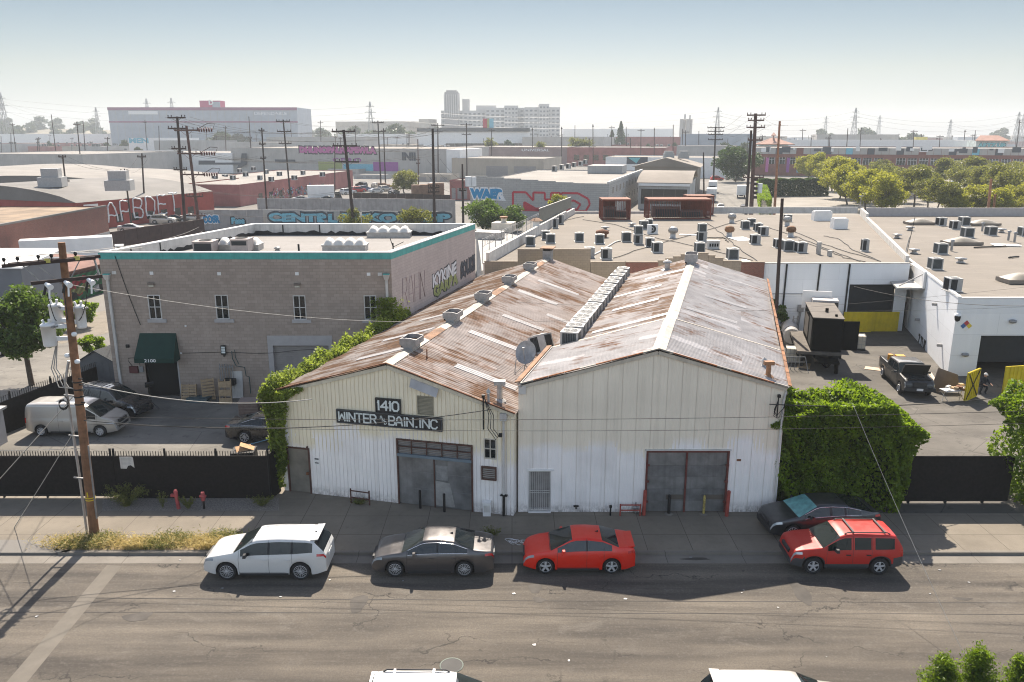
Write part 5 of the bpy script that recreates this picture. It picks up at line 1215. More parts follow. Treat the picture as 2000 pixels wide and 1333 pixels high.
p_=gz(399,994);x=MB();x.tube([p_,p_+V((0,0,.45))],.05,9,1);x.tube([p_+V((0,0,.42)),p_+V((0,0,.6)),p_+V((0,0,.85))],[.09,.11,.08],10);x.tube([p_+V((-.14,-.05,.66)),p_+V((.16,-.05,.66))],.06,8);tag(x.build('hydrant',[M['hyd'],M['black']]),'short red hydrant on a black pipe before the yard fence','hydrant')
def weed(px,py,w_,h_,n,label,m='weed',size=.05,seed=1,cat='weed'):
 p_=gz(px,py);g2=np.random.default_rng(seed);k=26;pts=[]
 a=g2.uniform(0,6.28,k);tip=np.stack([np.cos(a)*w_*g2.uniform(.3,1,k),np.sin(a)*w_*.5*g2.uniform(.3,1,k),h_*g2.uniform(.5,1.05,k)],1)
 i=g2.integers(0,k,n);t=g2.random(n)**.8;P2=tip[i]*t[:,None];P2[:,2]=tip[i][:,2]*t**.8;P2+=g2.normal(size=(n,3))*.05*w_
 P2[:,2]=np.abs(P2[:,2]);o=leaf_object('weed',P2,size,M[m],seed,aspect=.3);o.location=p_;tag(o,label,cat)
weed(248,988,1.3,1.0,2600,'large dark weed bush against the black fence left of the hydrants',seed=3)
weed(368,994,.5,.7,700,'green weed between the two red hydrants',seed=4)
weed(512,988,.7,.5,800,'low weeds at the right end of the black fence',seed=5)
weed(318,992,.3,.8,300,'tall thin weed left of the pink hydrant',seed=6)
weed(957,1052,.55,.55,700,'green weed tuft in the kerb joint behind the dark grey sedan',seed=7)
weed(702,985,.6,.25,500,'low weeds round the foot of the brown guard rail',seed=8)
g_=np.random.default_rng(8)
for nm,mt,n,spots in(('dry_grass','dryg',9000,((150,1062,1.3),(205,1062,1.1),(330,1062,1.0),(410,1060,1.2),(265,1068,.5),(430,1072,1.))),('green_grass','weed',5000,((160,1064,.9),(310,1066,.75),(440,1052,.7),(345,1056,.9),(200,1058,.6)))):
 pts=[]
 for px,py,r in spots:
  c_=gz(px,py);m_=n//len(spots);q=g_.normal(size=(m_,2))*(r*.55,.28);hh=np.abs(g_.normal(size=m_))*.13
  q[:,1]=np.clip(q[:,1],30.2-c_.y,1.0);pts.append(np.stack([c_.x+q[:,0],c_.y+q[:,1],.02+hh],1))
 kind(leaf_object(nm,np.concatenate(pts),.1,M[mt],3,aspect=.14,droop=0),'stuff')
bt=gz(62,752);make_tree('street_tree','leafy street tree behind the transformers at the left edge','tree',6.6,2.9,2.6,M['ficusb'],M['bark'],11000,.16,5,30,squash=.8,loc=(bt.x,bt.y,0),tr=.2)
bt=gz(183,705);make_tree('shrub','bright green shrub between the garden shed and the side street','shrub',2.1,1.1,.2,M['ficus'],M['bark'],2600,.11,6,14,loc=(bt.x,bt.y,0),tr=.06)
bt=gz(165,640);make_tree('shrub','green shrub before the mural fence across the side street','shrub',2.6,1.6,.3,M['ficus'],M['bark'],3000,.13,7,16,loc=(bt.x,bt.y,0),tr=.07)
bt=gz(757,660);g3=np.random.default_rng(2);pts=np.stack([WS.a.x+g3.normal(size=2600)*.45-.3,WS.a.y-.25-np.abs(g3.normal(size=2600))*.25,3.6+3.2*g3.random(2600)**1.4],1);o=leaf_object('creeper',pts,.1,M['ivy'],3);tag(o,'creeper climbing the right front corner of the grey block building','creeper')
p_=gz(-16,884);r_=thing('service_kiosk','grey kiosk with a white framed side cut off at the left edge behind the gate','kiosk',(p_.x,p_.y,0))
x=MB();x.box(p_.x-3,p_.x-.1,p_.y-.2,p_.y+1.6,0,1.95);x.build('wall',M['greytrim'],r_);x=MB();x.box(p_.x-3.2,p_.x+.05,p_.y-.4,p_.y+1.8,1.95,2.08);x.build('roof',M['zincl'],r_)
x=MB();x.box(p_.x-.1,p_.x-.02,p_.y-.25,p_.y-.15,0,1.95);x.build('corner_post',M['zincl'],r_)
def flat_roof_mat(name,col):
 t=NT(name);o=t.co();m_=t.mapping(o,(1,1,1),(0,0,YAW))
 b=t.n('ShaderNodeTexBrick',{'Vector':m_,'Color1':sc(col,.96),'Color2':sc(col,1.04),'Mortar':sc(col,.72),'Scale':1.0,'Mortar Size':.03,'Mortar Smooth':.5,'Brick Width':9.0,'Row Height':.95})
 c=b.outputs[0];f=t.noise(o,.12,6,.65);c=t.mix(t.ramp(f,.34,.68,0,.6),c,sc(col,.72))
 g=t.noise(t.mapping(m_,(.3,1,1)),.7,5,.7);c=t.mix(t.ramp(g,.55,.74,0,.6),c,sc(col,1.35))
 k=t.noise(o,1.6,4,.7);c=t.mix(t.ramp(k,.63,.75,0,.55),c,sc(col,.5));d=t.noise(o,30,2);c=t.mix(t.ramp(d,.35,.75,0,.22),c,sc(col,.6))
 return t.fin(c,.92,0,.3)
M['roofF']=flat_roof_mat('flat_roof_felt',(.2,.177,.15));M['wallwhite']=brick('white_tilt_up_wall',(.74,.75,.76),(.56,.57,.58),6.2,1.55,.012,.03,stain=.12,rough=.7)
M['tanblock']=brick('tan_block',(.27,.23,.185),(.2,.17,.14),.41,.205,.012,.06);M['redbrick']=brick('red_brick',(.2,.075,.055),(.22,.18,.16),.22,.075,.01,.2)
ZB=6.0
YB=68.6
WB=Wall((gy(944,560,YB).x,YB),(gy(1772,560,YB).x,YB))
fb_=thing('flat_roof_building','wide flat roofed block covered in air conditioners behind the two sheds','building',(WB.a.x,YB,0))
op=WB.rect(1655,556,1744,645);op=(op[0],op[1],0,op[3])
x=MB();wall_sheet(x,WB,[0,WB.L],lambda u:ZB,[op],z0=0)
kl,kr,kbl,kbr=gz(950,514,ZB),gz(1772,514,ZB),gz(1119,418,ZB),gz(2700,420,ZB)
kl.y=kr.y=YB
kbr.y=kbl.y
x.add([V((kl.x,YB,0)),V((kbl.x,kbl.y,0)),V((kbl.x,kbl.y,ZB)),V((kl.x,YB,ZB))],[(0,1,2,3)])
x.build('wall',M['wallwhite'],fb_)
x=MB();x.add([V((kl.x,YB+.02,ZB)),V((kr.x,YB+.02,ZB)),gz(1680,421,ZB),V((kbl.x,kbl.y,ZB))],[(0,1,2,3)]);x.build('roof_deck',M['roofF'],fb_)
x=MB();x.wbox(WB,op[0]-.1,op[1]+.1,op[2],op[3],-.4,-.35);x.build('screen_door',plain('dark_screen',(.022,.024,.026),.9,0,.1,3),fb_)
x=MB();x.wbox(WB,0,WB.L,ZB,ZB+.1,-.15,.04);x.build('roof_edge',M['offwhite'],fb_)
for px0,px1,py1 in((1537,1530,632),(1602,1590,577),(1660,1645,655)):
 x=MB();a,z=WB.uz(px0,514);b,z0=WB.uz(px1,py1);x.bar(WB.pt(a,ZB-.02,.05),WB.pt(a-.05,max(.4,z0),.05),.13,.08,0,up=WB.N);x.build('drain_pipe',M['black'],fb_)
x=MB();a,z=WB.uz(1500,574);b,_=WB.uz(1572,573);x.tube([WB.pt(a,z,.05),WB.pt(b,z,.05)],.035,5);x.lathe([(.01,-.06),(.18,-.04),(.18,.04),(.01,.08)],WB.pt(b,z,.12),12);u,z=WB.uz(1563,602);x.wbox(WB,u-.25,u+.25,z-.3,z+.3,0,.2);x.tube([WB.pt(u,z-.3,.1),WB.pt(u-.1,.5,.1)],.09,6);x.build('wall_fittings',M['zinc'],fb_)
x=MB();r=WB.rect(1621,592,1635,605);x.wbox(WB,*r,0,.02);x.build('wall_notice',M['offwhite'],fb_)
steps=[(946,1011,512,'tanblock'),(1011,1154,488,'tanblock'),(1154,1222,513,'tanblock'),(1222,1286,513,'redbrick'),(1286,1301,510,'tanblock'),(1301,1316,506,'tanblock'),(1316,1331,502,'tanblock'),(1331,1344,498,'tanblock'),(1344,1384,495,'tanblock'),(1384,1397,500,'tanblock'),(1397,1413,505,'tanblock'),(1413,1448,511,'tanblock'),(1448,1494,513,'redbrick')]
x=MB();mats_=[M['tanblock'],M['redbrick']]
WP=Wall((WB.a.x-3,YB-.35),(WB.b.x,YB-.35))
for a,b,py,m_ in steps:
 u0,u1=WP.uz(a,py)[0],WP.uz(b,py)[0];z=WP.uz((a+b)/2,py)[1];x.wbox(WP,u0+.004,u1-.004,3,z,-.3,0,mats_.index(M[m_]));x.wbox(WP,u0-.03,u1+.03,z,z+.05,-.33,.03,0)
x.build('stepped_parapet',mats_,fb_)
e0,e1=kl+V((0,0,0)),kbl
x=MB();n=7
for k in range(n):
 a,b=e0.lerp(e1,k/n),e0.lerp(e1,(k+.98)/n);h=1.0 if k<n-1 else .8;x.slab([a,b,b+V((0,0,h)),a+V((0,0,h))],E*.28)
x.build('side_parapet',M['offwhite'],fb_)
x=MB();n=11;q=V((-.3,0,0));lf=e0.lerp(e1,.52)
for k in range(n+1):a=e0.lerp(lf,k/n)+q;x.tube([a,a+V((0,0,2.2))],.035,5)
for z in(1.0,1.55,2.15):x.tube([e0+q+V((0,0,z)),lf+q+V((0,0,z))],.014,4)
for k in range(46):
 a=e0.lerp(lf,(k+.5)/46)+q;x.tube([a+D*.26*math.cos(t)+V((0,0,1.75+.3*math.sin(t)))for t in np.linspace(0,6.28,9)],.012,3)
tag(x.build('wire_fence',M['zinc']),'coiled wire fence on posts along the left flank of the flat roofed block','fence')
x=MB();a,b=lf+q,e1+q;x.slab([a+V((0,0,.9)),b+V((0,0,.9)),b+V((0,0,2.3)),a+V((0,0,2.6))],E*.06);x.bar(a+V((0,0,2.65)),b+V((0,0,2.33)),.1,.08,1);tag(x.build('screen_fence',[plain('screen_olive',(.16,.155,.13),.9,0,.2,6),M['zincl']]),'grey green mesh screen on the far left flank of the flat roofed block','fence')
nb=thing('low_building','low pale roofed annex between the grey block building and the flat roof','building',gz(960,470,0))
c_=[gz(938,500,5.4),gz(1006,470,5.4),gz(1044,442,5.4),gz(930,446,5.4)]
a_,b_,d__,e__=c_;x=MB();x.slab([p-V((0,0,5.4))for p in(a_,e0+V((-.4,0,-.6)),e1*.5+e0*.5+V((-.4,0,-.6)),e__)],(0,0,5.38));x.build('roof',plain('annex_roof',(.3,.29,.275),.85,0,.15,.6),nb)
p_=gz(984,452,5.4);x=MB();x.rbox(p_,(2.5,2.2,1.1),-YAW);x.cyl(p_+V((0,0,1.1)),p_+V((0,0,1.75)),.35);x.cyl(p_+V((0,0,1.6)),p_+V((0,0,1.8)),.5,m=1);tag(x.build('rooftop_unit',[plain('cream_casing',(.55,.5,.42),.6),M['rustcap']]),'cream ribbed cooler with a round cap on the annex roof beside the grey block','roof unit')
p_=gz(957,466,5.4);x=MB();x.rbox(p_,(3.0,1.8,.7),-YAW);x.rbox(p_+V((0,0,.7)),(3.1,1.9,.1),-YAW);tag(x.build('roof_hatch',M['zincl']),'flat grey roof hatch next to the cream cooler on the annex roof','hatch')
ZW=5.85;YW=gz(1858,735).y
cw=gy(1872,583,YW);ZW=cw.z;print('white bldg',YW,ZW)
WF=Wall((cw.x,YW),(cw.x+40,YW));bk=gz(1771,507,ZW);WSd=Wall((bk.x,bk.y),(cw.x,YW))
rb=thing('white_building','white walled workshop with yellow doors and hazard diamond at the right edge','building',(cw.x,YW,0))
og=WF.rect(1906,656,2040,792);og=(og[0],og[1],0,og[3])
x=MB();wall_sheet(x,WF,[0,WF.L],lambda u:ZW,[og]);wall_sheet(x,WSd,[0,WSd.L],lambda u:ZW,[]);x.build('wall',M['wallwhite'],rb)
x=MB();far=gz(2720,424,ZW);fl_=gz(1692,422,ZW);far.y=fl_.y;x.add([V((bk.x,bk.y,ZW-.05)),V((cw.x,YW+.05,ZW-.05)),V((cw.x+40,YW+.05,ZW-.05)),V((far.x+20,far.y,ZW-.05)),V((fl_.x,fl_.y,ZW-.05))],[(0,1,2,3,4)]);x.build('roof_deck',M['roofF'],rb)
x=MB();x.wbox(WSd,0,WSd.L,ZW,ZW+.14,-.2,.03);x.wbox(WF,.03,WF.L,ZW,ZW+.06,-.2,.03);x.build('wall_cap',M['white'],rb)
x=MB();x.wbox(WF,og[0],og[1],og[3]-2.0,og[3],-.25,-.2);x.build('screen_door',bpy.data.materials['dark_screen'],rb)
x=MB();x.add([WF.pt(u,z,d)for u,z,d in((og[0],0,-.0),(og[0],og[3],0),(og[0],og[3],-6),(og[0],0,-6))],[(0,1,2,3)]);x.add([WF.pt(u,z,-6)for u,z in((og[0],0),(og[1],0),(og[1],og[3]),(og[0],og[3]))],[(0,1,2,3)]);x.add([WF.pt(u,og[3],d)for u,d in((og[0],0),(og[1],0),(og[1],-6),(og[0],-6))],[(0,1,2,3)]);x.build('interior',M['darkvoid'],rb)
u,z=WF.uz(1887,637);s_=.42;x=MB()
for du,dz_,k in((0,.5,0),(-.5,0,1),(.5,0,2),(0,-.5,3)):
 cu,cz_=u+du*s_*1.0,z+dz_*s_*1.0;h_=s_*.48;x.slab([WF.pt(cu,cz_-h_,.01),WF.pt(cu+h_,cz_,.01),WF.pt(cu,cz_+h_,.01),WF.pt(cu-h_,cz_,.01)],WF.N*.01,k)
x.build('hazard_diamond',[plain('placard_red',(.4,.05,.06),.6),plain('placard_blue',(.05,.12,.3),.6),plain('placard_yellow',(.6,.45,.05),.6),M['white']],rb)
for px,py in((1977,627),(1884,692),):u,z=WF.uz(px,py);x=MB();x.lathe([(.01,-.18),(.22,-.1),(.25,0),(.22,.08),(.01,.12)],WF.pt(u,z,.1),12);x.build('wall_light',M['zinc'],rb)
for px,py in((1830,595),(1796,625),(1840,675)):u,z=WSd.uz(px,py);x=MB();x.wbox(WSd,u-.1,u+.1,z-.1,z+.1,0,.35);x.build('wall_light',M['zinc'],rb)
u,z=WF.uz(1866,620);x=MB();x.lathe([(.01,-.3),(.16,-.2),(.2,0),(.2,.2)],WF.pt(.05,z,.15),12,1);x.lathe([(.24,.15),(.2,.3),(.01,.35)],WF.pt(.05,z,.15),12);x.build('dome_camera',[M['white'],M['black']],rb)
x=MB();u0,z0=WSd.uz(1791,682);u1,z1=WSd.uz(1805,688);zt_=WSd.uz(1791,649)[1];wtext(x,WSd,'7 TUS',u0,u1+.2,z0+.4,zt_+.1,.01,.04);x.build('lettering',M['black'],rb)
x=MB();a,z=WSd.uz(1779,580);x.tube([WSd.pt(a,ZW-.9,.08),WSd.pt(a,.1,.08)],.06,6);x.tube([WSd.pt(a+.35,ZW-1.2,.08),WSd.pt(a+.35,.1,.08)],.05,6);x.build('downpipe',M['offwhite'],rb)
x=MB();u,z=WSd.uz(1762,640);
x.wbox(WSd,max(.4,u-.4),max(.4,u-.4)+.9,0,2.1,-.05,.02);x.build('side_door',M['darkvoid'],rb)
u0,u1=3.0,8.4;zc_=4.45;x=MB();x.slab([WSd.pt(u0,zc_,0),WSd.pt(u1,zc_,0),WSd.pt(u1,zc_-.1,2.1),WSd.pt(u0,zc_-.1,2.1)],(0,0,.14));cpy=x.build('canopy',M['zincl'],rb)
x=MB()
for u in(u0+.4,u1-.5):x.tube([WSd.pt(u,zc_+1.3,0),WSd.pt(u,zc_+.1,1.9)],.05,6)
x.build('tie_rod',M['zincl'],cpy)
x=MB();x.slab([WSd.pt(u0-.3,zc_+.1,.02),WSd.pt(u1+.2,zc_+.1,.02),WSd.pt(u1+.2,zc_+1.5,.02),WSd.pt(u0-.3,zc_+1.3,.02)],WSd.N*.18);x.build('canopy_sign',M['white'],cpy)
x=MB();a,b=gz(1768,512,ZB),gz(1679,421,ZB)
n=16
for k in range(n):p,q_=a.lerp(b,k/n),a.lerp(b,(k+.97)/n);h=.55 if k<n*.8 else 1.0;x.slab([p,q_,q_+V((0,0,h)),p+V((0,0,h))],E*.3)
x.build('divider_parapet',M['offwhite'],fb_)
x=MB();a,b=V((kbl.x,kbl.y,ZB)),gz(1420,418,ZB);b.y=a.y;x.slab([a,b,b+V((0,0,.35)),a+V((0,0,.35))],(0,.3,0));a2=gz(1380,418,ZB);a2.y=a.y+.4;b2=gz(1690,421,ZB);b2.y=a2.y;x.slab([a2,b2,b2+V((0,0,.9)),a2+V((0,0,.9))],(0,.3,0));x.build('back_parapet',M['offwhite'],fb_)
x=MB();a=V((fl_.x,fl_.y,ZW-.1));b=V((far.x+18,far.y,ZW-.1));x.slab([a,b,b+V((0,0,1.2)),a+V((0,0,1.2))],(0,.3,0));x.build('back_parapet',M['greytrim'],rb)
def condenser_proto(s=.84,h=.9,dark=False,rnd_=False):
 r_=thing('air_conditioner','x x x x','air conditioner',(0,-500,0));a=s/2
 x=MB()
 for sx_ in(-1,1):
  for sy_ in(-1,1):x.rbox((sx_*(a-.04),sy_*(a-.04),.05),(.09,.09,h-.12))
 x.box(-a-.015,a+.015,-a-.015,a+.015,h-.08,h-.02);x.box(-a,a,-a,a,.04,.1)
 if dark:x.box(a*.2,a+.012,-a-.012,-a+.05,.1,h-.08)
 x.build('casing',M['acgrey'],r_,local=True)
 x=MB();x.box(-a+.03,a-.03,-a+.03,a-.03,.1,h-.08)
 for k in range(9):
  p=-a+.1+(s-.2)*k/8
  for f in(-1,1):x.rbox((p,f*(a-.02),.1),(.035,.03,h-.18),m=1);x.rbox((f*(a-.02),p,.1),(.03,.035,h-.18),m=1)
 x.build('louvres',[M['acdark'],M['acdark']if dark else M['acfin']],r_,local=True)
 x=MB();x.lathe([(.01,.0),(a*.8,0)],(0,0,h-.012),20,0);x.lathe([(a*.78,.0),(a*.84,.03),(a*.88,0)],(0,0,h-.01),20,1)
 for k in range(3):x.lathe([(a*(.2+.2*k),.012),(a*(.23+.2*k),.012)],(0,0,h-.01),18,1)
 for k in range(4):an=k*math.pi/4;x.bar((a*.8*math.cos(an),a*.8*math.sin(an),h+.004),(-a*.8*math.cos(an),-a*.8*math.sin(an),h+.004),.02,.01,1)
 x.build('fan_guard',[M['acdark'],M['acgrey']],r_,local=True)
 x=MB();x.box(-a-.08,a+.08,-a-.08,a+.08,0,.045);x.build('base_pad',M['offwhite'],r_,local=True)
 return r_
AC=condenser_proto();ACD=condenser_proto(dark=True)
used=set()
def put_ac(pr,p,rz_,label,scale=1.0,group='condensers on the flat roofs'):
 if pr.name not in used:
  used.add(pr.name);o=pr;o.location=p;o.rotation_euler=(0,0,rz_);o['label']=label;o['group']=group;o.scale=(scale,)*3;return o
 return dup(pr,p,rz_,label,group,scale=scale)
acs=[(1036,480,0,'grey condenser in the left front corner of the flat roof by the coiled wire fence',1.08),(1075,475,0,'grey condenser in front of its twin near the white chimney pipe',1.08),(1066,468,0,'grey condenser behind its twin near the white chimney pipe',1.05),(1131,472,0,'lone grey condenser between the white chimney pipe and the rusty fan',1.05),(1171,476,0,'grey condenser hiding a rusty round fan',1.08),(1151,503,1,'pale condenser partly behind the tan parapet at the rear of the name sign shed',1.05),(1184,506,1,'condenser at the tan parapet, right of one half hidden',1.1),(1223,472,0,'tall grey condenser left of a stacked pair on the flat roof',1.12),(1246,476,1,'lower one of the stacked condensers beside the tall grey unit',1.0),(1269,482,1,'squat dark condenser right of the stacked pair',1.0),(1283,493,1,'pale framed condenser in front of the squat dark one',1.1),(1257,448,0,'grey condenser just left of the white fan box',1.15),(1267,443,0,'grey condenser behind the white fan box near the rusty cages',1.05),(1370,471,1,'lower dark condenser of the stack behind the gable peak',1.1),(1366,493,0,'grey condenser standing right above the gable peak of the pale shed',1.05),(1430,507,0,'grey condenser next to a white sheet above the white wall',1.12),(1474,477,1,'condenser with a dark side right of the white roof sheet',1.1),(1455,448,0,'left condenser of the four near the dark roof pole',1.1),(1480,452,1,'front middle condenser of the four near the dark roof pole',1.05),(1467,442,0,'rear condenser of the four near the dark roof pole',1.05),(1490,460,1,'darkest condenser of the four near the dark roof pole',1.1),(1537,490,0,'grey condenser immediately right of the dark roof pole',1.15),(1520,484,1,'condenser half hidden behind the dark roof pole',1.0),(1563,493,1,'dark condenser on a white base right of the roof pole',1.1),(1836,496,0,'grey condenser on a white pad in the middle of the right roof',1.15),(1825,526,0,'large grey condenser nearest the edge above the white side wall',1.1),(1859,568,1,'condenser sunk behind the white side wall cap above the hazard diamond',1.1),(1888,464,0,'big grey condenser behind the long low dome skylight',1.25),(1934,460,0,'grey condenser by two short pipes on the right roof',1.15),(1882,441,0,'pale condenser against the back parapet of the right roof',1.25),(1864,448,1,'dark condenser with a curved pipe near the back parapet',1.15),(1837,441,1,'square black condenser on a white sheet near the back parapet',1.15),(1999,462,0,'condenser cut off by the right edge of the photo',1.2),(1538,433,0,'grey condenser behind a turbine vent and the roof pole',1.0)]
for px,py,dk,lb,s_ in acs:put_ac(ACD if dk else AC,gz(px,py,ZB if px<1770 else ZW-.05),rnd.uniform(-.12,.05),lb,s_)
for px,py,lb,dk in((1246,476,'upper one of the stacked condensers beside the tall grey unit',0),(1370,471,'upper pale condenser of the stack behind the gable peak',0)):put_ac(AC,gz(px,py,ZB)+V((0,0,.95)),-.05,lb,1.0)
for px,py,lb in((1085,446,'nearer slim pale condenser along the white side parapet'),(1096,438,'farther slim pale condenser along the white side parapet'),(1688,491,'slim upright fan unit near the roof divider')):
 c=put_ac(ACD,gz(px,py,ZB),-.1,lb,(.75,.6,1.3))
ACV=condenser_proto(.9,.8)
for i in range(17):
 t=i/16;px=1115+(1217.5-1115)*(t**.86*.93+.07*t);py=646+(px-1115)/102.5*-123
 s_=1.0+rnd.uniform(-.03,.03);p=gz(px,py,6.98);p.z=6.2
 names=['front one','second','third','fourth','fifth','sixth','seventh','eighth','ninth','tenth','eleventh','twelfth','thirteenth','fourteenth','fifteenth','sixteenth','last one at the back']
 put_ac(ACV,p,-YAW+rnd.uniform(-.05,.05),('nearest condenser' if i==0 else 'farthest condenser' if i==16 else names[i]+' condenser from the front')+' of the row in the valley between the shed roofs',s_,'condenser row in the roof valley')
p=on_lr(1062,690);c=dup(ACD,p,-YAW-.3,'tilted condenser on the rusty roof beside the satellite dish','condenser row in the roof valley',scale=1.15);c.rotation_euler=(-.15,-.35,-YAW-.2)
x=MB();p=on_lr(1022,733);hd=p+V((.15,0,1.15));nrm=V((-.25,-.8,.45)).normalized();R_=nrm.to_track_quat('Z','Y').to_matrix()
rg_=[]
P=[[hd+R_@V((.52*r*math.cos(a),.6*r*math.sin(a),.14*r*r))for a in np.linspace(0,2*math.pi,25)]for r in np.linspace(0.02,1,6)]
sd_=thing('satellite_dish','grey satellite dish on a tripod at the edge of the rusty roof','satellite dish',p);x.grid(P);x.grid([[q+nrm*-.02 for q in r]for r in P[::-1]]);x.build('dish',M['zinc'],sd_)
x=MB();x.tube([p,p+V((.1,0,.6)),hd-nrm*.05],.03,6);x.tube([p+V((-.5,-.3,.1)),p+V((.08,0,.55))],.02,5);x.tube([p+V((.4,-.4,-.05)),p+V((.1,0,.6))],.02,5);x.tube([p+V((-.35,.2,.8)),p+V((-.45,.0,-.1))],.025,5);x.tube([hd-R_@V((0,.5,0)),hd+nrm*.6],.02,5);x.rbox(hd+nrm*.6,(.1,.1,.12));x.build('mount',M['zinc'],sd_)
def turbine(px,py,label,m,z=ZB):
 p=gz(px,py,z);x=MB();x.lathe([(.42,0),(.3,.08),(.3,.5)],p,14);x.lathe([(.3,.5),(.44,.62),(.5,.85),(.42,1.08),(.2,1.2),(.01,1.22)],p,16,1)
 for k in range(14):a=k*.449;x.tube([p+V((.47*math.cos(a),.47*math.sin(a),.56)),p+V((.53*math.cos(a+.2),.53*math.sin(a+.2),.85)),p+V((.4*math.cos(a+.4),.4*math.sin(a+.4),1.12))],.022,3,1)
 tag(x.build('turbine_vent',[M['zincl'],m]),label,'roof vent','turbine vents on the flat roof')
turbine(1314,465,'pale turbine vent right of the squat dark condenser',M['zincl']);turbine(1424,463,'rust topped turbine vent left of the white roof sheet',M['rustcap']);turbine(1429,436,'white turbine vent near the back parapet gap',M['zincl']);turbine(1544,463,'rust streaked turbine vent right of the dark roof pole',M['rustcap']);turbine(1537,442,'small turbine vent behind the dark roof pole',M['zincl'])
x=MB();p=gz(1178,466,ZB)+V((0,.9,0));x.lathe([(.5,0),(.5,.3),(.75,.45),(.7,.7),(.01,.9)],p,16);tag(x.build('exhaust_fan',M['rust']),'rusty round exhaust fan behind a grey condenser','roof fan')
def mush(px,py,label,z=ZB,s=1.0):
 p=gz(px,py,z);x=MB();x.lathe([(.4*s,0),(.22*s,.1),(.22*s,.25),(.5*s,.3),(.5*s,.4),(.01,.48)],p,12);tag(x.build('roof_vent',M['zincl']),label,'roof vent','low mushroom vents')
for px,py,lb,z in((1182,450,'flat capped vent behind the rusty fan',ZB),(1234,443,'flat capped vent near the left rusty cage',ZB),(1752,465,'mushroom vent beside the roof divider',ZW),(1785,495,'mushroom vent near the corner of the right roof',ZW),(1876,513,'mushroom vent right of the large condenser at the edge',ZW),(1777,450,'small mushroom vent just right of the divider top',ZW),(1956,454,'mushroom vent near the two short pipes',ZW)):mush(px,py,lb,z)
p=gz(1047,458,ZB);x=MB();x.rbox(p,(.75,.6,1.5));x.lathe([(.75,1.52),(.3,1.8),(.01,1.85)],p,14,1);tag(x.build('chimney',[M['white'],M['rustcap']]),'white chimney pipe with a tan conical cap by the side parapet','chimney')
p=gz(1274,457,ZB);r_=thing('fan_unit','white split unit with one round fan near the rusty cages','air conditioner',p);x=MB();x.rbox(p,(1.15,.45,1.05),.1);x.build('casing',M['white'],r_)
x=MB();x.lathe([(.01,0),(.4,0),(.44,-.02)],p+V((-.08,-.24,.55)),20,0,'Y');x.lathe([(.16,-.01),(.2,-.01)],p+V((-.08,-.25,.55)),16,1,'Y');x.build('fan',[M['acdark'],M['white']],r_)
p=gz(1392,486,ZB);x=MB();x.rbox(p,(1.1,.8,.75));x.rbox(p+V((0,0,.75)),(1.2,.9,.06))
for k in range(4):x.rbox(p+V((-.36+.24*k,-.41,.25)),(.15,.04,.3),m=1)
tag(x.build('vent_box',[M['offwhite'],M['darkvoid']]),'white louvred vent box between two condensers','vent box')
for px,py,lb,w_ in((1604,431,'rear white wrapped roof unit near the back parapet',2.3),(1638,447,'front white wrapped roof unit with cables',1.7)):
 p=gz(px,py,ZB);x=MB();x.slab([p+V((-w_/2,-.5,0)),p+V((w_/2,-.5,0)),p+V((w_/2,.6,0)),p+V((-w_/2,.6,0))],(.06,.05,1.15));x.rbox(p+V((0,0,1.15)),(w_*.9,.9,.12),.05);tag(x.build('wrapped_unit',M['white']),lb,'roof unit','wrapped units on the flat roof')
def domeskl(px,py,w_,l_,label):
 p=gz(px,py,ZW);r_=thing('skylight',label,'skylight',p,0,'low domed skylights on the right roof');x=MB();x.rbox(p,(w_,l_,.3));x.build('curb',plain('curb_brown',(.2,.17,.14),.8)if 'curb_brown' not in bpy.data.materials else bpy.data.materials['curb_brown'],r_)
 P=[[p+V(((i/12-.5)*w_*.97,(j/6-.5)*l_*.95,.3+.42*math.sin(math.pi*i/12)*math.sin(math.pi*j/6)**.6))for i in range(13)]for j in range(7)];x=MB();x.grid(P);x.build('dome',plain('dome_tan',(.24,.215,.175),.5)if 'dome_tan' not in bpy.data.materials else bpy.data.materials['dome_tan'],r_)
domeskl(1797,438,3.6,1.8,'low tan dome skylight near the divider at the back of the right roof');domeskl(1920,440,3.6,1.8,'low tan dome skylight beside the pale condenser at the back parapet');domeskl(1878,477,3.6,1.8,'long low tan skylight in front of the big grey condenser');domeskl(1992,551,2.8,1.8,'tan dome skylight cut off at the right edge above the front wall')
for px,py,lb in((1969,470,'left short grey pipe on the right roof'),(1981,473,'right short grey pipe on the right roof'),(1918,452,'short pipe between condenser and rear dome'),(1858,490,'thin grey pipe beside the white pad condenser')):
 p=gz(px,py,ZW);x=MB();x.cyl(p,p+V((0,0,.9)),.12);x.lathe([(.2,.9),(.2,1.05),(.01,1.1)],p,10);tag(x.build('vent_pipe',M['zinc']),lb,'pipe','vent pipes on the right roof')
for px,py,lb in((1598,497,'grey post box on the flat roof above the white wall'),(1620,501,'small white box near the flat roof edge')):p=gz(px,py,ZB);x=MB();x.rbox(p,(.35,.3,.5 if px>1600 else 1.1));x.rbox(p+V((0,0,.5 if px>1600 else 1.1)),(.4,.35,.05));tag(x.build('junction_box',M['zincl']),lb,'box')
def hose(pts,label,z=ZB,r=.035,m='cable'):
 q=[gz(px,py,z)+V((0,0,.06))for px,py in pts];pp=[]
 for a,b in zip(q[:-1],q[1:]):pp+=[a.lerp(b,k/5)+V((rnd.uniform(-.15,.15),rnd.uniform(-.15,.15),0))for k in range(5)]
 x=MB();x.tube(pp+[q[-1]],r,4);tag(x.build('roof_cable',M[m]),label,'cable','cables on the flat roof')
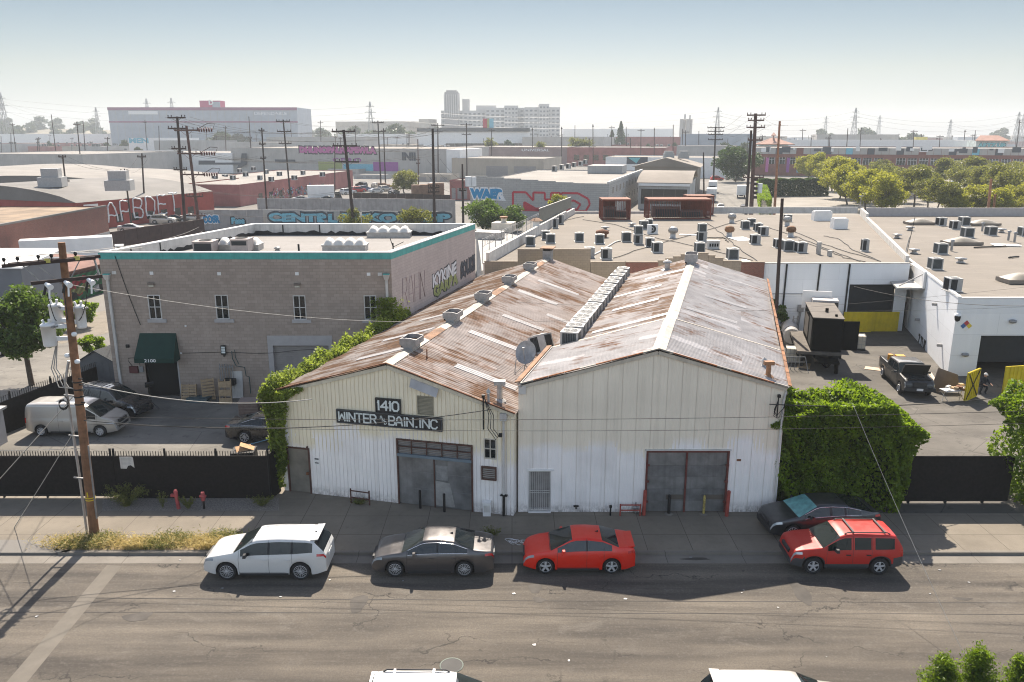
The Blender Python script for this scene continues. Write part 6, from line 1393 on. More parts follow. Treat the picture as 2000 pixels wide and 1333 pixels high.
hose([(1140,430),(1200,440),(1290,468),(1370,485),(1470,510)],'long cable from the left cage across the roof to the front edge');hose([(1190,508),(1270,482),(1360,457),(1450,430)],'cable from the tan parapet past the stacked units to the back');hose([(1380,437),(1410,457),(1435,480),(1480,512)],'black hose from the cages down to the white wall edge')
hose([(1500,445),(1560,465),(1620,490),(1680,512)],'upper hose of the bundle right of the dark roof pole');hose([(1545,450),(1600,475),(1660,495),(1720,512)],'middle hose of the bundle right of the dark roof pole');hose([(1560,470),(1610,488),(1650,505),(1690,513)],'lower hose of the bundle right of the dark roof pole');hose([(1610,462),(1640,468),(1665,490),(1715,510)],'loose hose curling near the slim fan unit');hose([(1145,508),(1200,475),(1222,470)],'white duct line from the parapet to the tall condenser',r=.09,m='offwhite')
hose([(1080,445),(1110,430),(1140,424)],'cable near the slim condensers at the side parapet');hose([(1380,466),(1415,466),(1422,474)],'short pipe beside the condenser stack',r=.06);hose([(1905,485),(1965,482)],'black pipe run on the right roof',ZW,.08);hose([(1968,505),(1990,503)],'bent black pipe at the right edge of the roof',ZW,.08)
for px,py,lb,w_,d_ in((1447,468,'white loose sheet lying beside the rusty turbine vent',1.9,2.2),(1455,512,'white square sheet near the front edge above the white wall',1.0,1.2),(1345,460,'white strip lying behind the pale turbine vent',2.0,.5),(1965,480,'long white sheet on the right roof near the black pipe',2.6,1.2)):
 p=gz(px,py,ZB if px<1770 else ZW);x=MB();x.rbox(p+V((0,0,.03)),(w_,d_,.05),rnd.uniform(-.4,.4),0,('X',.04));tag(x.build('loose_sheet',M['white']),lb,'sheet')
def cage(px0,px1,py_top,py_bot,depth,label,solid=None,box=True):
 p0,p1=gz(px0,py_bot,ZB),gz(px1,py_bot,ZB);p1.y=p0.y;h=gy((px0+px1)/2,py_top,p0.y).z-ZB;w_=p1.x-p0.x
 r_=thing('steel_cage',label,'cage',p0,0,'rusty cages on the flat roof');x=MB()
 for a in(0,w_):
  for b in(0,depth):x.rbox(p0+V((a,b,0)),(.16,.16,h))
 for z in(.1,h-.1):
  x.bar(p0+V((0,0,z)),p1+V((0,0,z)),.14);x.bar(p0+V((0,depth,z)),p1+V((0,depth,z)),.14)
  for q_ in(p0,p1):x.bar(q_+V((0,0,z)),q_+V((0,depth,z)),.14)
 M.setdefault('cage',plain('cage_rust',(.17,.05,.034),.85,0,.35,2));x.build('frame',M['cage'],r_)
 x=MB();x.slab([p0+V((-.1,-.1,h)),p1+V((.1,-.1,h)),p1+V((.1,depth+.1,h)),p0+V((-.1,depth+.1,h))],(0,0,.1));x.build('roof_plate',plain('cage_top',(.19,.085,.055),.85,0,.2,1)if 'cage_top' not in bpy.data.materials else bpy.data.materials['cage_top'],r_)
 x=MB();n=int(w_/.22)
 for k in range(1,n):
  for b in(0,depth):x.tube([p0+V((w_*k/n,b,.1)),p0+V((w_*k/n,b,h-.1))],.022,4)
 for k in range(1,int(depth/.3)):
  for a in(0,w_):x.tube([p0+V((a,.3*k,.1)),p0+V((a,.3*k,h-.1))],.022,4)
 x.build('bars',M['cage'],r_)
 if solid:x=MB();a,b=solid;x.box(p0.x+w_*a,p0.x+w_*b,p0.y+depth*.7,p0.y+depth*.75,ZB+.1,ZB+h-.05);x.build('back_plate',M['cage'],r_)
 if box:
  for k,(cx_,ww,hh)in enumerate(((.3,.45,.55),(.7,.4,.35))):x=MB();c_=p0+V((w_*cx_,depth*.45,.2));x.rbox(c_,(w_*ww,depth*.45,h*hh));x.rbox(c_+V((0,-depth*.24,.1)),(w_*ww*.8,.1,h*hh*.7),m=1);x.build('machine',[plain('machine_mauve',(.12,.075,.07),.7)if 'machine_mauve' not in bpy.data.materials else bpy.data.materials['machine_mauve'],M['acdark']],r_)
cage(1176,1230,391,430,3.4,'left rusty steel cage with machines on the flat roof',(.0,.55));cage(1267,1387,391,429,3.6,'wide rusty steel cage over large ducts on the flat roof',(.58,1));cage(1342,1392,384,420,2.6,'small rusty cage behind the right end of the wide cage',(0,1),False)
def simple_pole(px,py0,py1,y,label,m,r0=.16,r1=.12,arms=(),pxt=None,group=None,name='utility_pole',z0=0.0):
 a=gy(px,py1,y);a.z=z0;b=gy(px if pxt is None else pxt,py0,y);r_=thing(name,label,'utility pole',a,0,group)
 x=MB();x.tube([a,a.lerp(b,.5),b],[r0,(r0+r1)/2,r1],8);x.build('shaft',M[m],r_)
 for t,l,ang in arms:
  c=a.lerp(b,t);d_=V((math.cos(ang),math.sin(ang),0));x=MB();s_=min(1.5,r0/.16);l=l*.55;x.bar(c-d_*l+V((0,-r0,0)),c+d_*l+V((0,-r0,0)),.14*s_,.17*s_)
  for k in(-1,-.62,.62,1):q_=c+d_*l*k*.95;x.tube([q_+V((0,-r0,.08)),q_+V((0,-r0,.3*s_))],[.04*s_,.06*s_],5)
  x.bar(c+d_*l*.55+V((0,-r0,0)),c-V((0,r0,l*.4)),.05*s_,.03);x.bar(c-d_*l*.55+V((0,-r0,0)),c-V((0,r0,l*.4)),.05*s_,.03);x.build('crossarm',M[m],r_)
 return r_,a,b
simple_pole(1518,388,604,66.5,'dark bare pole rising from the work yard in front of the flat roof','poledark',.17,.13,pxt=1528)
x=MB();p=gz(1769,505,ZB);q_=gy(1787,425,p.y+2);x.tube([p,q_],.03,5);tag(x.build('aerial',M['black']),'tall thin black aerial at the corner of the right roof','aerial')
x=MB();p=gz(1766,505,ZB);x.tube([p,p+V((.25,0,1.9))],.04,5);tag(x.build('aerial',M['zinc']),'short grey aerial post beside the tall thin one','aerial')
p=gz(1767,768);S_=dict(wb=3.7,W=2.0,R=.4,of=.95,orr=1.25,sill=.4,gap=.1,top=[(-3.1,1.25),(-3.05,1.32),(-1.12,1.32),(-1.0,1.84),(.3,1.92),(.75,1.9),(1.5,1.3),(2.5,1.22),(2.72,1.1),(2.8,.7)],belt=[(-3.1,1.24),(1.2,1.22),(2.8,1.05)],cowl=1.46,hdr=.76,bh=-1.0,bb=-1.12,win=[(-.9,.0),(.1,1.2)],seams=[-.95,.05,1.25],handles=[-.8,.2],nosez=(.75,1.1),pz=.7,rim='five',rimf=.6,tum=.2,pc=.08,soft=5,tl=.08,mir=.35,mirm=M['trim'],hl=.2)
PAINT['truck']=paint('paint_truck',(.02,.019,.018),.5)
pk=make_car('pickup_truck','dirty dark pickup with its bonnet raised in the work yard','pickup',S_,PAINT['truck'])
a,b=gz(1749,768),gz(1806,772);c_=(a+b)/2+D*1.9;pk.location=(c_.x,c_.y,0);pk.rotation_euler=(0,0,math.atan2(-D.y,-D.x)+.12)
x=MB();x.hexa([(1.42,-.82,1.34),(1.5,-.82,1.3),(1.5,.82,1.3),(1.42,.82,1.34),(1.95,-.8,2.1),(2.05,-.8,2.08),(2.05,.8,2.08),(1.95,.8,2.1)]);x.bar((1.6,.6,1.3),(1.85,.6,1.9),.03);x.build('bonnet',M['under'],pk,local=True)
x=MB();x.box(1.5,2.6,-.75,.75,1.18,1.27);x.box(1.7,2.3,-.4,.4,1.25,1.32);x.build('engine_bay',M['under'],pk,local=True)
x=MB();x.box(-2.95,-1.18,-.85,.85,1.28,1.335);x.build('bed',M['under'],pk,local=True)
x=MB();x.box(2.72,2.9,-.98,.98,.5,.74);x.build('bumper',M['trim'],pk,local=True);x=MB();x.box(2.9,2.915,-.2,.2,.55,.7);x.build('front_plate',M['plate'],pk,local=True)
x=MB();x.cyl(V((-1.9,-.55,1.3)),V((-1.9,-.55,1.72)),.18);x.rbox(V((-2.2,.2,1.3)),(.5,.6,.3));o=x.build('jerry_can',plain('orange_plastic',(.6,.25,.02),.5),None,local=True);mw=wmat(pk);o.matrix_basis=mw;tag(o,'orange can and box in the bed of the dark pickup','can')
pw=gz(1636,778);c=make_car('parked_car','white car mostly hidden behind the big clipped hedge','car',SPEC['crossover'],PAINT['white'],None);pw.y=43.5;pw.x=gy(1636,760,43.5).x;c.location=(pw.x,pw.y,0);c.rotation_euler=(0,0,math.pi)
gp=gz(1608,722);gt_=thing('generator_trailer','sooty black generator box on a flat trailer in the work yard','trailer',gp,0);gm=Matrix.Translation(gp)@Matrix.Rotation(-YAW+.02,4,'Z')
def lb_(x,x0,x1,y0,y1,z0,z1,m=0):x.hexa([gm@V(c)for c in[(x0,y0,z0),(x1,y0,z0),(x1,y1,z0),(x0,y1,z0),(x0,y0,z1),(x1,y0,z1),(x1,y1,z1),(x0,y1,z1)]],m)
sooty=plain('sooty_black',(.007,.0065,.006),1.0,0,.3,2,spec=.02);soottop=plain('sooty_top',(.1,.085,.07),.8,0,.2,1.5)
x=MB();lb_(x,-.95,1.15,.5,6.2,1.25,3.75);x.build('housing',sooty,gt_);x=MB();lb_(x,-1.0,1.2,.45,6.25,3.75,3.81);x.cyl(gm@V((.2,2.6,3.8)),gm@V((.2,2.6,4.1)),.12,m=1);x.cyl(gm@V((.7,1.2,3.8)),gm@V((.7,1.2,3.95)),.1,m=1);x.build('housing_top',[soottop,sooty],gt_)
x=MB();lb_(x,-1.9,1.2,.3,7.0,1.0,1.22);lb_(x,-1.9,-1.75,.3,7,.8,1.0,1);lb_(x,1.05,1.2,.3,7,.8,1.0,1);x.build('deck',[plain('trailer_deck',(.1,.085,.07),.85,0,.35,2),sooty],gt_)
x=MB()
for a in(-1.5,.9):
 for b in(3.2,4.4):x.lathe([(.15,-.14),(.45,-.14),(.47,0),(.45,.14),(.15,.14)],gm@V((a,b,.47)),16,0,'X')
for a in(-1.5,.9):lb_(x,a-.1,a+.1,.4,.6,0,1.0)
x.build('wheels',M['rubber'],gt_)
x=MB();x.hexa([gm@V(c)for c in[(1.17,.55,1.4),(2.3,.75,1.4),(2.3,.82,1.4),(1.17,.62,1.4),(1.17,.55,3.6),(2.3,.75,3.6),(2.3,.82,3.6),(1.17,.62,3.6)]]);x.build('open_door',sooty,gt_)
x=MB();lb_(x,-.97,-.955,1.0,2.6,1.5,3.5);lb_(x,-.975,-.965,3.2,5.6,1.6,3.2,1);x.build('side_opening',[M['darkvoid'],soottop],gt_)
x=MB();lb_(x,-.8,.9,-1.2,.3,.75,.9);x.bar(gm@V((-.7,.3,.9)),gm@V((0,-1.6,.6)),.12);x.bar(gm@V((.8,.3,.9)),gm@V((0,-1.6,.6)),.12);x.rbox(gm@V((.75,-.9,0)),(.2,.2,.9));x.build('tow_bar',sooty,gt_)
p=gz(1598,668);r_=thing('machine_cabinet','white cabinet with a raised dark hood behind the black generator','cabinet',p);x=MB();x.rbox(p,(2.4,1.8,2.6),-YAW);x.rbox(p+V((0,0,2.6)),(2.5,1.9,.1),-YAW);x.build('casing',M['offwhite'],r_)
x=MB();x.rbox(p+V((.15,-.2,2.7)),(2.0,1.3,1.0),-YAW,0);x.rbox(p+V((.15,-.92,2.8)),(1.5,.1,.75),-YAW,1);x.rbox(p+V((-.2,.7,2.7)),(2.3,.1,1.5),-YAW,2);x.build('hood',[M['greytrim'],M['darkvoid'],M['white']],r_)
ax_=V((D.x,D.y,0));p=gz(1545,675);r_=thing('storage_tank','pale horizontal cylinder tank beside the rusty gutter of the pale shed','tank',p);x=MB();c0=p+V((0,0,.75));x.tube([c0,c0+ax_*.03,c0+ax_*4.0],[.62,.66,.66],24);x.build('shell',M['offwhite'],r_);x=MB();x.tube([c0+ax_*.9,c0+ax_*1.0],.68,24);x.build('band',M['black'],r_);x=MB();x.rbox(c0+ax_*.6+V((0,0,-.75)),(1.0,.2,.35),-YAW);x.rbox(c0+ax_*3+V((0,0,-.75)),(1.0,.2,.35),-YAW);x.build('saddle',M['zinc'],r_)
def ibc(px,py,label):
 p=gz(px,py);r_=thing('tote_tank',label,'tote',p,0,'caged tote tanks in the work yard');x=MB();x.rbox(p+V((0,0,.16)),(1.05,.95,1.0),-YAW);x.build('bottle',plain('tote_plastic',(.5,.46,.38),.5)if 'tote_plastic' not in bpy.data.materials else bpy.data.materials['tote_plastic'],r_);x=MB();m_=Matrix.Translation(p)@Matrix.Rotation(-YAW,4,'Z')
 for k in range(5):
  t=-.55+1.1*k/4
  for f in(-.5,.5):x.tube([m_@V((t,f,.12)),m_@V((t,f,1.2))],.014,4);x.tube([m_@V((f*1.1,t*.9,.12)),m_@V((f*1.1,t*.9,1.2))],.014,4)
 for z in(.2,.5,.8,1.2):
  for f in(-.5,.5):x.tube([m_@V((-.55,f,z)),m_@V((.55,f,z))],.014,4);x.tube([m_@V((f*1.1,-.5,z)),m_@V((f*1.1,.5,z))],.014,4)
 x.build('cage',M['zinc'],r_);x=MB();x.rbox(p,(1.15,1.0,.13),-YAW);x.build('pallet_base',M['black'],r_)
ibc(1673,682,'caged tote tank right of the open generator door');ibc(1548,708,'caged tote tank between the rusty gutter and the generator trailer')
p=gz(1554,662);x=MB()
for s_ in(-.25,.25):
 x.bar(p+V((s_,0,0)),p+V((s_*.7,.4,1.9)),.06);x.bar(p+V((s_,.9,0)),p+V((s_*.7,.45,1.9)),.05)
for k in range(6):x.bar(p+V((-.24,.07*k,.3*k+.2)),p+V((.24,.07*k,.3*k+.2)),.1,.03)
tag(x.build('step_ladder',M['zincl']),'folding step ladder between the tank and the generator','ladder')
p=gz(1712,722);x=MB();x.rbox(p+V((0,0,.02)),(1.6,.8,.02),-.5);tag(x.build('cardboard_sheet',plain('pale_cardboard',(.5,.38,.28),.9)),'flat pale cardboard on the ground left of the dark pickup','cardboard')
p=gz(1570,715);x=MB();x.rbox(p+V((0,0,.01)),(.9,1.5,.02),-.4);tag(x.build('board',M['wood']),'brown board on the ground beside the generator trailer wheels','board')
p=gz(1537,726);x=MB();x.tube([p+V((-1.2,.9,2.6)),p+V((.5,1.5,.2))],.13,8);tag(x.build('duct_pipe',M['zinc']),'grey duct leaning from the rusty gutter down to the tote tank','duct')
x=MB()
for k in range(4):x.tube([p+V((.1+.3*k,.4,0)),p+V((.1+.3*k,.4,1.0))],.025,5)
x.tube([p+V((-.2,.4,.6)),p+V((1.4,.4,.6))],.025,5);x.tube([p+V((-.2,.4,1.0)),p+V((1.4,.4,1.0))],.025,5);x.tube([p+V((-.2,-.5,0)),p+V((-.2,.4,1.0))],.025,5);x.tube([p+V((1.4,-.5,0)),p+V((1.4,.4,1.0))],.025,5);tag(x.build('metal_stand',M['zinc']),'tangled grey metal stand beside the rusty gutter','stand')
def gate(p,q,h,label,m=None,cross=False,z0=.05,parent=None):
 W_=Wall(V(p).xy,V(q).xy);r_=thing('yellow_gate',label,'gate',p);x=MB();x.wbox(W_,0,W_.L,z0,h,0,.04);n=int(W_.L/.28)
 for k in range(n):x.wbox(W_,W_.L*(k+.2)/n,W_.L*(k+.55)/n,z0+.02,h-.02,.04,.075)
 x.build('panel',M['yellow'],r_);x=MB();frame_rect(x,W_,(0,W_.L,z0,h),.08,.076,.1)
 if cross:x.bar(W_.pt(.1,z0+.1,.1),W_.pt(W_.L-.1,h-.1,.1),.06,.03,1,up=W_.N);x.bar(W_.pt(.1,h-.1,.105),W_.pt(W_.L-.1,z0+.1,.105),.06,.03,1,up=W_.N)
 x.build('frame',[M['yellow'],M['black']],r_);return r_
ga,gb_,gc=gz(1645,650),gz(1697,648),gz(1745,645)
for q in(ga,gb_,gc):q.y=YB-.5
gate(ga,gb_,1.85,'left low yellow gate before the dark screen door of the flat roofed block');gate(gb_+V((.05,.25,0)),gc+V((0,.25,0)),1.8,'right low yellow gate before the dark screen door of the flat roofed block')
gate(gz(1881,786),gz(1905,775),2.0,'open yellow gate leaf with black cross beside the debris pile',cross=True);pa,pb_=gz(1955,772),gz(2060,765);gate(pa,pb_,2.0,'yellow ribbed gate leaf at the right edge of the garage opening')
p=gz(1842,770);x=MB();x.slab([p+V((-.6,.5,0)),p+V((1.2,.2,.1)),p+V((1.1,.5,1.2)),p+V((-.1,.8,1.6))],(0,.06,0));tag(x.build('panel_board',plain('brown_panel',(.13,.1,.085),.8)),'brown panel leaning on the white corner behind the folding table','panel')
p=gz(1858,782);r_=thing('folding_table','folding table heaped with scrap before the white corner','table',p);x=MB();x.rbox(p+V((0,0,.7)),(1.5,.7,.05),.2);x.build('table_top',M['offwhite'],r_)
for s_ in(-.55,.55):x=MB();x.tube([p+V((s_-.2,-.25,0)),p+V((s_+.2,.25,.7))],.02,5);x.tube([p+V((s_+.2,-.25,0)),p+V((s_-.2,.25,.7))],.02,5);x.build('leg',M['zincl'],r_)
x=MB();rr=random.Random(5)
for k in range(7):x.rbox(p+V((rr.uniform(-.6,.6),rr.uniform(-.2,.2),.75+.04*k)),(rr.uniform(.2,.5),rr.uniform(.15,.3),.1),rr.uniform(0,3),k%3)
tag(x.build('scrap_heap',[M['wood'],M['rust'],M['offwhite']]),'heap of scrap on the folding table','scrap')
for k,(px,py,l_,lb)in enumerate(((1815,735,4.6,'long pale plank lying along the foot of the white side wall'),(1825,745,3.6,'short pale plank beside the white side wall near the scrap'),(1808,728,5.2,'outermost pale board along the white side wall behind the pickup'))):
 p=gz(px,py);x=MB();d_=-WSd.U if WSd.U.y>0 else WSd.U;x.bar(p+V((0,0,.1)),p+d_*l_*.6+V((0,0,.06)),.18,.06);x.bar(p+V((0,0,.1)),p-d_*l_*.4+V((0,0,.2)),.18,.06);tag(x.build('plank',plain('pale_plank',(.5,.43,.34),.85,0,.2,4)if k==0 else bpy.data.materials['pale_plank']),lb,'plank','planks by the white side wall')
pp_=gz(1924,772)+V((0,.5,0));ps=thing('person','person in dark clothes and pale cap crouching in the dark garage doorway','person',pp_)
skin=plain('skin',(.45,.26,.18),.6,0,.05);dk_=plain('dark_clothes',(.02,.022,.026),.85)
vs=[(0,0,.5),(0,-.08,.75),(-.02,-.2,1.0),(-.05,-.28,1.14),(-.06,-.32,1.24),(.13,0,.48),(.17,-.35,.5),(.16,-.2,.08),(.16,-.34,.04),(-.13,0,.48),(-.17,-.3,.52),(-.16,-.15,.08),(-.16,-.3,.04),(.17,-.2,1.03),(.24,-.34,.8),(.3,-.55,.72),(-.2,-.2,1.03),(-.28,-.36,.82),(-.1,-.55,.7)]
ed=[(0,1),(1,2),(2,3),(3,4),(0,5),(5,6),(6,7),(7,8),(0,9),(9,10),(10,11),(11,12),(2,13),(13,14),(14,15),(2,16),(16,17),(17,18)]
rd_=[.16,.15,.17,.07,.065,.1,.085,.055,.05,.1,.085,.055,.05,.07,.05,.035,.07,.05,.035]
me=bpy.data.meshes.new('body');me.from_pydata(vs,ed,[]);bo=bpy.data.objects.new('body',me);_link(bo,ps);me.materials.append(dk_)
sk=bo.modifiers.new('skin','SKIN');bo.modifiers.new('sub','SUBSURF').levels=1
if not me.skin_vertices:
 try:me.attributes.new('skin','FLOAT','POINT')
 except Exception:pass
if me.skin_vertices:
 for i,r in enumerate(rd_):me.skin_vertices[0].data[i].radius=(r,r)
 me.skin_vertices[0].data[0].use_root=True
x=MB();x.lathe([(.01,-.14),(.07,-.11),(.1,0),(.1,.06),(.01,.1)],(-.07,-.36,1.36),12);x.tube([(.27,-.45,.78),(.3,-.56,.72),(.3,-.68,.7)],[.045,.04,.02],7);x.tube([(-.2,-.45,.76),(-.1,-.56,.7),(-.02,-.66,.7)],[.045,.04,.02],7);x.lathe([(.01,-.02),(.03,0),(.01,.02)],(-.07,-.47,1.33),6);x.build('head_and_hands',skin,ps,local=True)
x=MB();x.lathe([(.112,0),(.11,.06),(.06,.11),(.01,.12)],(-.07,-.35,1.39),12);x.rbox((-.07,-.47,1.39),(.16,.12,.015));x.build('cap',M['offwhite'],ps,local=True)
def hedge_points(x0,x1,y0,y1,h,n,seed,prof):
 g=np.random.default_rng(seed);P=[]
 while len(P)<n:
  u,v,w=g.random(3);s=prof(w)
  cx=(x0+x1)/2;hx=(x1-x0)/2*s[0];ox=s[1]
  k=g.integers(0,4);e=abs(g.normal())*.22
  X_=u*2-1;Y_=v*2-1
  if k==0:Y_=-1+e*.9
  elif k==1:X_=(1-e*.5)*(1 if g.random()<.5 else-1)
  elif k==2:w=1-e*.25
  bump_=1+.09*math.sin(X_*5+w*4+seed)+.08*math.sin(w*9+X_*8)+.06*math.sin(Y_*7+X_*3)+.06*math.sin(X_*17+w*13)
  rr_=1-.2*max(0,w-.7)*3.3*abs(X_)**3
  P.append((cx+ox+X_*hx*bump_*(1-.25*max(0,abs(Y_)-.6)),(y0+y1)/2+Y_*(y1-y0)/2*bump_,h*w*(1+.05*math.sin(X_*6)+.04*math.sin(X_*13+Y_*5))*rr_))
 return np.array(P)
hy_=34.55
hx0,hx1=gy(1503,850,hy_).x,gy(1806,830,hy_).x;hh=gy(1640,770,hy_+1.2).z
def hp(w):return((.78+.22*min(1,w/.55))if w<.55 else 1.0-.05*(w-.55),-.55*(1-min(1,w/.55)))
P=hedge_points(hx0,hx1,hy_-.75,hy_+2.4,hh,46000,3,hp);bu=thing('clipped_hedge','big clipped ficus hedge between the pale shed and the black gate','hedge',(hx0+2.5,hy_+.8,0))
x=MB()
for k in range(4):limb_mesh(x,(hx0+1.4+1.0*k,hy_+.8,-.05),(hx0+1.2+1.3*k,hy_+.8,3.2),.12,.04)
x.build('trunk',M['bark'],bu);cr=leaf_object('crown',P-np.array([hx0+2.5,hy_+.8,0]),.1,M['ficus'],4,bu)
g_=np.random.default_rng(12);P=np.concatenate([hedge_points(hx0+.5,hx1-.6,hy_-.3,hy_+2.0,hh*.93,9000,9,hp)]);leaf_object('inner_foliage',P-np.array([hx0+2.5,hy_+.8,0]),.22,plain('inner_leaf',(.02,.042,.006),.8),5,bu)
h2a=gy(1986,820,34.4).x;P=hedge_points(h2a,h2a+5,33.5,36.5,gy(1985,762,35).z,22000,7,lambda w:((.8+.2*min(1,w/.5)),.35*(1-min(1,w/.5))));bu=thing('clipped_hedge','clipped hedge cut off by the right edge beside the black gate','hedge',(h2a+2.5,35,0))
x=MB();limb_mesh(x,(h2a+2,35,-.05),(h2a+2.2,35,3),.12,.05);x.build('trunk',M['bark'],bu);leaf_object('crown',P-np.array([h2a+2.5,35,0]),.1,M['ficus'],8,bu)
fa2,fb2=V((hx1-2.6,34.55,0)),V((h2a+.3,34.55,0));W_=Wall(fa2.xy,fb2.xy);r_=thing('sliding_gate','black screened gate across the work yard between the two hedges','gate',fa2);zt_=gy(1850,891,34.55).z
x=MB();x.wbox(W_,0,W_.L,.16,zt_,0,.03);x.build('screen',M['screen'],r_);x=MB();x.wbox(W_,0,W_.L,.1,.16,-.06,0)
for k in range(4):x.wbox(W_,W_.L*(k+.3)/4,W_.L*(k+.3)/4+.1,0,.16,-.08,.02)
x.build('gate_rail',M['black'],r_)
p=gz(1512,655);make_tree('shrub','dark shrub at the foot of the white wall beside the bare pole','shrub',3.4,1.2,.3,M['ficusb'],M['bark'],2600,.13,17,14,loc=(p.x,p.y,0),tr=.06)
for px,py,h,sd_,lb in((1845,1290,3.0,21,'left feathery sapling top at the bottom right edge'),(1920,1268,3.3,22,'taller feathery sapling top beside the drop wire at the bottom edge'),(1998,1290,3.2,23,'feathery sapling top cut off by the bottom right corner')):
 p=gy(px,py,20.5);hgt=p.z+.14;r_=thing('sapling',lb,'tree',(p.x,20.5,-.14),0,'saplings on the near side of the road');g2=np.random.default_rng(sd_);x=MB();x.tube([(0,0,0),(.03,0,hgt*.5),(0,0,hgt)],[.05,.035,.01],6)
 P=[];
 for k in range(70):
  t=g2.random();a=g2.uniform(0,6.28);l=(.75*(1-t)+.18)*g2.uniform(.6,1.1);z=hgt*(.25+.75*t);e_=np.array([math.cos(a)*l,math.sin(a)*l,l*.35]);x.tube([(0,0,z),tuple(np.array([0,0,z])+e_)],[.01,.004],4)
  q=g2.random(85)[:,None];P.append(np.array([0,0,z])+e_*q+g2.normal(size=(85,3))*.075)
 x.build('trunk',M['bark'],r_,local=True);leaf_object('crown',np.concatenate(P),.05,M['ficus'],sd_,r_,aspect=.35)
M['concw']=plain('pale_render',(.4,.38,.355),.85,0,.12,.25,streak=.25);M['greywall']=plain('grey_render',(.36,.355,.345),.85,0,.12,.2,streak=.3);M['tanwall']=plain('tan_render',(.4,.35,.29),.85,0,.12,.2,streak=.25);M['bluewall']=plain('blue_grey_metal',(.33,.36,.4),.6,0,.1,.2);M['brickwall']=plain('brick_far',(.21,.085,.065),.9,0,.22,.5);M['redwall']=plain('red_painted_wall',(.27,.055,.045),.85,0,.22,.35,streak=.3);M['pinkwall']=plain('faded_red_wall',(.3,.12,.11),.85,0,.2,.35,streak=.2)
M['roofpale']=plain('pale_roof',(.205,.19,.172),.9,0,.18,.12);M['roofmid']=plain('mid_roof',(.155,.147,.137),.9,0,.24,.12);M['roofwarm']=plain('warm_roof',(.2,.175,.148),.9,0,.18,.12)
M['dullwood']=plain('dark_board_fence',(.045,.026,.024),.9,0,.3,1.2);M['corfence']=plain('corrugated_fence',(.3,.285,.28),.8,.1,.2,.8,streak=.35)
def ulabel(s):return s
def blk(label,A,y,bx,depth,wm,rm,cat='building',name='warehouse',ang=YAW,py=None,roof_drop=.25,group=None,za=None):
 """box building: left front top corner at picture point A on distance y, front wall running to picture column bx"""
 a=gy(A[0],A[1],y);u=V((math.cos(ang),-math.sin(ang),0));n=V((u.y,-u.x,0));dd_=-n
 d=ray(bx,A[1]);n2=V((-d.y,d.x,0));s=-(a-EYE).dot(n2)/u.dot(n2);b=a+u*s;z=za or a.z
 W_=Wall(a.xy,b.xy);S_=Wall(b.xy,(b+dd_*depth).xy)
 r_=thing(name,label,cat,(a.x,a.y,0),0,group);x=MB()
 q=[V((a.x,a.y,-.3)),V((b.x,b.y,-.3)),V((b.x,b.y,-.3))+dd_*depth,V((a.x,a.y,-.3))+dd_*depth]
 for i in range(4):p0,p1=q[i],q[(i+1)%4];x.add([p0,p1,p1+V((0,0,z+.3)),p0+V((0,0,z+.3))],[(0,1,2,3)])
 x.build('wall',wm,r_)
 x=MB();x.add([p+V((0,0,z+.3-roof_drop))for p in q],[(0,1,2,3)]);x.build('roof',rm,r_)
 return r_,W_,S_,z,dd_
def add_windows(r_,W_,n,z0,z1,w,u0=.05,u1=.95,m=None,d=.02):
 x=MB()
 for k in range(n):u=W_.L*(u0+(u1-u0)*(k+.5)/n);x=MB();x.wbox(W_,u-w/2,u+w/2,z0,z1,-.1,d);x.build('window',m or M['pane'],r_)
def wtag(r_,W_,txt,rect,mats,bold=.05,edge=.25,jig=.12,seed=1):
 u0,u1,z0,z1=W_.rect(*rect);x=MB()
 if edge:wtext(x,W_,txt,u0-edge,u1+edge,z0-edge,z1+edge,.03,bold+.06,0,.02,0,0,jig,seed)
 wtext(x,W_,txt,u0,u1,z0,z1,.06,bold,1 if edge else 0,.02,0,0,jig,seed);return x.build('graffiti',[gmats[m]for m in mats],r_)
r_,W_,S_,z,dd_=blk('grey block warehouse with a huge red outlined graffiti on its front wall',(918,346),172,1190,62,brick('far_block',(.37,.36,.345),(.27,.26,.25),1.2,.4,.04,.06,stain=.2),M['roofpale'],name='graffiti_warehouse',za=7.2)
x=MB();sx=W_.L
for k in range(6):x.wbox(W_,sx*k/8,sx*(k+1)/8,7.2,8.35-.2*k,-.4,.0)
x.build('stepped_parapet',bpy.data.materials['far_block'],r_)
u0,u1,z0,z1=W_.rect(1002,377,1152,412);hN=z1-z0;rd_m=gmats['red'];x=MB();w_=u1-u0
for line in([(0,.0),(0,1),(.17,1),(.27,.55),(.27,1),(.42,1),(.42,.62),(.5,.62),(.5,1),(.62,1),(.62,.7),(.64,1),(.85,1),(.98,.7),(1,.4),(.95,.02),(0,0)],[(.15,0),(.15,.45),(.3,.1),(.42,.12)],[(.66,.1),(.66,.55),(.8,.6),(.88,.4),(.84,.1),(.66,.1)],[(.1,.0),(.24,.12),(.36,.02)]):
 for(xa,ya),(xb,yb)in zip(line[:-1],line[1:]):x.bar(W_.pt(u0+w_*xa,z0+hN*ya,.05),W_.pt(u0+w_*xb,z0+hN*yb,.05),.42,.05,0,up=W_.N)
x.slab([W_.pt(u0+w_*.15,z0,.03),W_.pt(u0+w_*.36,z0,.03),W_.pt(u0+w_*.15,z0+hN*.45,.03)],W_.N*.02);x.build('graffiti',rd_m,r_)
wtag(r_,W_,'WAER',(918,369,986,389),('white','blue'),.09,.3,.05)
for zz,n in((4.9,10),(2.0,10)):add_windows(r_,S_,n,zz,zz+1.3,1.4)
x=MB();x.wbox(S_,0,S_.L,7.2,7.6,-.4,.05);x.build('parapet',M['offwhite'],r_)
def far_ac(px,py,zr,label,s=1.3,group='condensers on far roofs'):return put_ac(ACD,gz(px,py,zr),rnd.uniform(-.3,.1),label,s,group)
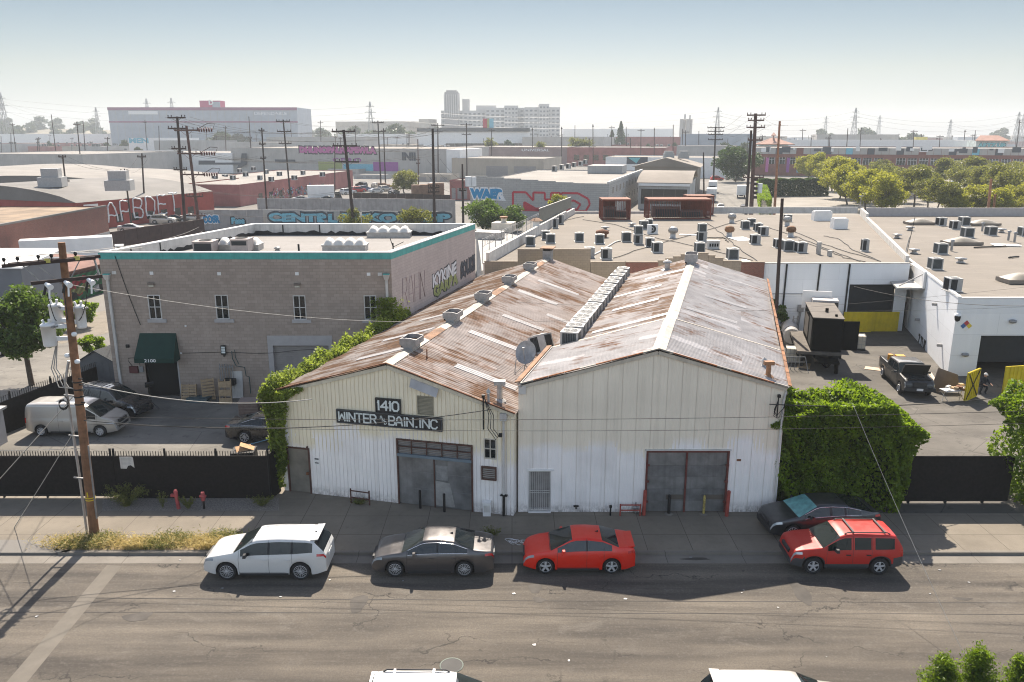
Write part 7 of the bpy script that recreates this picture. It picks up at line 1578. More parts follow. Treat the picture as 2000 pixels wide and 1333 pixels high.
for i,(px,py)in enumerate(((1083,335),(1097,332),(1110,330),(1121,327),(1134,324),(1143,321))):far_ac(px,py,7.0,('front','second','third','fourth','fifth','rear')[i]+' unit of the row on the red graffiti warehouse roof',1.6)
x=MB();p=gz(1186,338,7);x.rbox(p,(9,9,2.0),-YAW);x.build('penthouse',M['greywall'],r_)
r_,W_,S_,z,dd_=blk('grey shed with a rounded pale roof between the red graffiti warehouse and the alley',(1248,357),188,1348,26,M['greywall'],M['roofwarm'],name='arched_shed')
P=[]
for k in range(9):
 t=k/8;P.append([W_.pt(u,z+2.2*math.sin(math.pi*t)**.8+.05,.6)+dd_*(28*t)for u in np.linspace(-.5,W_.L+.5,8)])
x=MB();x.grid(P);x.build('vault',M['roofwarm'],r_)
x=MB();x.wbox(W_,0,W_.L,z-.7,z-.1,0,.5);x.build('eave',M['white'],r_);add_windows(r_,W_,4,1.2,z-1.4,2.6)
r_,W_,S_,z,dd_=blk('pale gabled store behind the rounded grey shed',(1240,326),236,1362,26,M['roofwarm'],M['roofpale'],name='gabled_store')
x=MB();m_=W_.L/2;a,b,c=W_.pt(-1,z,.5),W_.pt(m_,z+2.6,.5),W_.pt(W_.L+1,z,.5);x.slab([a,b,c],dd_*27);x.build('gable_roof',M['roofwarm'],r_)
for px,lb in((1305,'left'),(1334,'right')):p=gy(px,322,246);p.z=z+2;x=MB();x.rbox(p,(3,2.5,1.6));x.rbox(p+V((0,0,1.6)),(2.4,2,.6));tag(x.build('roof_cooler',M['acgrey']),lb+' dark cooler on the pale gabled store roof','roof unit')
p=gz(1318,398);r2=thing('mural_cabinet','small white cabinet with a sky blue picture beside the alley','cabinet',p);h=gy(1318,364,p.y).z;x=MB();x.rbox(p,(2.6,2,h));x.build('casing',M['white'],r2);x=MB();x.rbox(p+V((.25,-1.02,.6)),(1.7,.05,h-1.1));x.build('picture',plain('sky_blue_picture',(.08,.32,.55),.6,0,.5,1),r2)
sheet('alley',[gz(1392,425),gz(1478,425),gz(1462,352),gz(1395,352)],.0,M['yardL'])
sheet('parking_lot',[gz(1482,424),gz(2300,424),gz(2150,352),gz(1488,352)],.004,plain('parking_asphalt',(.22,.2,.172),.9,0,.2,.15))
def box_truck(px,py,label,ang,cabm=None,L=6.0,h=3.4,cab=True):
 p=gz(px,py);r_=thing('box_truck',label,'truck',p,ang,'box trucks in the background');x=MB();x.box(-L,-.2,-1.2,1.2,.9,h);x.build('cargo_box',M['white'],r_,local=True)
 x=MB();x.hexa([(0,-1.05,.5),(1.9,-1.0,.5),(1.9,1.0,.5),(0,1.05,.5),(0,-1,2.3),(1.1,-.95,2.3),(1.1,.95,2.3),(0,1,2.3)]);x.build('cab',cabm or PAINT['white'],r_,local=True)
 x=MB();x.hexa([(1.2,-.9,1.45),(1.56,-.9,1.45),(1.56,.9,1.45),(1.2,.9,1.45),(1.08,-.85,2.2),(1.2,-.85,2.2),(1.2,.85,2.2),(1.08,.85,2.2)]);x.box(.2,.9,-1.06,1.06,1.4,2.1);x.build('windscreen',M['glass'],r_,local=True)
 x=MB()
 for a in(1.1,-L+1.4):
  for b in(-.9,.9):x.lathe([(.2,-.14),(.45,-.14),(.45,.14),(.2,.14)],(a,b,.45),14,0,'Y')
 x.box(-L,.2,-.5,.5,.6,.9);x.build('chassis',M['rubber'],r_,local=True);return r_
box_truck(1388,396,'nearer white box truck standing along the left side of the alley',-math.pi/2-YAW);box_truck(1391,378,'farther white box truck on the left side of the alley',-math.pi/2-YAW)
box_truck(1447,386,'white cab truck on the right side of the alley beside the thick double pole',math.pi/2-YAW,L=4)
SIMPLE={k:make_car('distant_car','x x x x','car',SPEC['small_sedan' if k%2 else 'tall_suv'],PAINT['white'],None,True)for k in(0,1)}
first={0:True,1:True}
def dcar(px,py,ang,col,label,k=1,group='parked cars in the background'):
 p=gz(px,py)
 if first[k]:first[k]=False;c=SIMPLE[k];c['label']=label;c['group']=group;c.location=p;c.rotation_euler=(0,0,ang)
 else:c=dup(SIMPLE[k],p,ang,label,group)
 recolour(c,PAINT[col]);return c
AL=math.pi/2-YAW
dcar(1407,411,AL+math.pi,'white','white car facing this way at the near end of the alley',1);dcar(1452,415,AL,'black','dark vehicle at the near end of the alley below the thick double pole',0)
dcar(1400,353,.1,'red','dark red car at the far end of the alley',0);dcar(1428,352,.1,'silver','silver car at the far end of the alley before the round green tree',0);dcar(1443,354,.1,'black','black car at the far end of the alley',1)
for i,(px,py,a,c,k,lb)in enumerate(((590,394,.2,'white',1,'white car before the faded red wall at the left end of its line'),(620,392,.2,'silver',1,'silver car beside the white box truck in the back lot'),(642,394,.3,'black',1,'dark car below the white box truck in the back lot'),(680,380,.8,'white',0,'white van right of the white box truck in the back lot'),(700,376,.8,'maroon',0,'red suv behind the leaning three arm pole'),(712,374,.8,'blue',0,'blue car right of the red suv in the back lot'),(320,437,.15,'silver',0,'silver car along the red graffiti wall near the twin poles'),(345,434,.15,'black',1,'black car along the red graffiti wall near the twin poles'),(375,432,.15,'silver',1,'pale car right of the twin poles'),(258,453,.1,'silver',1,'silver car behind the dark board fence'),(20,685,1.35,'white',1,'white car on the side street under the street tree'),(1780,383,.3,'silver',1,'silver car under the trees of the parking lot'),(1735,372,.3,'black',0,'dark car under the trees of the parking lot'))):dcar(px,py,a,c,lb,k)
box_truck(655,392,'white box truck in the back lot before the faded red wall',.25,M['trim'],7,4.0)
p=gz(180,528);box_truck(228,512,'white trailer roof showing behind the left end of the grey block building',.45,L=11,h=3.6)
def dwall_block(label,p0,p1,ztop,width,wm,rm,name,vault=0,group=None):
 """long building whose visible flank runs from ground point p0 to p1; the front end turns left"""
 p0,p1=V(p0),V(p1);p0.z=p1.z=0;d=(p1-p0).normalized();lf=V((-d.y,d.x,0));r_=thing(name,label,'building',p0,0,group);q=[p0+lf*width,p0,p1,p1+lf*width];x=MB()
 for i in range(4):a,b=q[i],q[(i+1)%4];x.add([a,b,b+V((0,0,ztop)),a+V((0,0,ztop))],[(0,1,2,3)])
 x.build('wall',wm,r_)
 if vault:
  P=[[p0+d*s+lf*(width*t)+V((0,0,ztop+vault*math.sin(math.pi*t)**.7+.03))for t in np.linspace(0,1,13)]for s in np.linspace(-.2,(p1-p0).length,8)];x=MB();x.grid(P);x.build('roof',rm,r_)
  x=MB();x.add([p0+lf*(width*t)+V((0,0,ztop+vault*math.sin(math.pi*t)**.7))-d*.15 for t in np.linspace(0,1,13)],[tuple(range(13))]);x.build('gable_end',M['roofmid'],r_)
 else:x=MB();x.add([p+V((0,0,ztop-.2))for p in q],[(0,1,2,3)]);x.build('roof',rm,r_)
 return r_,Wall(p0.xy,p1.xy),Wall(q[0].xy,p0.xy)
r_,W_,W2=dwall_block('red walled hall with a big white graffiti and rounded grey roof',gz(158,452),gz(420,420),5.0,46,M['redwall'],M['roofmid'],'vaulted_hall',2.6)
u0,z0=W_.uz(208,410);u1,z1=W_.uz(352,385);x=MB();rr=random.Random(4);hh_=3.6
for i,ch in enumerate('APBDET'):
 a=u0+(u1-u0)*i/6;b=a+(u1-u0)*.12;zb3=.9+.2*rr.random()+.15*i
 for ln in STROKES[ch]:
  pts=[]
  for(xa,ya),(xb,yb)in zip(ln[:-1],ln[1:]):pts+=[(xa+(xb-xa)*t,ya+(yb-ya)*t)for t in(0,.33,.66)]
  pts.append(ln[-1]);x.tube([W_.pt(a+(b-a)*p[0]+.1*math.sin(p[1]*6+i),zb3+hh_*p[1]+.12*math.sin(p[0]*7),.08)for p in pts],.15,5)
x.build('graffiti',gmats['white'],r_);add_windows(r_,W_,7,.8,2.3,1.6,.1,.85);x=MB();r3=W2.rect(100,393,150,420);x=MB();x.wbox(W_,1.2,4.2,2.2,4.6,0,.06);x.build('notice_board',M['white'],r_)
for i,(px,py)in enumerate(((104,365),(235,372))):
 p=gz(px,py,7.2);x=MB();x.rbox(p,(4.2,3.4,1.8),.2);x.rbox(p+V((0,0,1.8)),(3,2.2,1.6),.2);tag(x.build('roof_plant',M['acgrey']),('left','right')[i]+' grey plant box on the rounded roof of the red graffiti hall','roof unit')
r_,W_,W2=dwall_block('second rounded roof hall behind the red graffiti hall',gz(300,412),gz(470,385),5.2,62,M['redwall'],M['roofpale'],'vaulted_hall',2.4)
r_,W_,W2=dwall_block('third rounded roof hall at the far left behind the others',gz(60,398),gz(300,368),5.0,60,M['greywall'],M['roofpale'],'vaulted_hall',2.6)
r_,W_,W2=dwall_block('fourth rounded roof hall at the left edge of the photo',gz(-120,420),gz(60,388),5.0,40,M['greywall'],M['roofmid'],'vaulted_hall',2.6)
r_,W_,W2=dwall_block('faded red building with scribbled graffiti behind the back lot',gz(470,404),gz(690,364),5.2,26,M['pinkwall'],M['roofpale'],'red_building');add_windows(r_,W_,8,.5,2.4,2.2,.1,.7)
for i,(px,py)in enumerate(((508,352),(530,355),(546,344),(592,342),(480,345),(520,340),(455,352),(440,350),(420,353),(400,352),(365,355),(630,345),(575,352),(468,338),(495,334))):far_ac(px,py,5.0,'dark unit on the flat roofs behind the twin poles',1.4,'small units on the roofs behind the twin poles')
x=MB();rr=random.Random(12)
for k in range(90):u=W_.L*rr.uniform(.2,.55);zz=rr.uniform(.2,2.8);x.tube([W_.pt(u+rr.uniform(-.6,.6),zz+rr.uniform(-.5,.5),.06)for _ in range(4)],.07,4,rr.randrange(4))
x.build('graffiti',[gmats['white'],gmats['cyan'],gmats['black'],gmats['pink']],r_)
r_,W_,W2=dwall_block('old brick building with a rusty flat roof at the left edge',gz(-60,545),gz(216,470),5.6,30,M['redbrick'],plain('rusty_roof',(.2,.145,.095),.9,0,.5,.25),'brick_building')
x=MB();x.wbox(W_,0,W_.L,5.5,5.75,-.3,.05);x.build('coping',M['roofmid'],r_);x=MB();x.wbox(W_,0,W_.L,.9,1.5,0,.06);x.build('plinth_band',M['greywall'],r_)
lw=Wall(gz(-40,640).xy,gz(236,560).xy);r_=thing('brick_lean_to','low brown roofed lean to across the side street before the brick building','building',lw.a);x=MB();x.wbox(lw,0,lw.L,0,3.0,-7,0);x.build('wall',M['redbrick'],r_);x=MB();x.slab([lw.pt(0,3.0,.3),lw.pt(lw.L,3.0,.3),lw.pt(lw.L,3.6,-7),lw.pt(0,3.6,-7)],(0,0,.12));x.build('roof',plain('brown_roll_roof',(.17,.09,.07),.9,0,.3,.6),r_)
u0=lw.L*.62;x=MB();x.wbox(lw,lw.L*.45,lw.L,0,2.6,.3,.34);x.build('mural_board',gmats['green'],r_);x=MB();rr=random.Random(3)
for k in range(16):u=lw.L*rr.uniform(.48,.97);zz=rr.uniform(.4,2.1);x.slab([lw.pt(u+.7*math.cos(a)*rr.uniform(.5,1.3),zz+.45*math.sin(a)*rr.uniform(.6,1.2),.345+.002*k)for a in np.linspace(0,5.6,8)],lw.N*.008,k%4)
x.build('mural_shapes',[gmats['red'],gmats['white'],gmats['olive'],gmats['black']],r_);x=MB()
for k in range(60):u=lw.L*(.45+.55*k/60);x.wbox(lw,u,u+.04,0,2.9,.55,.59)
x.build('railing',M['black'],r_)
c_=gz(-30,640);k1,k2=gy(-60,512,c_.y),gy(38,512,c_.y);r_=thing('metal_shed','plain blue grey metal shed cut off by the left edge above the tree','building',c_);x=MB();x.box(k1.x-8,k2.x,c_.y,c_.y+7,0,k2.z-.6);x.build('wall',plain('slate_metal',(.12,.13,.15),.6,0,.08,.6),r_);x=MB();x.slab([(k1.x-8,c_.y-.2,k2.z-.6),(k2.x+.2,c_.y-.2,k2.z-.6),(k2.x+.2,c_.y+7,k2.z+.1),(k1.x-8,c_.y+7,k2.z+.1)],(0,0,.15));x.build('roof',M['white'],r_)
def wall_fence(name,label,pL,pR,h,m,th=.2,cat='fence'):
 a,b=gz(*pL),gz(*pR);W_=Wall(a.xy,b.xy);r_=thing(name,label,cat,a);x=MB();n=max(4,int(W_.L/2.4))
 for k in range(n):j=rnd.uniform(-.08,.08);x.wbox(W_,W_.L*k/n,W_.L*(k+.985)/n,0,h+j,-th,0)
 x.build('panel',m,r_);return r_,W_
r_,W_=wall_fence('graffiti_wall','low wall with big pale blue graffiti letters behind the grey block building',(516,446),(884,452),3.4,M['greywall'])
for t,ua,ub,sd_ in(('CENTRL',525,660,1),('ECKO',668,775,4),('DOP',782,880,6)):wtag(r_,W_,t,(ua,417,ub,434),('slate','cyan'),.06,.35,.1,sd_)
wall_fence('corrugated_fence','tall grey corrugated fence behind the pale blue graffiti wall',(505,432),(890,436),4.6,M['corfence'])
wall_fence('board_fence','dark brown board fence left of the grey block building',(222,500),(402,468),3.4,M['dullwood'])
r_,W_=wall_fence('graffiti_fence','grey fence with the blue graffiti word COSR near the twin poles',(388,450),(516,448),3.6,M['corfence']);wtag(r_,W_,'COSR',(396,421,430,436),('white','blue'),.07,.2,.06,2);wtag(r_,W_,'Pase',(452,425,478,438),('black','cyan'),.07,.2,.06,5)
r_,W_=wall_fence('iron_fence','dark iron fence across the back lot beside the brown stacked crates',(690,394),(880,398),2.2,M['poledark'],.05)
x=MB();rr=random.Random(6)
for(px,py,n)in((825,388,9),(850,388,7),(760,372,6)):
 for k in range(n):
  p=gz(px+rr.uniform(-14,14),py);x=MB();hgt=rr.uniform(1.2,4.2);x.rbox(p,(2.4,2.0,hgt),rr.uniform(0,.4));
  for j in range(int(hgt/.5)):x.rbox(p+V((0,0,.5*j)),(2.5,2.1,.12),.2)
  tag(x.build('crate_stack',plain('stack_brown',(.2,.12,.08),.9,0,.3,1)if 'stack_brown' not in bpy.data.materials else bpy.data.materials['stack_brown']),'brown crate stack in the back lot behind the iron fence','crates','crate stacks in the back lot')
r_,W_,S_,z,dd_=blk('long grey building with tall pink graffiti letters under its roof line',(450,289),365,872,60,M['concw'],M['roofwarm'],name='letter_building');wtag(r_,W_,'DHUNOPALMAPEWLA',(585,287,735,300),('black','pink'),.09,.5,.1);wtag(r_,W_,'C.E.R.O',(650,309,706,317),('purple',),.04,0,.1);wtag(r_,W_,'INII',(785,298,812,314),('slate',),.06,0,.05)
for(a,b,c,d__,m_)in((671,321,729,334,'cyan'),(729,317,778,335,'purple'),(622,316,668,333,'olive'),(537,312,577,318,'slate')):u0,u1,z0,z1=W_.rect(a,b,c,d__);x=MB();x.wbox(W_,u0,u1,max(0,z0),z1,.0,.04);x.build('mural_panel',gmats[m_],r_)
x=MB();x.wbox(W_,W_.L,W_.L+6,0,z-.2,-30,.3);x.build('end_block',M['white'],r_)
r_,W_,S_,z,dd_=blk('long white wall with dark graffiti fragments left of the pink lettered building',(160,297),385,452,40,M['white'],M['roofpale'],name='white_hall')
for(pts)in([(303,296),(316,296),(320,322),(325,325),(325,330),(310,330)],[(388,314),(420,314),(420,318),(470,318),(472,300),(482,300),(482,322),(462,330),(466,322),(388,322)],[(228,324),(232,315),(247,314),(252,324)],[(207,314),(217,313),(212,324),(208,322)]):
 x=MB();q=[W_.uz(*p)for p in pts];x.slab([W_.pt(u,max(.1,zz),.03)for u,zz in q],W_.N*.04);x.build('graffiti',gmats['slate'],r_)
r_,W_,S_,z,dd_=blk('beige industrial unit with two wide doorways right of the pink lettered building',(882,309),330,1062,34,M['tanwall'],M['roofpale'],name='beige_unit');add_windows(r_,W_,2,.2,4.6,9,.35,.95,M['greyrib'])
r_,W_,S_,z,dd_=blk('mauve brick shop block with the faded word UNIVERSAL on its parapet',(868,287),470,1110,60,plain('mauve_wall',(.27,.2,.19),.9,0,.15,.2),M['roofpale'],name='shop_block');wtag(r_,W_,'UNIVERSAL',(1019,291,1073,296),('white',),.02,0,0);
r_,W_,S_,z,dd_=blk('mauve brick block behind the fan palm pair',(1108,288),450,1300,50,M['pinkwall'],M['roofmid'],name='brick_block');add_windows(r_,W_,9,3,6,3)
r_,W_,S_,z,dd_=blk('long white warehouse with a dark mural patch on its front',(1183,307),335,1428,30,M['white'],M['roofwarm'],name='white_warehouse');u0,u1,z0,z1=W_.rect(1224,307,1265,321);x=MB();x.wbox(W_,u0,u1,max(0,z0),z1,0,.05);mp_=x.build('mural_panel',gmats['slate'],r_);x=MB();x.slab([W_.pt(u0+.5,z1-.3,.06),W_.pt(u1-3,z1-.3,.06),W_.pt(u0+4,max(.3,z0)+.3,.06)],W_.N*.03);x.build('mural_stroke',gmats['aqua'],mp_)
for lb,A,y,bx,dep,wm,rm in(('long low pale shed roof behind the leaning pole in the back lot',(690,341),318,752,9,'greywall','roofpale'),('brown storage shed row behind the crate stacks',(812,340),300,880,10,'tanwall','roofmid'),('small mauve hut at the right end of the iron fence',(878,352),215,916,9,'pinkwall','roofmid'),('flat grey store at the left end of the corrugated fence',(420,372),215,478,10,'greywall','roofpale'),('low white garage behind the faded red building',(640,330),345,700,12,'concw','roofwarm')):
 r_,W_,S_,z,dd_=blk(lb,A,y,bx,dep,M[wm],M[rm],name='low_shed');add_windows(r_,W_,3,.3,z*.6,W_.L/5,m=M['greyrib'])
for i,(px,py,c,k)in enumerate(((735,377,'white',1),(752,374,'silver',0),(770,380,'black',1),(732,366,'tan',1),(800,368,'white',0),(842,365,'silver',1),(706,366,'black',0))):dcar(px,py,.6+.3*i,c,'car parked among the sheds and crates of the back lot',k,'cars among the sheds of the back lot')
r_,W_,S_,z,dd_=blk('long two storey brick works with a graffiti covered parapet behind the trees',(1476,289),345,2150,50,M['brickwall'],M['roofmid'],name='brick_works')
x=MB();zz=z-2.5
cols=[M['concw'],gmats['slate'],M['brickwall'],gmats['cyan'],M['greywall']]
for k in range(46):u0,u1=W_.L*k/46,W_.L*(k+.96)/46;x.wbox(W_,u0,u1,zz,z,.0,.06+.002*(k%3),[0,0,0,1,0,0,2,0,4,0,1,0,0,3,0,0,1][k%17])
x.build('parapet_panels',cols,r_);rr=random.Random(2);x=MB()
for k in range(40):u=W_.L*rr.random();x.wbox(W_,u,u+rr.uniform(1,3.6),zz+rr.uniform(.6,2),zz+rr.uniform(2.2,3.2),.07,.09+.001*k,k%2)
x.build('graffiti',[gmats['slate'],M['white']],r_)
for k in range(30):
 u=W_.L*(k+.5)/30
 if k%7==5:continue
 x=MB();x.wbox(W_,u-1.7,u+1.7,z-6.6,z-3.9,-.1,.04);wn=x.build('window',M['pane'],r_);x=MB()
 for j in range(4):x.wbox(W_,u-1.7+j*1.1,u-1.6+j*1.1,z-6.6,z-3.9,.04,.08)
 x.wbox(W_,u-1.7,u+1.7,z-4.7,z-4.6,.04,.075);x.build('window_frame',M['white'],wn)
 if k<6:x=MB();x.wbox(W_,u+2.4,u+3.6,z-10,z-4,.02,.1);x.build('graffiti',gmats[('pink','slate','purple','cyan','purple','blue')[k]],r_)
r_,W_,S_,z,dd_=blk('low red roofed house covered in graffiti behind the brick works',(1907,276),430,1968,18,plain('graffiti_white',(.45,.5,.48),.8,0,.5,.3),plain('red_tile',(.3,.16,.12),.8,0,.2,.5),name='graffiti_house')
x=MB();x.slab([W_.pt(-1,z,1),W_.pt(W_.L+1,z,1),W_.pt(W_.L-3,z+2.6,-6),W_.pt(3,z+2.6,-6)],(0,0,.3));x.build('hip_roof',bpy.data.materials['red_tile'],r_);wtag(r_,W_,'ARTZ UP',(1910,280,1964,289),('slate','aqua'),.06,.3,.1)
r_,W_,S_,z,dd_=blk('graffiti lettered pagoda roof house behind the left end of the brick works',(1481,283),420,1540,18,plain('graffiti_teal',(.35,.5,.5),.8,0,.4,.4),bpy.data.materials['red_tile'],name='graffiti_house');x=MB();x.slab([W_.pt(-2,z,1),W_.pt(W_.L+3,z,1),W_.pt(W_.L-6,z+3,-6),W_.pt(6,z+3,-6)],(0,0,.3));x.wbox(W_,7,W_.L-7,z+3,z+4.4,-9,-4);x.slab([W_.pt(6,z+4.4,-3),W_.pt(W_.L-6,z+4.4,-3),W_.pt(W_.L/2,z+6,-6)],(0,0,.2));x.build('pagoda_roof',bpy.data.materials['red_tile'],r_)
b_,_,_,_,_=blk('yellow billboard on a red base above the brick works',(1789,268),520,1812,6,plain('billboard_yellow',(.45,.4,.12),.7,0,.3,.2),M['roofmid'],cat='billboard',name='billboard')
r_,W_,S_,z,dd_=blk('huge blue grey storage block with red stripes and a red rooftop sign box',(210,210),800,579,60,M['bluewall'],M['roofmid'],name='storage_block',ang=-.012)
for y0,y1,m_ in((210,216,'purple'),(237,240,'purple')):_,_,z0,z1=W_.rect(300,y0,400,y1);x=MB();x.wbox(W_,-.3,W_.L+.3,z0,z1,.0,.3);x.build('stripe',plain('stripe_maroon',(.24,.08,.15),.7)if 'stripe_maroon' not in bpy.data.materials else bpy.data.materials['stripe_maroon'],r_)
u0,u1,z0,z1=W_.rect(251,217,308,224);x=MB();x.wbox(W_,u0,u1,z0,z1,.0,.4);x.build('sign_panel',M['white'],r_);wtag(r_,W_,'DEPENDABLE',(255,218,294,223),('purple',),.02,0,0);wtag(r_,W_,'DEPENDABLE',(497,219,560,225),('white',),.0,0,0)
u0,u1,z0,z1=W_.rect(390,197,430,211);x=MB();x.wbox(W_,u0,u1,z-.5,z1,-14,0);bx_=x.build('sign_box',plain('sign_magenta',(.42,.03,.12),.7),r_);x=MB();x.wbox(W_,u0+(u1-u0)*.62,u1,z,z1-1,.0,.3);x.build('sign_shade',M['bluewall'],bx_)
x=MB();ua,ub,za_,zb_=W_.rect(408,196,417,205.5);wtext(x,W_,'D',ua,ub,za_,zb_,.4,.06,0,.3);x.build('sign_letter',M['white'],bx_)
x=MB()
for k in range(1,26):u=W_.L*k/26;x.wbox(W_,u,u+.35,0,z-3,.02,.15)
x.build('wall_ribs',M['greywall'],r_)
TW=plain('tower_concrete',(.47,.45,.43),.85,0,.08,.05)
YT=1150
tb=thing('art_deco_tower_block','pale art deco tower block on the skyline with one dark topped tower','building',gy(863,262,YT)*1.0);tb.location.z=0
def trect(px0,px1,py,d0,d1,m,nm='wing',zb=0.0,win=True,cols=None):
 a,b=gy(px0,py,YT),gy(px1,py,YT);x=MB();x.box(a.x,b.x,YT+d0,YT+d1,zb,a.z);w_=x.build(nm,m,tb)
 if win:
  fw=(b.x-a.x);n=cols or max(2,int(fw/6));rows=int((a.z-6)/5.2);x=MB()
  for i in range(n):
   for j in range(rows):u=a.x+fw*(i+.5)/n;zz=a.z-4.5-5.2*j;x.box(u-fw/n*.28,u+fw/n*.28,YT+d0-.3,YT+d0+.2,zz-1.1,zz+1.2)
  x.build('glazing',plain('tower_glass',(.1,.11,.12),.4)if 'tower_glass' not in bpy.data.materials else bpy.data.materials['tower_glass'],w_)
trect(860,948,216,10,60,TW);trect(948,1024,211,0,70,TW);trect(1024,1092,211,-25,60,TW);trect(928,968,205,30,60,TW,win=False);trect(985,1012,207,-6,50,TW,cols=4);trect(1052,1071,205,-30,20,TW,cols=3);trect(901,915,193,20,40,TW,'stair_tower',win=False)
dt=plain('tower_dark',(.27,.25,.24),.85,0,.1,.05);trect(868,894,180,0,40,dt,'tower',win=False);trect(871,891,176.5,4,36,dt,'tower_top',win=False)
a,b=gy(868,185,YT),gy(894,185,YT);x=MB()
for k in range(7):u=a.x+(b.x-a.x)*k/6;x.box(u-.7,u+.7,YT-1.2,YT,40,a.z)
x.build('tower_fins',TW,tb)
r_,W_,S_,z,dd_=blk('white market hall with big dark openings below the art deco tower',(815,251),640,1035,50,M['white'],M['roofmid'],name='market_hall',ang=.02);add_windows(r_,W_,9,2,10,7,.25,.98);x=MB();x.wbox(W_,0,W_.L,z-2.5,z+.3,0,1.5);x.build('canopy_band',plain('dark_band',(.08,.085,.09),.7),r_);u0,u1,z0,z1=W_.rect(943,232,964,251);x=MB();x.wbox(W_,u0,u0+(u1-u0)*.4,z,z1,-1,-.6,0);x.wbox(W_,u0+(u1-u0)*.4,u0+(u1-u0)*.6,z,z1,-1,-.6,1);x.wbox(W_,u0+(u1-u0)*.6,u1,z,z1,-1,-.6,2);x.build('roof_flag_sign',[gmats['red'],gmats['olive'],gmats['cyan']],r_)
r_,W_,S_,z,dd_=blk('far white logistics hall right of the art deco tower',(1100,252),1300,1315,80,M['white'],M['roofpale'],name='logistics_hall',ang=.03)
sp=gy(1327,262,900);r_=thing('silo_group','cluster of grey silos on the right skyline','silo',(sp.x,900,0));zt_=gy(1327,233,900).z;w0=gy(1352,262,900).x-sp.x
for k in range(4):x=MB();x.cyl(V((sp.x+w0*(k+.5)/4,900+3*(k%2),0)),V((sp.x+w0*(k+.5)/4,900+3*(k%2),zt_)),w0/7.2,n=14);x.build('silo',M['concw'],r_)
x=MB();x.box(sp.x+w0*.3,sp.x+w0*.4,898,900,zt_,zt_+5);x.box(sp.x+w0*.7,sp.x+w0*.78,898,900,zt_,zt_+4);x.build('head_house',M['greywall'],r_)
for lb,A,y,bx,dep,wm,rm in(('white shed with a saw tooth vent line far behind the brick works',(1596,263),620,1756,40,'concw','roofmid'),('very long white hall behind the brick works',(1520,274),480,1905,45,'white','roofpale'),('teal and white depot left of the pagoda roof house',(1330,262),560,1475,40,'bluewall','roofpale'),('dark green shed behind the white mural warehouse',(1322,285),420,1440,30,'greywall','roofmid'),('light block with grey roof above the pink lettered building',(520,268),560,690,40,'concw','roofpale'),('pale hall behind the fan palm at the shop block',(1020,268),620,1180,60,'concw','roofwarm'),('white low hall with blue tanks left of the market hall',(660,262),690,800,50,'white','roofpale'),('tan apartment rows on the skyline between storage block and tower',(655,238),1200,800,60,'tanwall','roofmid'),('small tan tower house left of the art deco block',(818,233),1150,838,30,'tanwall','roofmid'),('blue lettered white hall in the left distance',(250,270),520,310,40,'white','roofpale'),('white roofed bus depot across the left distance',(-60,262),900,210,60,'white','roofpale'),('hedge topped grey wall hall left of the twin poles',(300,275),470,402,30,'greywall','roofmid'),('pale flat hall crowded with units at the far left',(-80,300),330,160,60,'concw','roofpale'),('grey low hall between the twin poles and pink lettered building',(440,278),450,560,40,'greywall','roofpale'),('mauve low hall behind the conifers',(1165,268),680,1330,60,'pinkwall','roofmid')):
 r_,W_,S_,z,dd_=blk(lb,A,y,bx,dep,M[wm],M[rm],name='distant_hall')
 if rnd.random()<.7:add_windows(r_,W_,5,1,min(5,z*.45),W_.L/14,m=M['greyrib'])
 if 'lettered white' in lb:wtag(r_,W_,'MEN',(252,270,290,280),('cyan',),.05,0,0)
rr=random.Random(21);zones=[(-100,210,'left of the storage block'),(210,580,'below the storage block'),(580,860,'between the storage block and the tower'),(860,1100,'below the art deco tower'),(1100,1420,'right of the art deco tower'),(1420,1720,'beyond the brick works'),(1720,2120,'on the far right')]
for y in(470,560,640,780,930,1150,1450,1800):
 px=-120
 while px<2120:
  wpx=rr.uniform(30,120)*(700/y)**.4
  zt_=rr.uniform(5,9.5)if y<1000 else rr.uniform(6,14);py=666.5-404+(H-zt_)*1607/y
  zone=[n for a,b,n in zones if a<=px<b];wm,ad=rr.choice((('concw','pale'),('white','white'),('greywall','grey'),('tanwall','tan'),('pinkwall','mauve'),('bluewall','blue grey')))
  skip=rr.random()<(.25 if y<600 else .12)or(1560<px<2000 and y<420)
  if not skip:
   dist='in the nearer hazy rows' if y<600 else 'in the middle hazy rows' if y<1000 else 'in the farthest hazy rows'
   if zone:
    r_,W_,S_,z,dd_=blk(f'low {ad} building {dist} {zone[0]}',(px,py),y,px+wpx,rr.uniform(15,45),M[wm],M[rr.choice(('roofpale','roofwarm','roofmid','roofpale'))],name='distant_building',group=f'low {ad} buildings {dist} {zone[0]}',ang=YAW if rr.random()<.6 else .05)
    if y<800:
     x=MB();
     for k in range(rr.randint(2,6)):put_ac(rr.choice((AC,ACD)),W_.pt(W_.L*rr.uniform(.1,.9),z-.25,-rr.uniform(1,12)),rr.uniform(-.3,.3),'small condenser on a low hazy roof '+zone[0],rr.uniform(1.3,2.4),'small condensers on hazy roofs '+zone[0])
  px+=wpx*rr.uniform(1.02,1.35)
P=[]
for j in range(14):
 row=[]
 for i in range(40):X_=-1100+900*i/39;Y_=1000+900*j/13;row.append((X_,Y_,-2+34*max(0,math.sin(math.pi*j/13))**1.2*max(0,1-(i/39)**2)*(.8+.15*math.sin(i*.9)+.1*math.sin(i*2.3+j))))
 P.append(row)
x=MB();x.grid(P);kind(x.build('hill',plain('hill_scrub',(.16,.14,.1),.95,0,.3,.02)))
TL=leafmat('yellow_green_leaf',(.1,.13,.01),(.31,.3,.028),.48,.35);TD=leafmat('dull_green_leaf',(.055,.08,.014),(.2,.2,.035),.45,.35);TG=leafmat('deep_green_leaf',(.018,.045,.01),(.06,.1,.02),.35,.4);TF=leafmat('far_green_leaf',(.025,.045,.02),(.06,.085,.03),.3,.1)
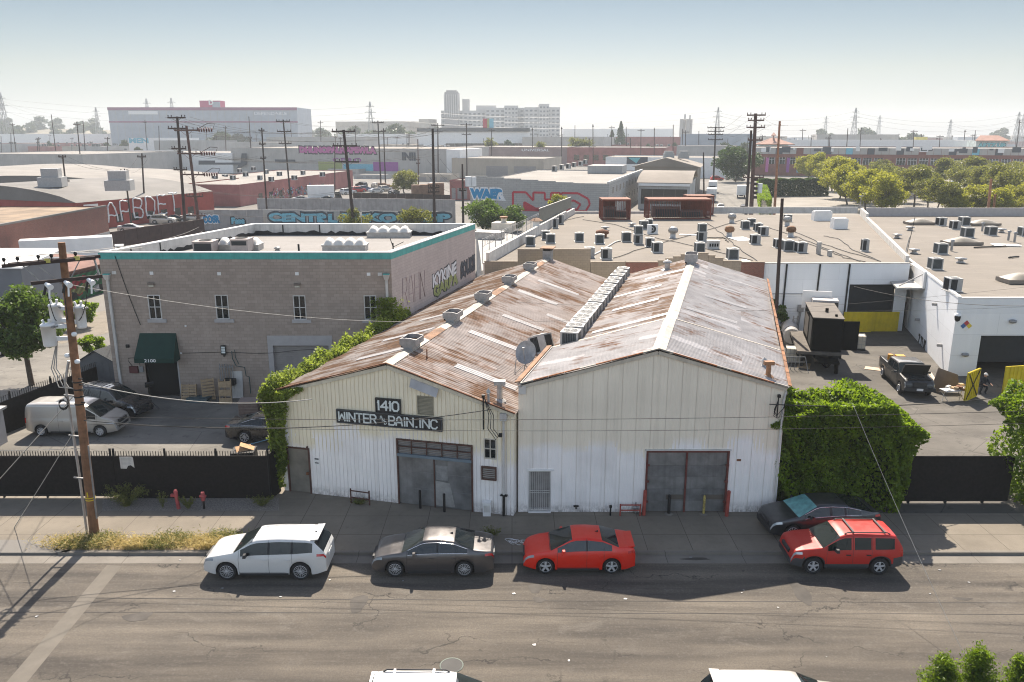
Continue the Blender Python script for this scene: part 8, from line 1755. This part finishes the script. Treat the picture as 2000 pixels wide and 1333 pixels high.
def put_trees(spots,leaf,h,cr,th,n,size,seed,group,labels,name='parking_lot_tree',squash=.6,nc=30,tr=.2):
 protos=[]
 for i,(px,py,s)in enumerate(spots):
  p=gz(px,py);lb=labels(i)
  if i<3:t=make_tree(name,lb,'tree',h,cr,th,leaf,M['bark'],n,size,seed+i,nc,group,squash,tr);protos.append(t);t.location=p;t.scale=(s,)*3;t.rotation_euler=(0,0,0)
  else:t=dup(protos[i%len(protos)],p,rnd.uniform(0,6.2),lb,group,scale=(s*rnd.uniform(.85,1.15),s*rnd.uniform(.85,1.15),s*rnd.uniform(.85,1.15)))
ORD=['nearest','second','third','fourth','fifth','sixth','seventh','eighth','ninth','tenth','eleventh','twelfth']
brt=[(1722,422,1.0),(1690,412,1.05),(1655,400,1.1),(1690,396,1.0),(1640,388,1.1),(1672,382,1.0),(1625,374,1.1),(1655,368,1.05),(1605,362,1.1),(1640,358,1.1),(1578,352,.95)]
put_trees(brt,TL,8.8,5.6,1.8,7000,.26,31,'bright yellow green trees in a double row by the parking lot',lambda i:ORD[i]+' bright yellow green tree counting back along the parking lot row')
brt2=[(1862,424,.85),(1900,422,.95),(1945,425,.9),(1985,420,.9)]
put_trees(brt2,TL,6.6,4.6,1.6,4200,.26,41,'bright trees before the tan pole at the right',lambda i:('leftmost','second','third','rightmost')[i]+' bright tree before the tan pole behind the right roof')
dul=[(1830,424,.95),(1745,385,1.0),(1760,396,1.0),(1785,404,1.0),(1810,412,1.0),(1730,372,1.0),(1775,384,1.0),(1805,392,1.0),(1715,362,1.0),(1790,372,1.05)]
put_trees(dul,TD,8.2,4.6,3.0,4200,.26,51,'dull green trees in the middle of the parking lot',lambda i:ORD[i]+' dull green slim trunked tree of the middle parking lot group')
dul2=[(1880,385,1.05),(1915,392,1.0),(1950,400,1.1),(1990,410,1.1),(1840,372,1.0),(1900,370,1.1),(1960,376,1.1),(2010,385,1.1),(1860,362,1.0),(1990,362,1.1)]
put_trees(dul2,TD,8.6,5.2,2.8,4200,.27,61,'dull green trees at the right end of the parking lot',lambda i:ORD[i]+' dull green tree of the right hand parking lot group')
def one_tree(px,py,h,cr,th,leaf,label,n=4500,size=.25,seed=1,name='tree',squash=.75,nc=24):p=gz(px,py);return make_tree(name,label,'tree',h,cr,th,leaf,M['bark'],n,size,seed,nc,None,squash,.22,loc=(p.x,p.y,0))
one_tree(1437,356,12.5,9,2.5,TG,'round dark green tree at the far end of the alley',7000,.4,71)
one_tree(945,452,5.4,4.5,.8,M['ficusb'],'green tree before the blue tag on the red graffiti warehouse',6500,.2,72);one_tree(995,452,4.6,3.6,.6,M['ficusb'],'smaller green tree right of the one before the blue tag',4500,.2,73);one_tree(1088,440,6.0,2.2,.8,TL,'yellowish bush at the flank screen of the flat roofed block',2600,.16,74)
one_tree(696,455,4.2,3.0,.5,TD,'yellowish bush before the blue graffiti wall under the leaning pole',3000,.18,75);one_tree(818,455,4.4,3.4,.5,TD,'green bush before the right part of the blue graffiti wall',3200,.18,76)
one_tree(790,378,6.6,4.6,1.2,TD,'brownish round tree among the crate stacks in the back lot',4500,.25,77);one_tree(722,290,19,20,3,TG,'broad dark tree rising above the pink lettered building',8000,.8,78,nc=40);
one_tree(1165,322,7,8,1,TD,'pale green bushes before the white mural warehouse',3500,.5,79);one_tree(437,300,17,14,2,TF,'dark feathery trees right of the twin poles',5000,.8,80);one_tree(470,298,16,12,2,TF,'round dark tree beside the feathery one right of the twin poles',4500,.8,81);one_tree(165,282,15,14,2,TF,'lone round tree below the hill at the left',3500,.8,82)
def conifer(px,py,h,cr,label,seed):
 p=gz(px,py);r_=thing('conifer',label,'tree',(p.x,p.y,0));x=MB();x.tube([(0,0,0),(0,0,h)],[.4,.05],7);x.build('trunk',M['bark'],r_,local=True);g=np.random.default_rng(seed);n=7000;t=g.random(n)**.8;a=g.uniform(0,6.28,n);k=np.floor(t*9);rad=cr*(1-t)**.8*(.55+.45*np.sin(a*3+k*2))*g.random(n)**.5+.2;leaf_object('crown',np.stack([np.cos(a)*rad,np.sin(a)*rad,h*(.12+.88*t)],1),.5,TG,seed,r_)
conifer(1211,304,27,7,'tall dark conifer in the middle distance',91);conifer(1194,305,20,5.5,'shorter dark conifer left of the tall one',92)
def palm(px,py,h,label,s=1.0,full=True):
 p=gz(px,py);r_=thing('palm_tree',label,'palm',(p.x,p.y,0));x=MB();x.tube([(0,0,0),(.2,0,h*.5),(0,0,h)],[.4*s,.3*s,.3*s],8);x.build('trunk',M['bark'],r_,local=True);P=[];g=np.random.default_rng(int(px))
 for k in range(60):
  a=g.uniform(0,6.28);e=g.uniform(-.9,1.2);L=g.uniform(2.2,3.4)*s
  for t in np.linspace(.15,1,14):
   c=np.array([math.cos(a)*math.cos(e)*L*t,math.sin(a)*math.cos(e)*L*t,h+math.sin(e)*L*t-.9*s*t*t]);P.append(c+g.normal(size=3)*.12*s);P.append(c+g.normal(size=3)*.2*s)
 leaf_object('crown',np.array(P),.34*s,TD,int(px),r_,aspect=.3);g2=np.random.default_rng(3);q=g2.random(900);a=g2.uniform(0,6.28,900);leaf_object('dead_skirt',np.stack([np.cos(a)*.9*s,np.sin(a)*.9*s,h-.4-3.6*s*q],1),.3*s,M['dryg']if full else TD,4,r_)
palm(1124,318,11.5,'left fan palm of the pair in the middle distance',1.9);palm(1142,318,11,'right fan palm of the pair in the middle distance',1.9);palm(1057,322,10.5,'small fan palm before the faded word on the shop block',1.2);palm(1351,305,10,'lone shaggy palm beyond the white mural warehouse',2.0,False);palm(957,318,12,'palm behind the beige industrial unit',1.4)
rr=random.Random(8);protoF=None
for i in range(46):
 px=rr.choice((rr.uniform(-60,215),rr.uniform(-60,215),rr.uniform(580,870),rr.uniform(1560,2050)));y=rr.uniform(1050,1500)if px<215 else rr.uniform(700,1500);p=gy(px,262,y);zone='on the hill at the left' if px<215 else 'on the skyline between storage block and tower' if px<900 else 'in the haze beyond the brick works'
 p.z=max(0,26*math.sin(math.pi*(y-1000)/900)*max(0,1-((p.x+1100)/900)**2)-2)if px<215 else 0
 lb=f'hazy round tree {zone}';s=rr.uniform(.8,1.5)
 if protoF is None:protoF=make_tree('hazy_tree',lb,'tree',16,12,1.5,TF,M['bark'],1600,1.2,99,18,'hazy trees '+zone,.75,.5);protoF.location=p
 else:dup(protoF,p,rr.uniform(0,6),lb,'hazy trees '+zone,scale=s)
for i in range(60):
 px=rr.uniform(-40,2040);y=rr.uniform(430,950);p=gy(px,262,y);p.z=0;zn_=next((n for a,b,n in zones if a<=px<b),'on the far right')
 dup(protoF,p,rr.uniform(0,6),'small dark tree among the low roofs '+zn_,'small trees among the low roofs '+zn_,scale=(rr.uniform(.25,.5),rr.uniform(.25,.5),rr.uniform(.4,.75)))
def long_hedge(label,a,b,h,w,leaf,n,size,seed):
 a,b=V(a),V(b);L=(b-a).length;d=(b-a)/L;nrm=V((-d.y,d.x,0));g=np.random.default_rng(seed);u=g.random(n)*L;k=g.random(n);v=np.where(k<.4,-1+.2*g.random(n),np.where(k<.6,1-.2*g.random(n),g.uniform(-1,1,n)))*w/2;z=np.where(k<.6,g.random(n),1-.12*g.random(n))*h*(1+.04*np.sin(u*1.3));P=np.stack([a.x+d.x*u+nrm.x*v,a.y+d.y*u+nrm.y*v,z],1)
 o=leaf_object('hedge',P,size,leaf,seed);tag(o,label,'hedge')
long_hedge('long dark clipped hedge between the parking lot and the brick works',gz(1484,384),gz(1612,382),gy(1540,350,gz(1540,383).y).z,3,TG,14000,.3,5)
long_hedge('bright green hedge along the right side of the alley',gz(1494,420),gz(1484,372),3.4,2.4,M['ficus'],24000,.2,6)
PO={}
def pole(key,px,py1,py0,y,label,m='poledark',pxt=None,arms=(),r=.17):
 r_,a,b=simple_pole(px,py0,py1,y,label,m,r,r*.7,arms,pxt);PO[key]=(r_,a,b);return r_
EA=-YAW;DA=math.pi/2-YAW
pole('H1',362,448,228,142,'left pole of the twin dark poles with many crossarms','poledark',346,((.99,3.2,EA),(.9,3.4,EA),(.73,2.6,EA),(.55,2.4,EA)),.3)
pole('H2',391,458,246,139,'right reddish pole of the twin dark poles with insulator strings','poleredd',364,((.96,4.2,EA),(.75,4.2,EA),(.56,4.2,EA),(.36,3.0,EA),(.18,3.0,EA)),.3)
x=MB()
for t in(.96,.75,.56):
 c=PO['H2'][1].lerp(PO['H2'][2],t)+V((math.cos(EA),math.sin(EA),0))*3.4
 for k in range(6):x.lathe([(.05,-.1),(.36,-.03),(.36,.03),(.05,.1)],c+V((-.9+.42*k,0,.05)),9,0,'X')
 x.tube([c+V((1.4,0,.1)),c+V((1.8,0,1.0)),c+V((.6,0,1.1)),c+V((-.9,0,.3))],.05,4,1)
x.build('insulator_strings',[plain('insulator_maroon',(.09,.025,.022),.4),M['poledark']],PO['H2'][0])
pole('P2',523,440,250,150,'slim dark pole at the right end of the blue lettered fence','poledark',511,((.97,1.6,DA),(.84,1.8,DA),(.7,1.6,DA)))
pole('P3',568,392,234,205,'tall dark pole with three crossarms behind the corrugated fence','poledark',553,((.98,3.4,EA),(.86,3.4,EA),(.72,3.2,EA)),.24)
pole('P4',693,452,254,140,'leaning dark pole with three long double crossarms','poledark',671,((.985,3.9,EA),(.85,4.1,EA),(.7,4.1,EA)),.32)
pole('P5',849,452,252,142,'dark pole with stacked insulators on its left side','poledark',845,((.4,2.0,.6),(.44,2.0,.6)),.28)
pole('P6',905,448,321,142,'short dark pole with a pale transformer before the blue tag','poledark',903,((.62,1.2,EA),),.22)
x=MB();c=PO['P6'][1].lerp(PO['P6'][2],.68)+V((1.0,-.2,0));x.cyl(c,c+V((0,0,1.7)),.55);x.cyl(c+V((.9,.3,0)),c+V((.9,.3,1.6)),.5);x.build('transformer',M['transf'],PO['P6'][0])
pole('P7',745,385,236,250,'thin dark pole with two short arms beside the pink letters','poledark',738,((.97,3.4,EA),(.85,3.0,EA)),.24);pole('P7b',753,362,251,270,'thin bare pole just right of the two arm pole by the pink letters','poledark',749,((.95,1.5,EA),),.24)
pole('P8',912,352,241,320,'dark pole with one broad arm at the right end of the pink lettered building','poledark',911,((.97,4.2,EA),(.8,3.5,EA)),.28);pole('P8b',856,350,241,330,'dark pole with one broad arm left of the white end block','poledark',855,((.96,5.0,EA),(.84,3.5,EA)),.28)
pole('P9',818,385,272,250,'pale thin pole before the iron fence','poleredd',816,((.6,1.2,EA),(.53,1.2,EA)),.2);pole('P9b',653,362,283,235,'thin pole at the right end of the faded red building','poledark',654,(),.17)
pole('P10',258,450,330,148,'tilted dark pole before the red graffiti wall','poledark',243,((.96,1.5,EA),),.18);pole('P11',285,440,300,160,'dark pole with a short arm in the middle of the red graffiti wall','poledark',277,((.95,1.8,EA),),.2);pole('P12',133,405,303,165,'dark pole rising before the rounded roofs at the left','poledark',122,((.97,1.6,EA),(.6,2.0,EA)),.2)
pole('P13',1468,412,222,152,'thick double pole crowded with crossarms on the right side of the alley','poleredd',1476,((.985,3.0,EA),(.94,2.6,EA),(.88,3.0,EA),(.77,2.3,EA),(.73,2.6,DA),(.44,3.4,EA)),.42)
a,b=PO['P13'][1],PO['P13'][2];x=MB();q=V((-.9,.3,0));x.tube([a+q,b+q*.6-V((0,0,3))],[.3,.22],8)
for k in range(5):c=a.lerp(b,.25+.04*k)+V((.6,-.2,0));x.rbox(c,(.5,.5,.5))
x.cyl(a.lerp(b,.3)+V((1.4,0,0)),a.lerp(b,.3)+V((1.4,0,1.8)),.45,m=1);x.build('second_shaft',[M['poledark'],M['transf']],PO['P13'][0])
pole('P14',1393,365,248,250,'dark pole with clustered arms on the left side of the alley','poledark',1398,((.985,4.6,EA),(.93,4.4,EA),(.88,4.0,EA),(.8,4,EA)),.3);pole('P15',1513,425,237,128,'tan reddish bare pole between the alley hedge and the parking lot','poletan',1523,((.97,.9,DA),),.24)
pole('P16',1375,400,298,200,'dark pole beside the arched grey shed at the alley','poledark',1374,(),.22);pole('P17',1932,425,350,118,'left tan stub pole behind the right roof','poletan',1936,(),.24);pole('P18',1942,426,380,118,'grey stub pole beside the tan one behind the right roof','poleold',1944,(),.22)
x=MB();a=gz(1680,424);b=gy(1682,384,a.y);x.tube([a,b],.07,6);x.rbox(b,(1.0,.2,.16));tag(x.build('lot_lamp',M['zincl']),'white lamp post in front of the yellow green trees','lamp post');x=MB();a=gz(1851,424);b=gy(1859,356,a.y);x.tube([a,b],.1,6);x.lathe([(.01,-.3),(.4,-.1),(.4,.15),(.01,.3)],b,12,1);tag(x.build('lot_lamp',[M['poleold'],M['transf']]),'globe topped lamp post behind the right roof','lamp post')
far_poles=[(107,285,224,430,100),(157,320,238,330,150),(29,285,240,480,24),(163,285,236,420,162),(285,282,235,480,283),(402,262,246,600,402),(490,300,228,380,486),(626,290,236,480,626),(1097,315,248,420,1097),(1123,280,245,520,1123),(1159,318,243,400,1158),(1195,290,246,500,1195),(1225,290,248,500,1223),(1252,312,252,430,1252),(1278,315,250,430,1278),(1315,312,244,420,1315),(1333,305,252,450,1333),(1340,310,255,430,1339),(1366,300,256,460,1365),(1567,295,252,480,1568),(1621,300,263,430,1621),(1654,302,251,400,1656),(1680,300,249,430,1682),(1785,298,254,450,1785),(1800,285,262,520,1800),(1836,300,264,430,1836),(1882,298,254,460,1885),(1905,298,255,470,1905),(1985,300,235,420,1992),(694,285,245,520,694),(568,270,240,620,568),(960,300,252,440,960),(1040,300,250,470,1040),(310,300,246,430,310),(440,300,246,430,440)]
zn=lambda px:next((n for a,b,n in zones if a<=px<b),'on the far right')
rp=random.Random(31)
for k in range(78):yy=rp.uniform(420,900);px=rp.uniform(-20,2020);far_poles.append((px,262+1607*16.9/yy*.93,262+1607*16.9/yy*.93-rp.uniform(13,17)*1556/yy,yy,px+rp.uniform(-2,2)))
for k,(px,y1,y0,y,pt)in enumerate(far_poles):pole('f%d'%k,px,y1,y0,y,'thin dark far pole '+('with one crossarm ' if k%3 else 'without arms ')+zn(px),'poledark',pt,((.95,3.2,EA if k%2 else DA),)if k%3 else(),.26);PO['f%d'%k][0]['group']='far poles '+zn(px)
def lattice(px,py,y,label,proto=[None]):
 p=gy(px,262,y);h=gy(px,py,y).z;p.z=0
 if proto[0]is None:
  r_=thing('transmission_tower',label,'pylon',(0,0,0),0,'lattice power pylons on the skyline');x=MB();Hh=50.0;lv=[(0,4.2),(12,3.2),(24,2.3),(33,1.6),(42,1.1),(50,.4)]
  for(z0,w0),(z1,w1)in zip(lv[:-1],lv[1:]):
   c0=[V((sx*w0,sy*w0,z0))for sx,sy in((-1,-1),(1,-1),(1,1),(-1,1))];c1=[V((sx*w1,sy*w1,z1))for sx,sy in((-1,-1),(1,-1),(1,1),(-1,1))]
   for i in range(4):j=(i+1)%4;x.bar(c0[i],c1[i],.4);x.bar(c0[i],c1[j],.2);x.bar(c0[j],c1[i],.2);x.bar(c1[i],c1[j],.2)
  x.build('mast',M['zinc'],r_,local=True);x=MB()
  for z,l in((33,5),(39,6),(45,4.5)):x.bar((-l,0,z),(l,0,z),.4);x.bar((-l,0,z),(-1,0,z+2),.2);x.bar((l,0,z),(1,0,z+2),.2)
  x.build('arms',M['zinc'],r_,local=True);proto[0]=r_;t=r_;t.location=p
 else:t=dup(proto[0],p,0,label)
 t.scale=(h/50.0,)*3;return t
LT={}
for k,px,py,y,lb in(('a',12,181,900,'tall pylon at the far left edge above the hill'),('b',193,210,1100,'pylon just left of the storage block'),('c',293,193,1300,'faint pylon behind the left part of the storage block'),('d',341,192,1300,'faint pylon behind the middle of the storage block'),('e',725,199,900,'pylon on the skyline between storage block and tower'),('f',1400,210,900,'pylon behind the alley poles'),('g',1667,211,900,'tallest pylon on the right above the white halls'),('h',1611,227,1300,'fainter pylon left of the tallest right one'),('i',1715,226,1400,'fainter pylon right of the tallest right one'),('j',1854,234,1000,'small pylon right of the yellow billboard'),('k',1985,219,950,'pylon near the right edge of the photo'),('l',1995,220,1000,'pylon at the very right edge of the photo'),('m',162,255,1400,'tiny pylon low above the left bus depot')):LT[k]=lattice(px,py,y,lb)
for a,b in(('a','b'),('a','e'),('e','f'),('f','g'),('g','k'),('h','i'),('j','l')):
 A,B=LT[a],LT[b]
 for j,(z,l)in enumerate(((33,5),(39,6),(45,-4.5))):cable(sag(A.location+V((l*A.scale.x,0,z*A.scale.x)),B.location+V((l*B.scale.x,0,z*B.scale.x)),9,24),.12,('lowest','middle','top')[j]+' power line between the skyline pylons','zinc','power_line',3,'power lines between the skyline pylons')
def wires(k1,k2,ts,s,r=.022,off=2.5,n=3,m='cable'):
 A,B=PO[k1],PO[k2]
 for i,t in enumerate(ts):
  for j in range(n):o=(j-(n-1)/2)*off;q=V((math.cos(EA),math.sin(EA),0))*o;cable(sag(A[1].lerp(A[2],t)+q+V((0,0,.3)),B[1].lerp(B[2],t)+q+V((0,0,.3)),s,20),r,'thin dark wire strung between the background poles',m,'overhead_wire',3,'wires between the background poles')
wires('H1','P4',(.98,.72),1.5);wires('H2','P5',(.94,.74),1.6,n=2);wires('P4','P5',(.97,.84),1.2);wires('P3','P7',(.97,.85),1.5,n=2);wires('P7','P8',(.96,),1.6);wires('P2','H1',(.95,.7),1.0,n=2);wires('P5','P6',(.7,.55),.7,n=2);wires('P13','P14',(.97,.88,.76),1.5);wires('P13','P15',(.95,),.5,n=2);wires('P10','P12',(.95,),.9,n=2);wires('P10','P11',(.9,),.6,n=2);wires('P8b','P8',(.95,),1,n=2);wires('H2','P4',(.4,.2),1.0,n=2)
for i,(a,b)in enumerate((((60,506),(395,440)),((75,520),(395,452)),((160,496),(400,448)))):
 pA=at(.945)+ca*(-1.9+1.1*i)+V((0,0,.3));cable(sag(pA,gy(b[0],b[1],139),.8,24),.018,('upper','middle','lower')[i]+' wire from the brown street pole back to the twin poles','cable_grey','overhead_wire',3)
for i,(ty,s)in enumerate(((605,.5),(560,.4))):cable(sag(gy(1000,590+40*i,45),gy(2100,ty-10,50),s,24),.008,('lower','upper')[i]+' thin wire over the pale gabled roof to the white workshop','cable','overhead_wire',3)
cable(sag(gy(1668,560,60),gy(2100,595,48),.6,20),.02,'black wire across the front of the white workshop at the right','cable','overhead_wire',3)
cam=bpy.data.cameras.new('camera');cam.sensor_width=36;cam.lens=F/2000*36;cam.clip_end=30000;cam.clip_start=.1
co=bpy.data.objects.new('camera',cam);COL.objects.link(co);co.location=EYE;co.rotation_euler=(math.pi/2-PIT,0,0);SC.camera=co
SUN_EL,SUN_AZ=math.radians(49.5),math.radians(1.0)
sd=bpy.data.lights.new('sun','SUN');sd.energy=5.0;sd.angle=math.radians(.5);sd.color=(1,.9,.77)
so=bpy.data.objects.new('sun',sd);COL.objects.link(so);so.location=(0,60,80)
sdir=V((math.sin(SUN_AZ)*math.cos(SUN_EL),math.cos(SUN_AZ)*math.cos(SUN_EL),math.sin(SUN_EL)))
so.rotation_euler=sdir.to_track_quat('Z','Y').to_euler()
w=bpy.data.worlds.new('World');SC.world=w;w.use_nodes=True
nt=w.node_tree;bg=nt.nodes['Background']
sky=nt.nodes.new('ShaderNodeTexSky');sky.sky_type='NISHITA';sky.sun_disc=False
sky.sun_elevation=SUN_EL;sky.sun_rotation=SUN_AZ;sky.altitude=60;sky.air_density=1.0;sky.dust_density=.8;sky.ozone_density=2.5
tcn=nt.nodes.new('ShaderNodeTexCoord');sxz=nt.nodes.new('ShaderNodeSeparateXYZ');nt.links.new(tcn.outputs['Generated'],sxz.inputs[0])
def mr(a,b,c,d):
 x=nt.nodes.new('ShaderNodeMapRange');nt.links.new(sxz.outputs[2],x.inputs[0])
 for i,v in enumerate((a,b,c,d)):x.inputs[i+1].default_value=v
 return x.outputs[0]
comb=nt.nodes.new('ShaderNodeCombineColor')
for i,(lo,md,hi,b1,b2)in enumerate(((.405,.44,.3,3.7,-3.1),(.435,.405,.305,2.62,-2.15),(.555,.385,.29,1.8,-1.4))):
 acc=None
 for args in((0,.07,lo,md),(.07,.165,0,hi-md),(.165,.27,0,b1),(.38,.66,0,b2)):  # bright sky band added above the view to fill shaded fronts, fading overhead
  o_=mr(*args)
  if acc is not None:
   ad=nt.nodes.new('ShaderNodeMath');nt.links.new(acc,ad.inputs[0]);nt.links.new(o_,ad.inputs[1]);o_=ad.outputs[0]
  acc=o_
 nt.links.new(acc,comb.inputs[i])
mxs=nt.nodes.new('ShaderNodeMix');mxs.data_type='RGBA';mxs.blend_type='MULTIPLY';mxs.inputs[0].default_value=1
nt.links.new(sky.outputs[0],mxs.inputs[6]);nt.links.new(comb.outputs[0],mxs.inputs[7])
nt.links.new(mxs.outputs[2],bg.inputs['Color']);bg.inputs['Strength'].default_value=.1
HZ=MB();HZ.box(-2500,2500,-30,3200,-1.5,95)
hz=HZ.build('haze',NT('haze_air').mat);kind(hz,'stuff')
ht=hz.data.materials[0].node_tree;ht.nodes.remove(ht.nodes['Principled BSDF'])
pv=ht.nodes.new('ShaderNodeVolumePrincipled');pv.inputs['Color'].default_value=(.86,.92,.96,1);pv.inputs['Density'].default_value=.00026;pv.inputs['Anisotropy'].default_value=.1
ht.links.new(pv.outputs[0],ht.nodes['Material Output'].inputs['Volume'])
SC.view_settings.view_transform='Standard';SC.view_settings.look='None';SC.view_settings.gamma=1;SC.view_settings.exposure=1.12
SC.render.engine='CYCLES';cy=SC.cycles
cy.use_denoising=True
try:cy.denoiser='OPENIMAGEDENOISE'
except Exception:pass
cy.max_bounces=6;cy.diffuse_bounces=3;cy.glossy_bounces=2;cy.transmission_bounces=3;cy.transparent_max_bounces=6;cy.volume_bounces=0
cy.filter_width=1.1
cy.use_adaptive_sampling=True;cy.adaptive_threshold=.015
cy.caustics_reflective=False;cy.caustics_refractive=False;cy.sample_clamp_indirect=6
SC.frame_current=1
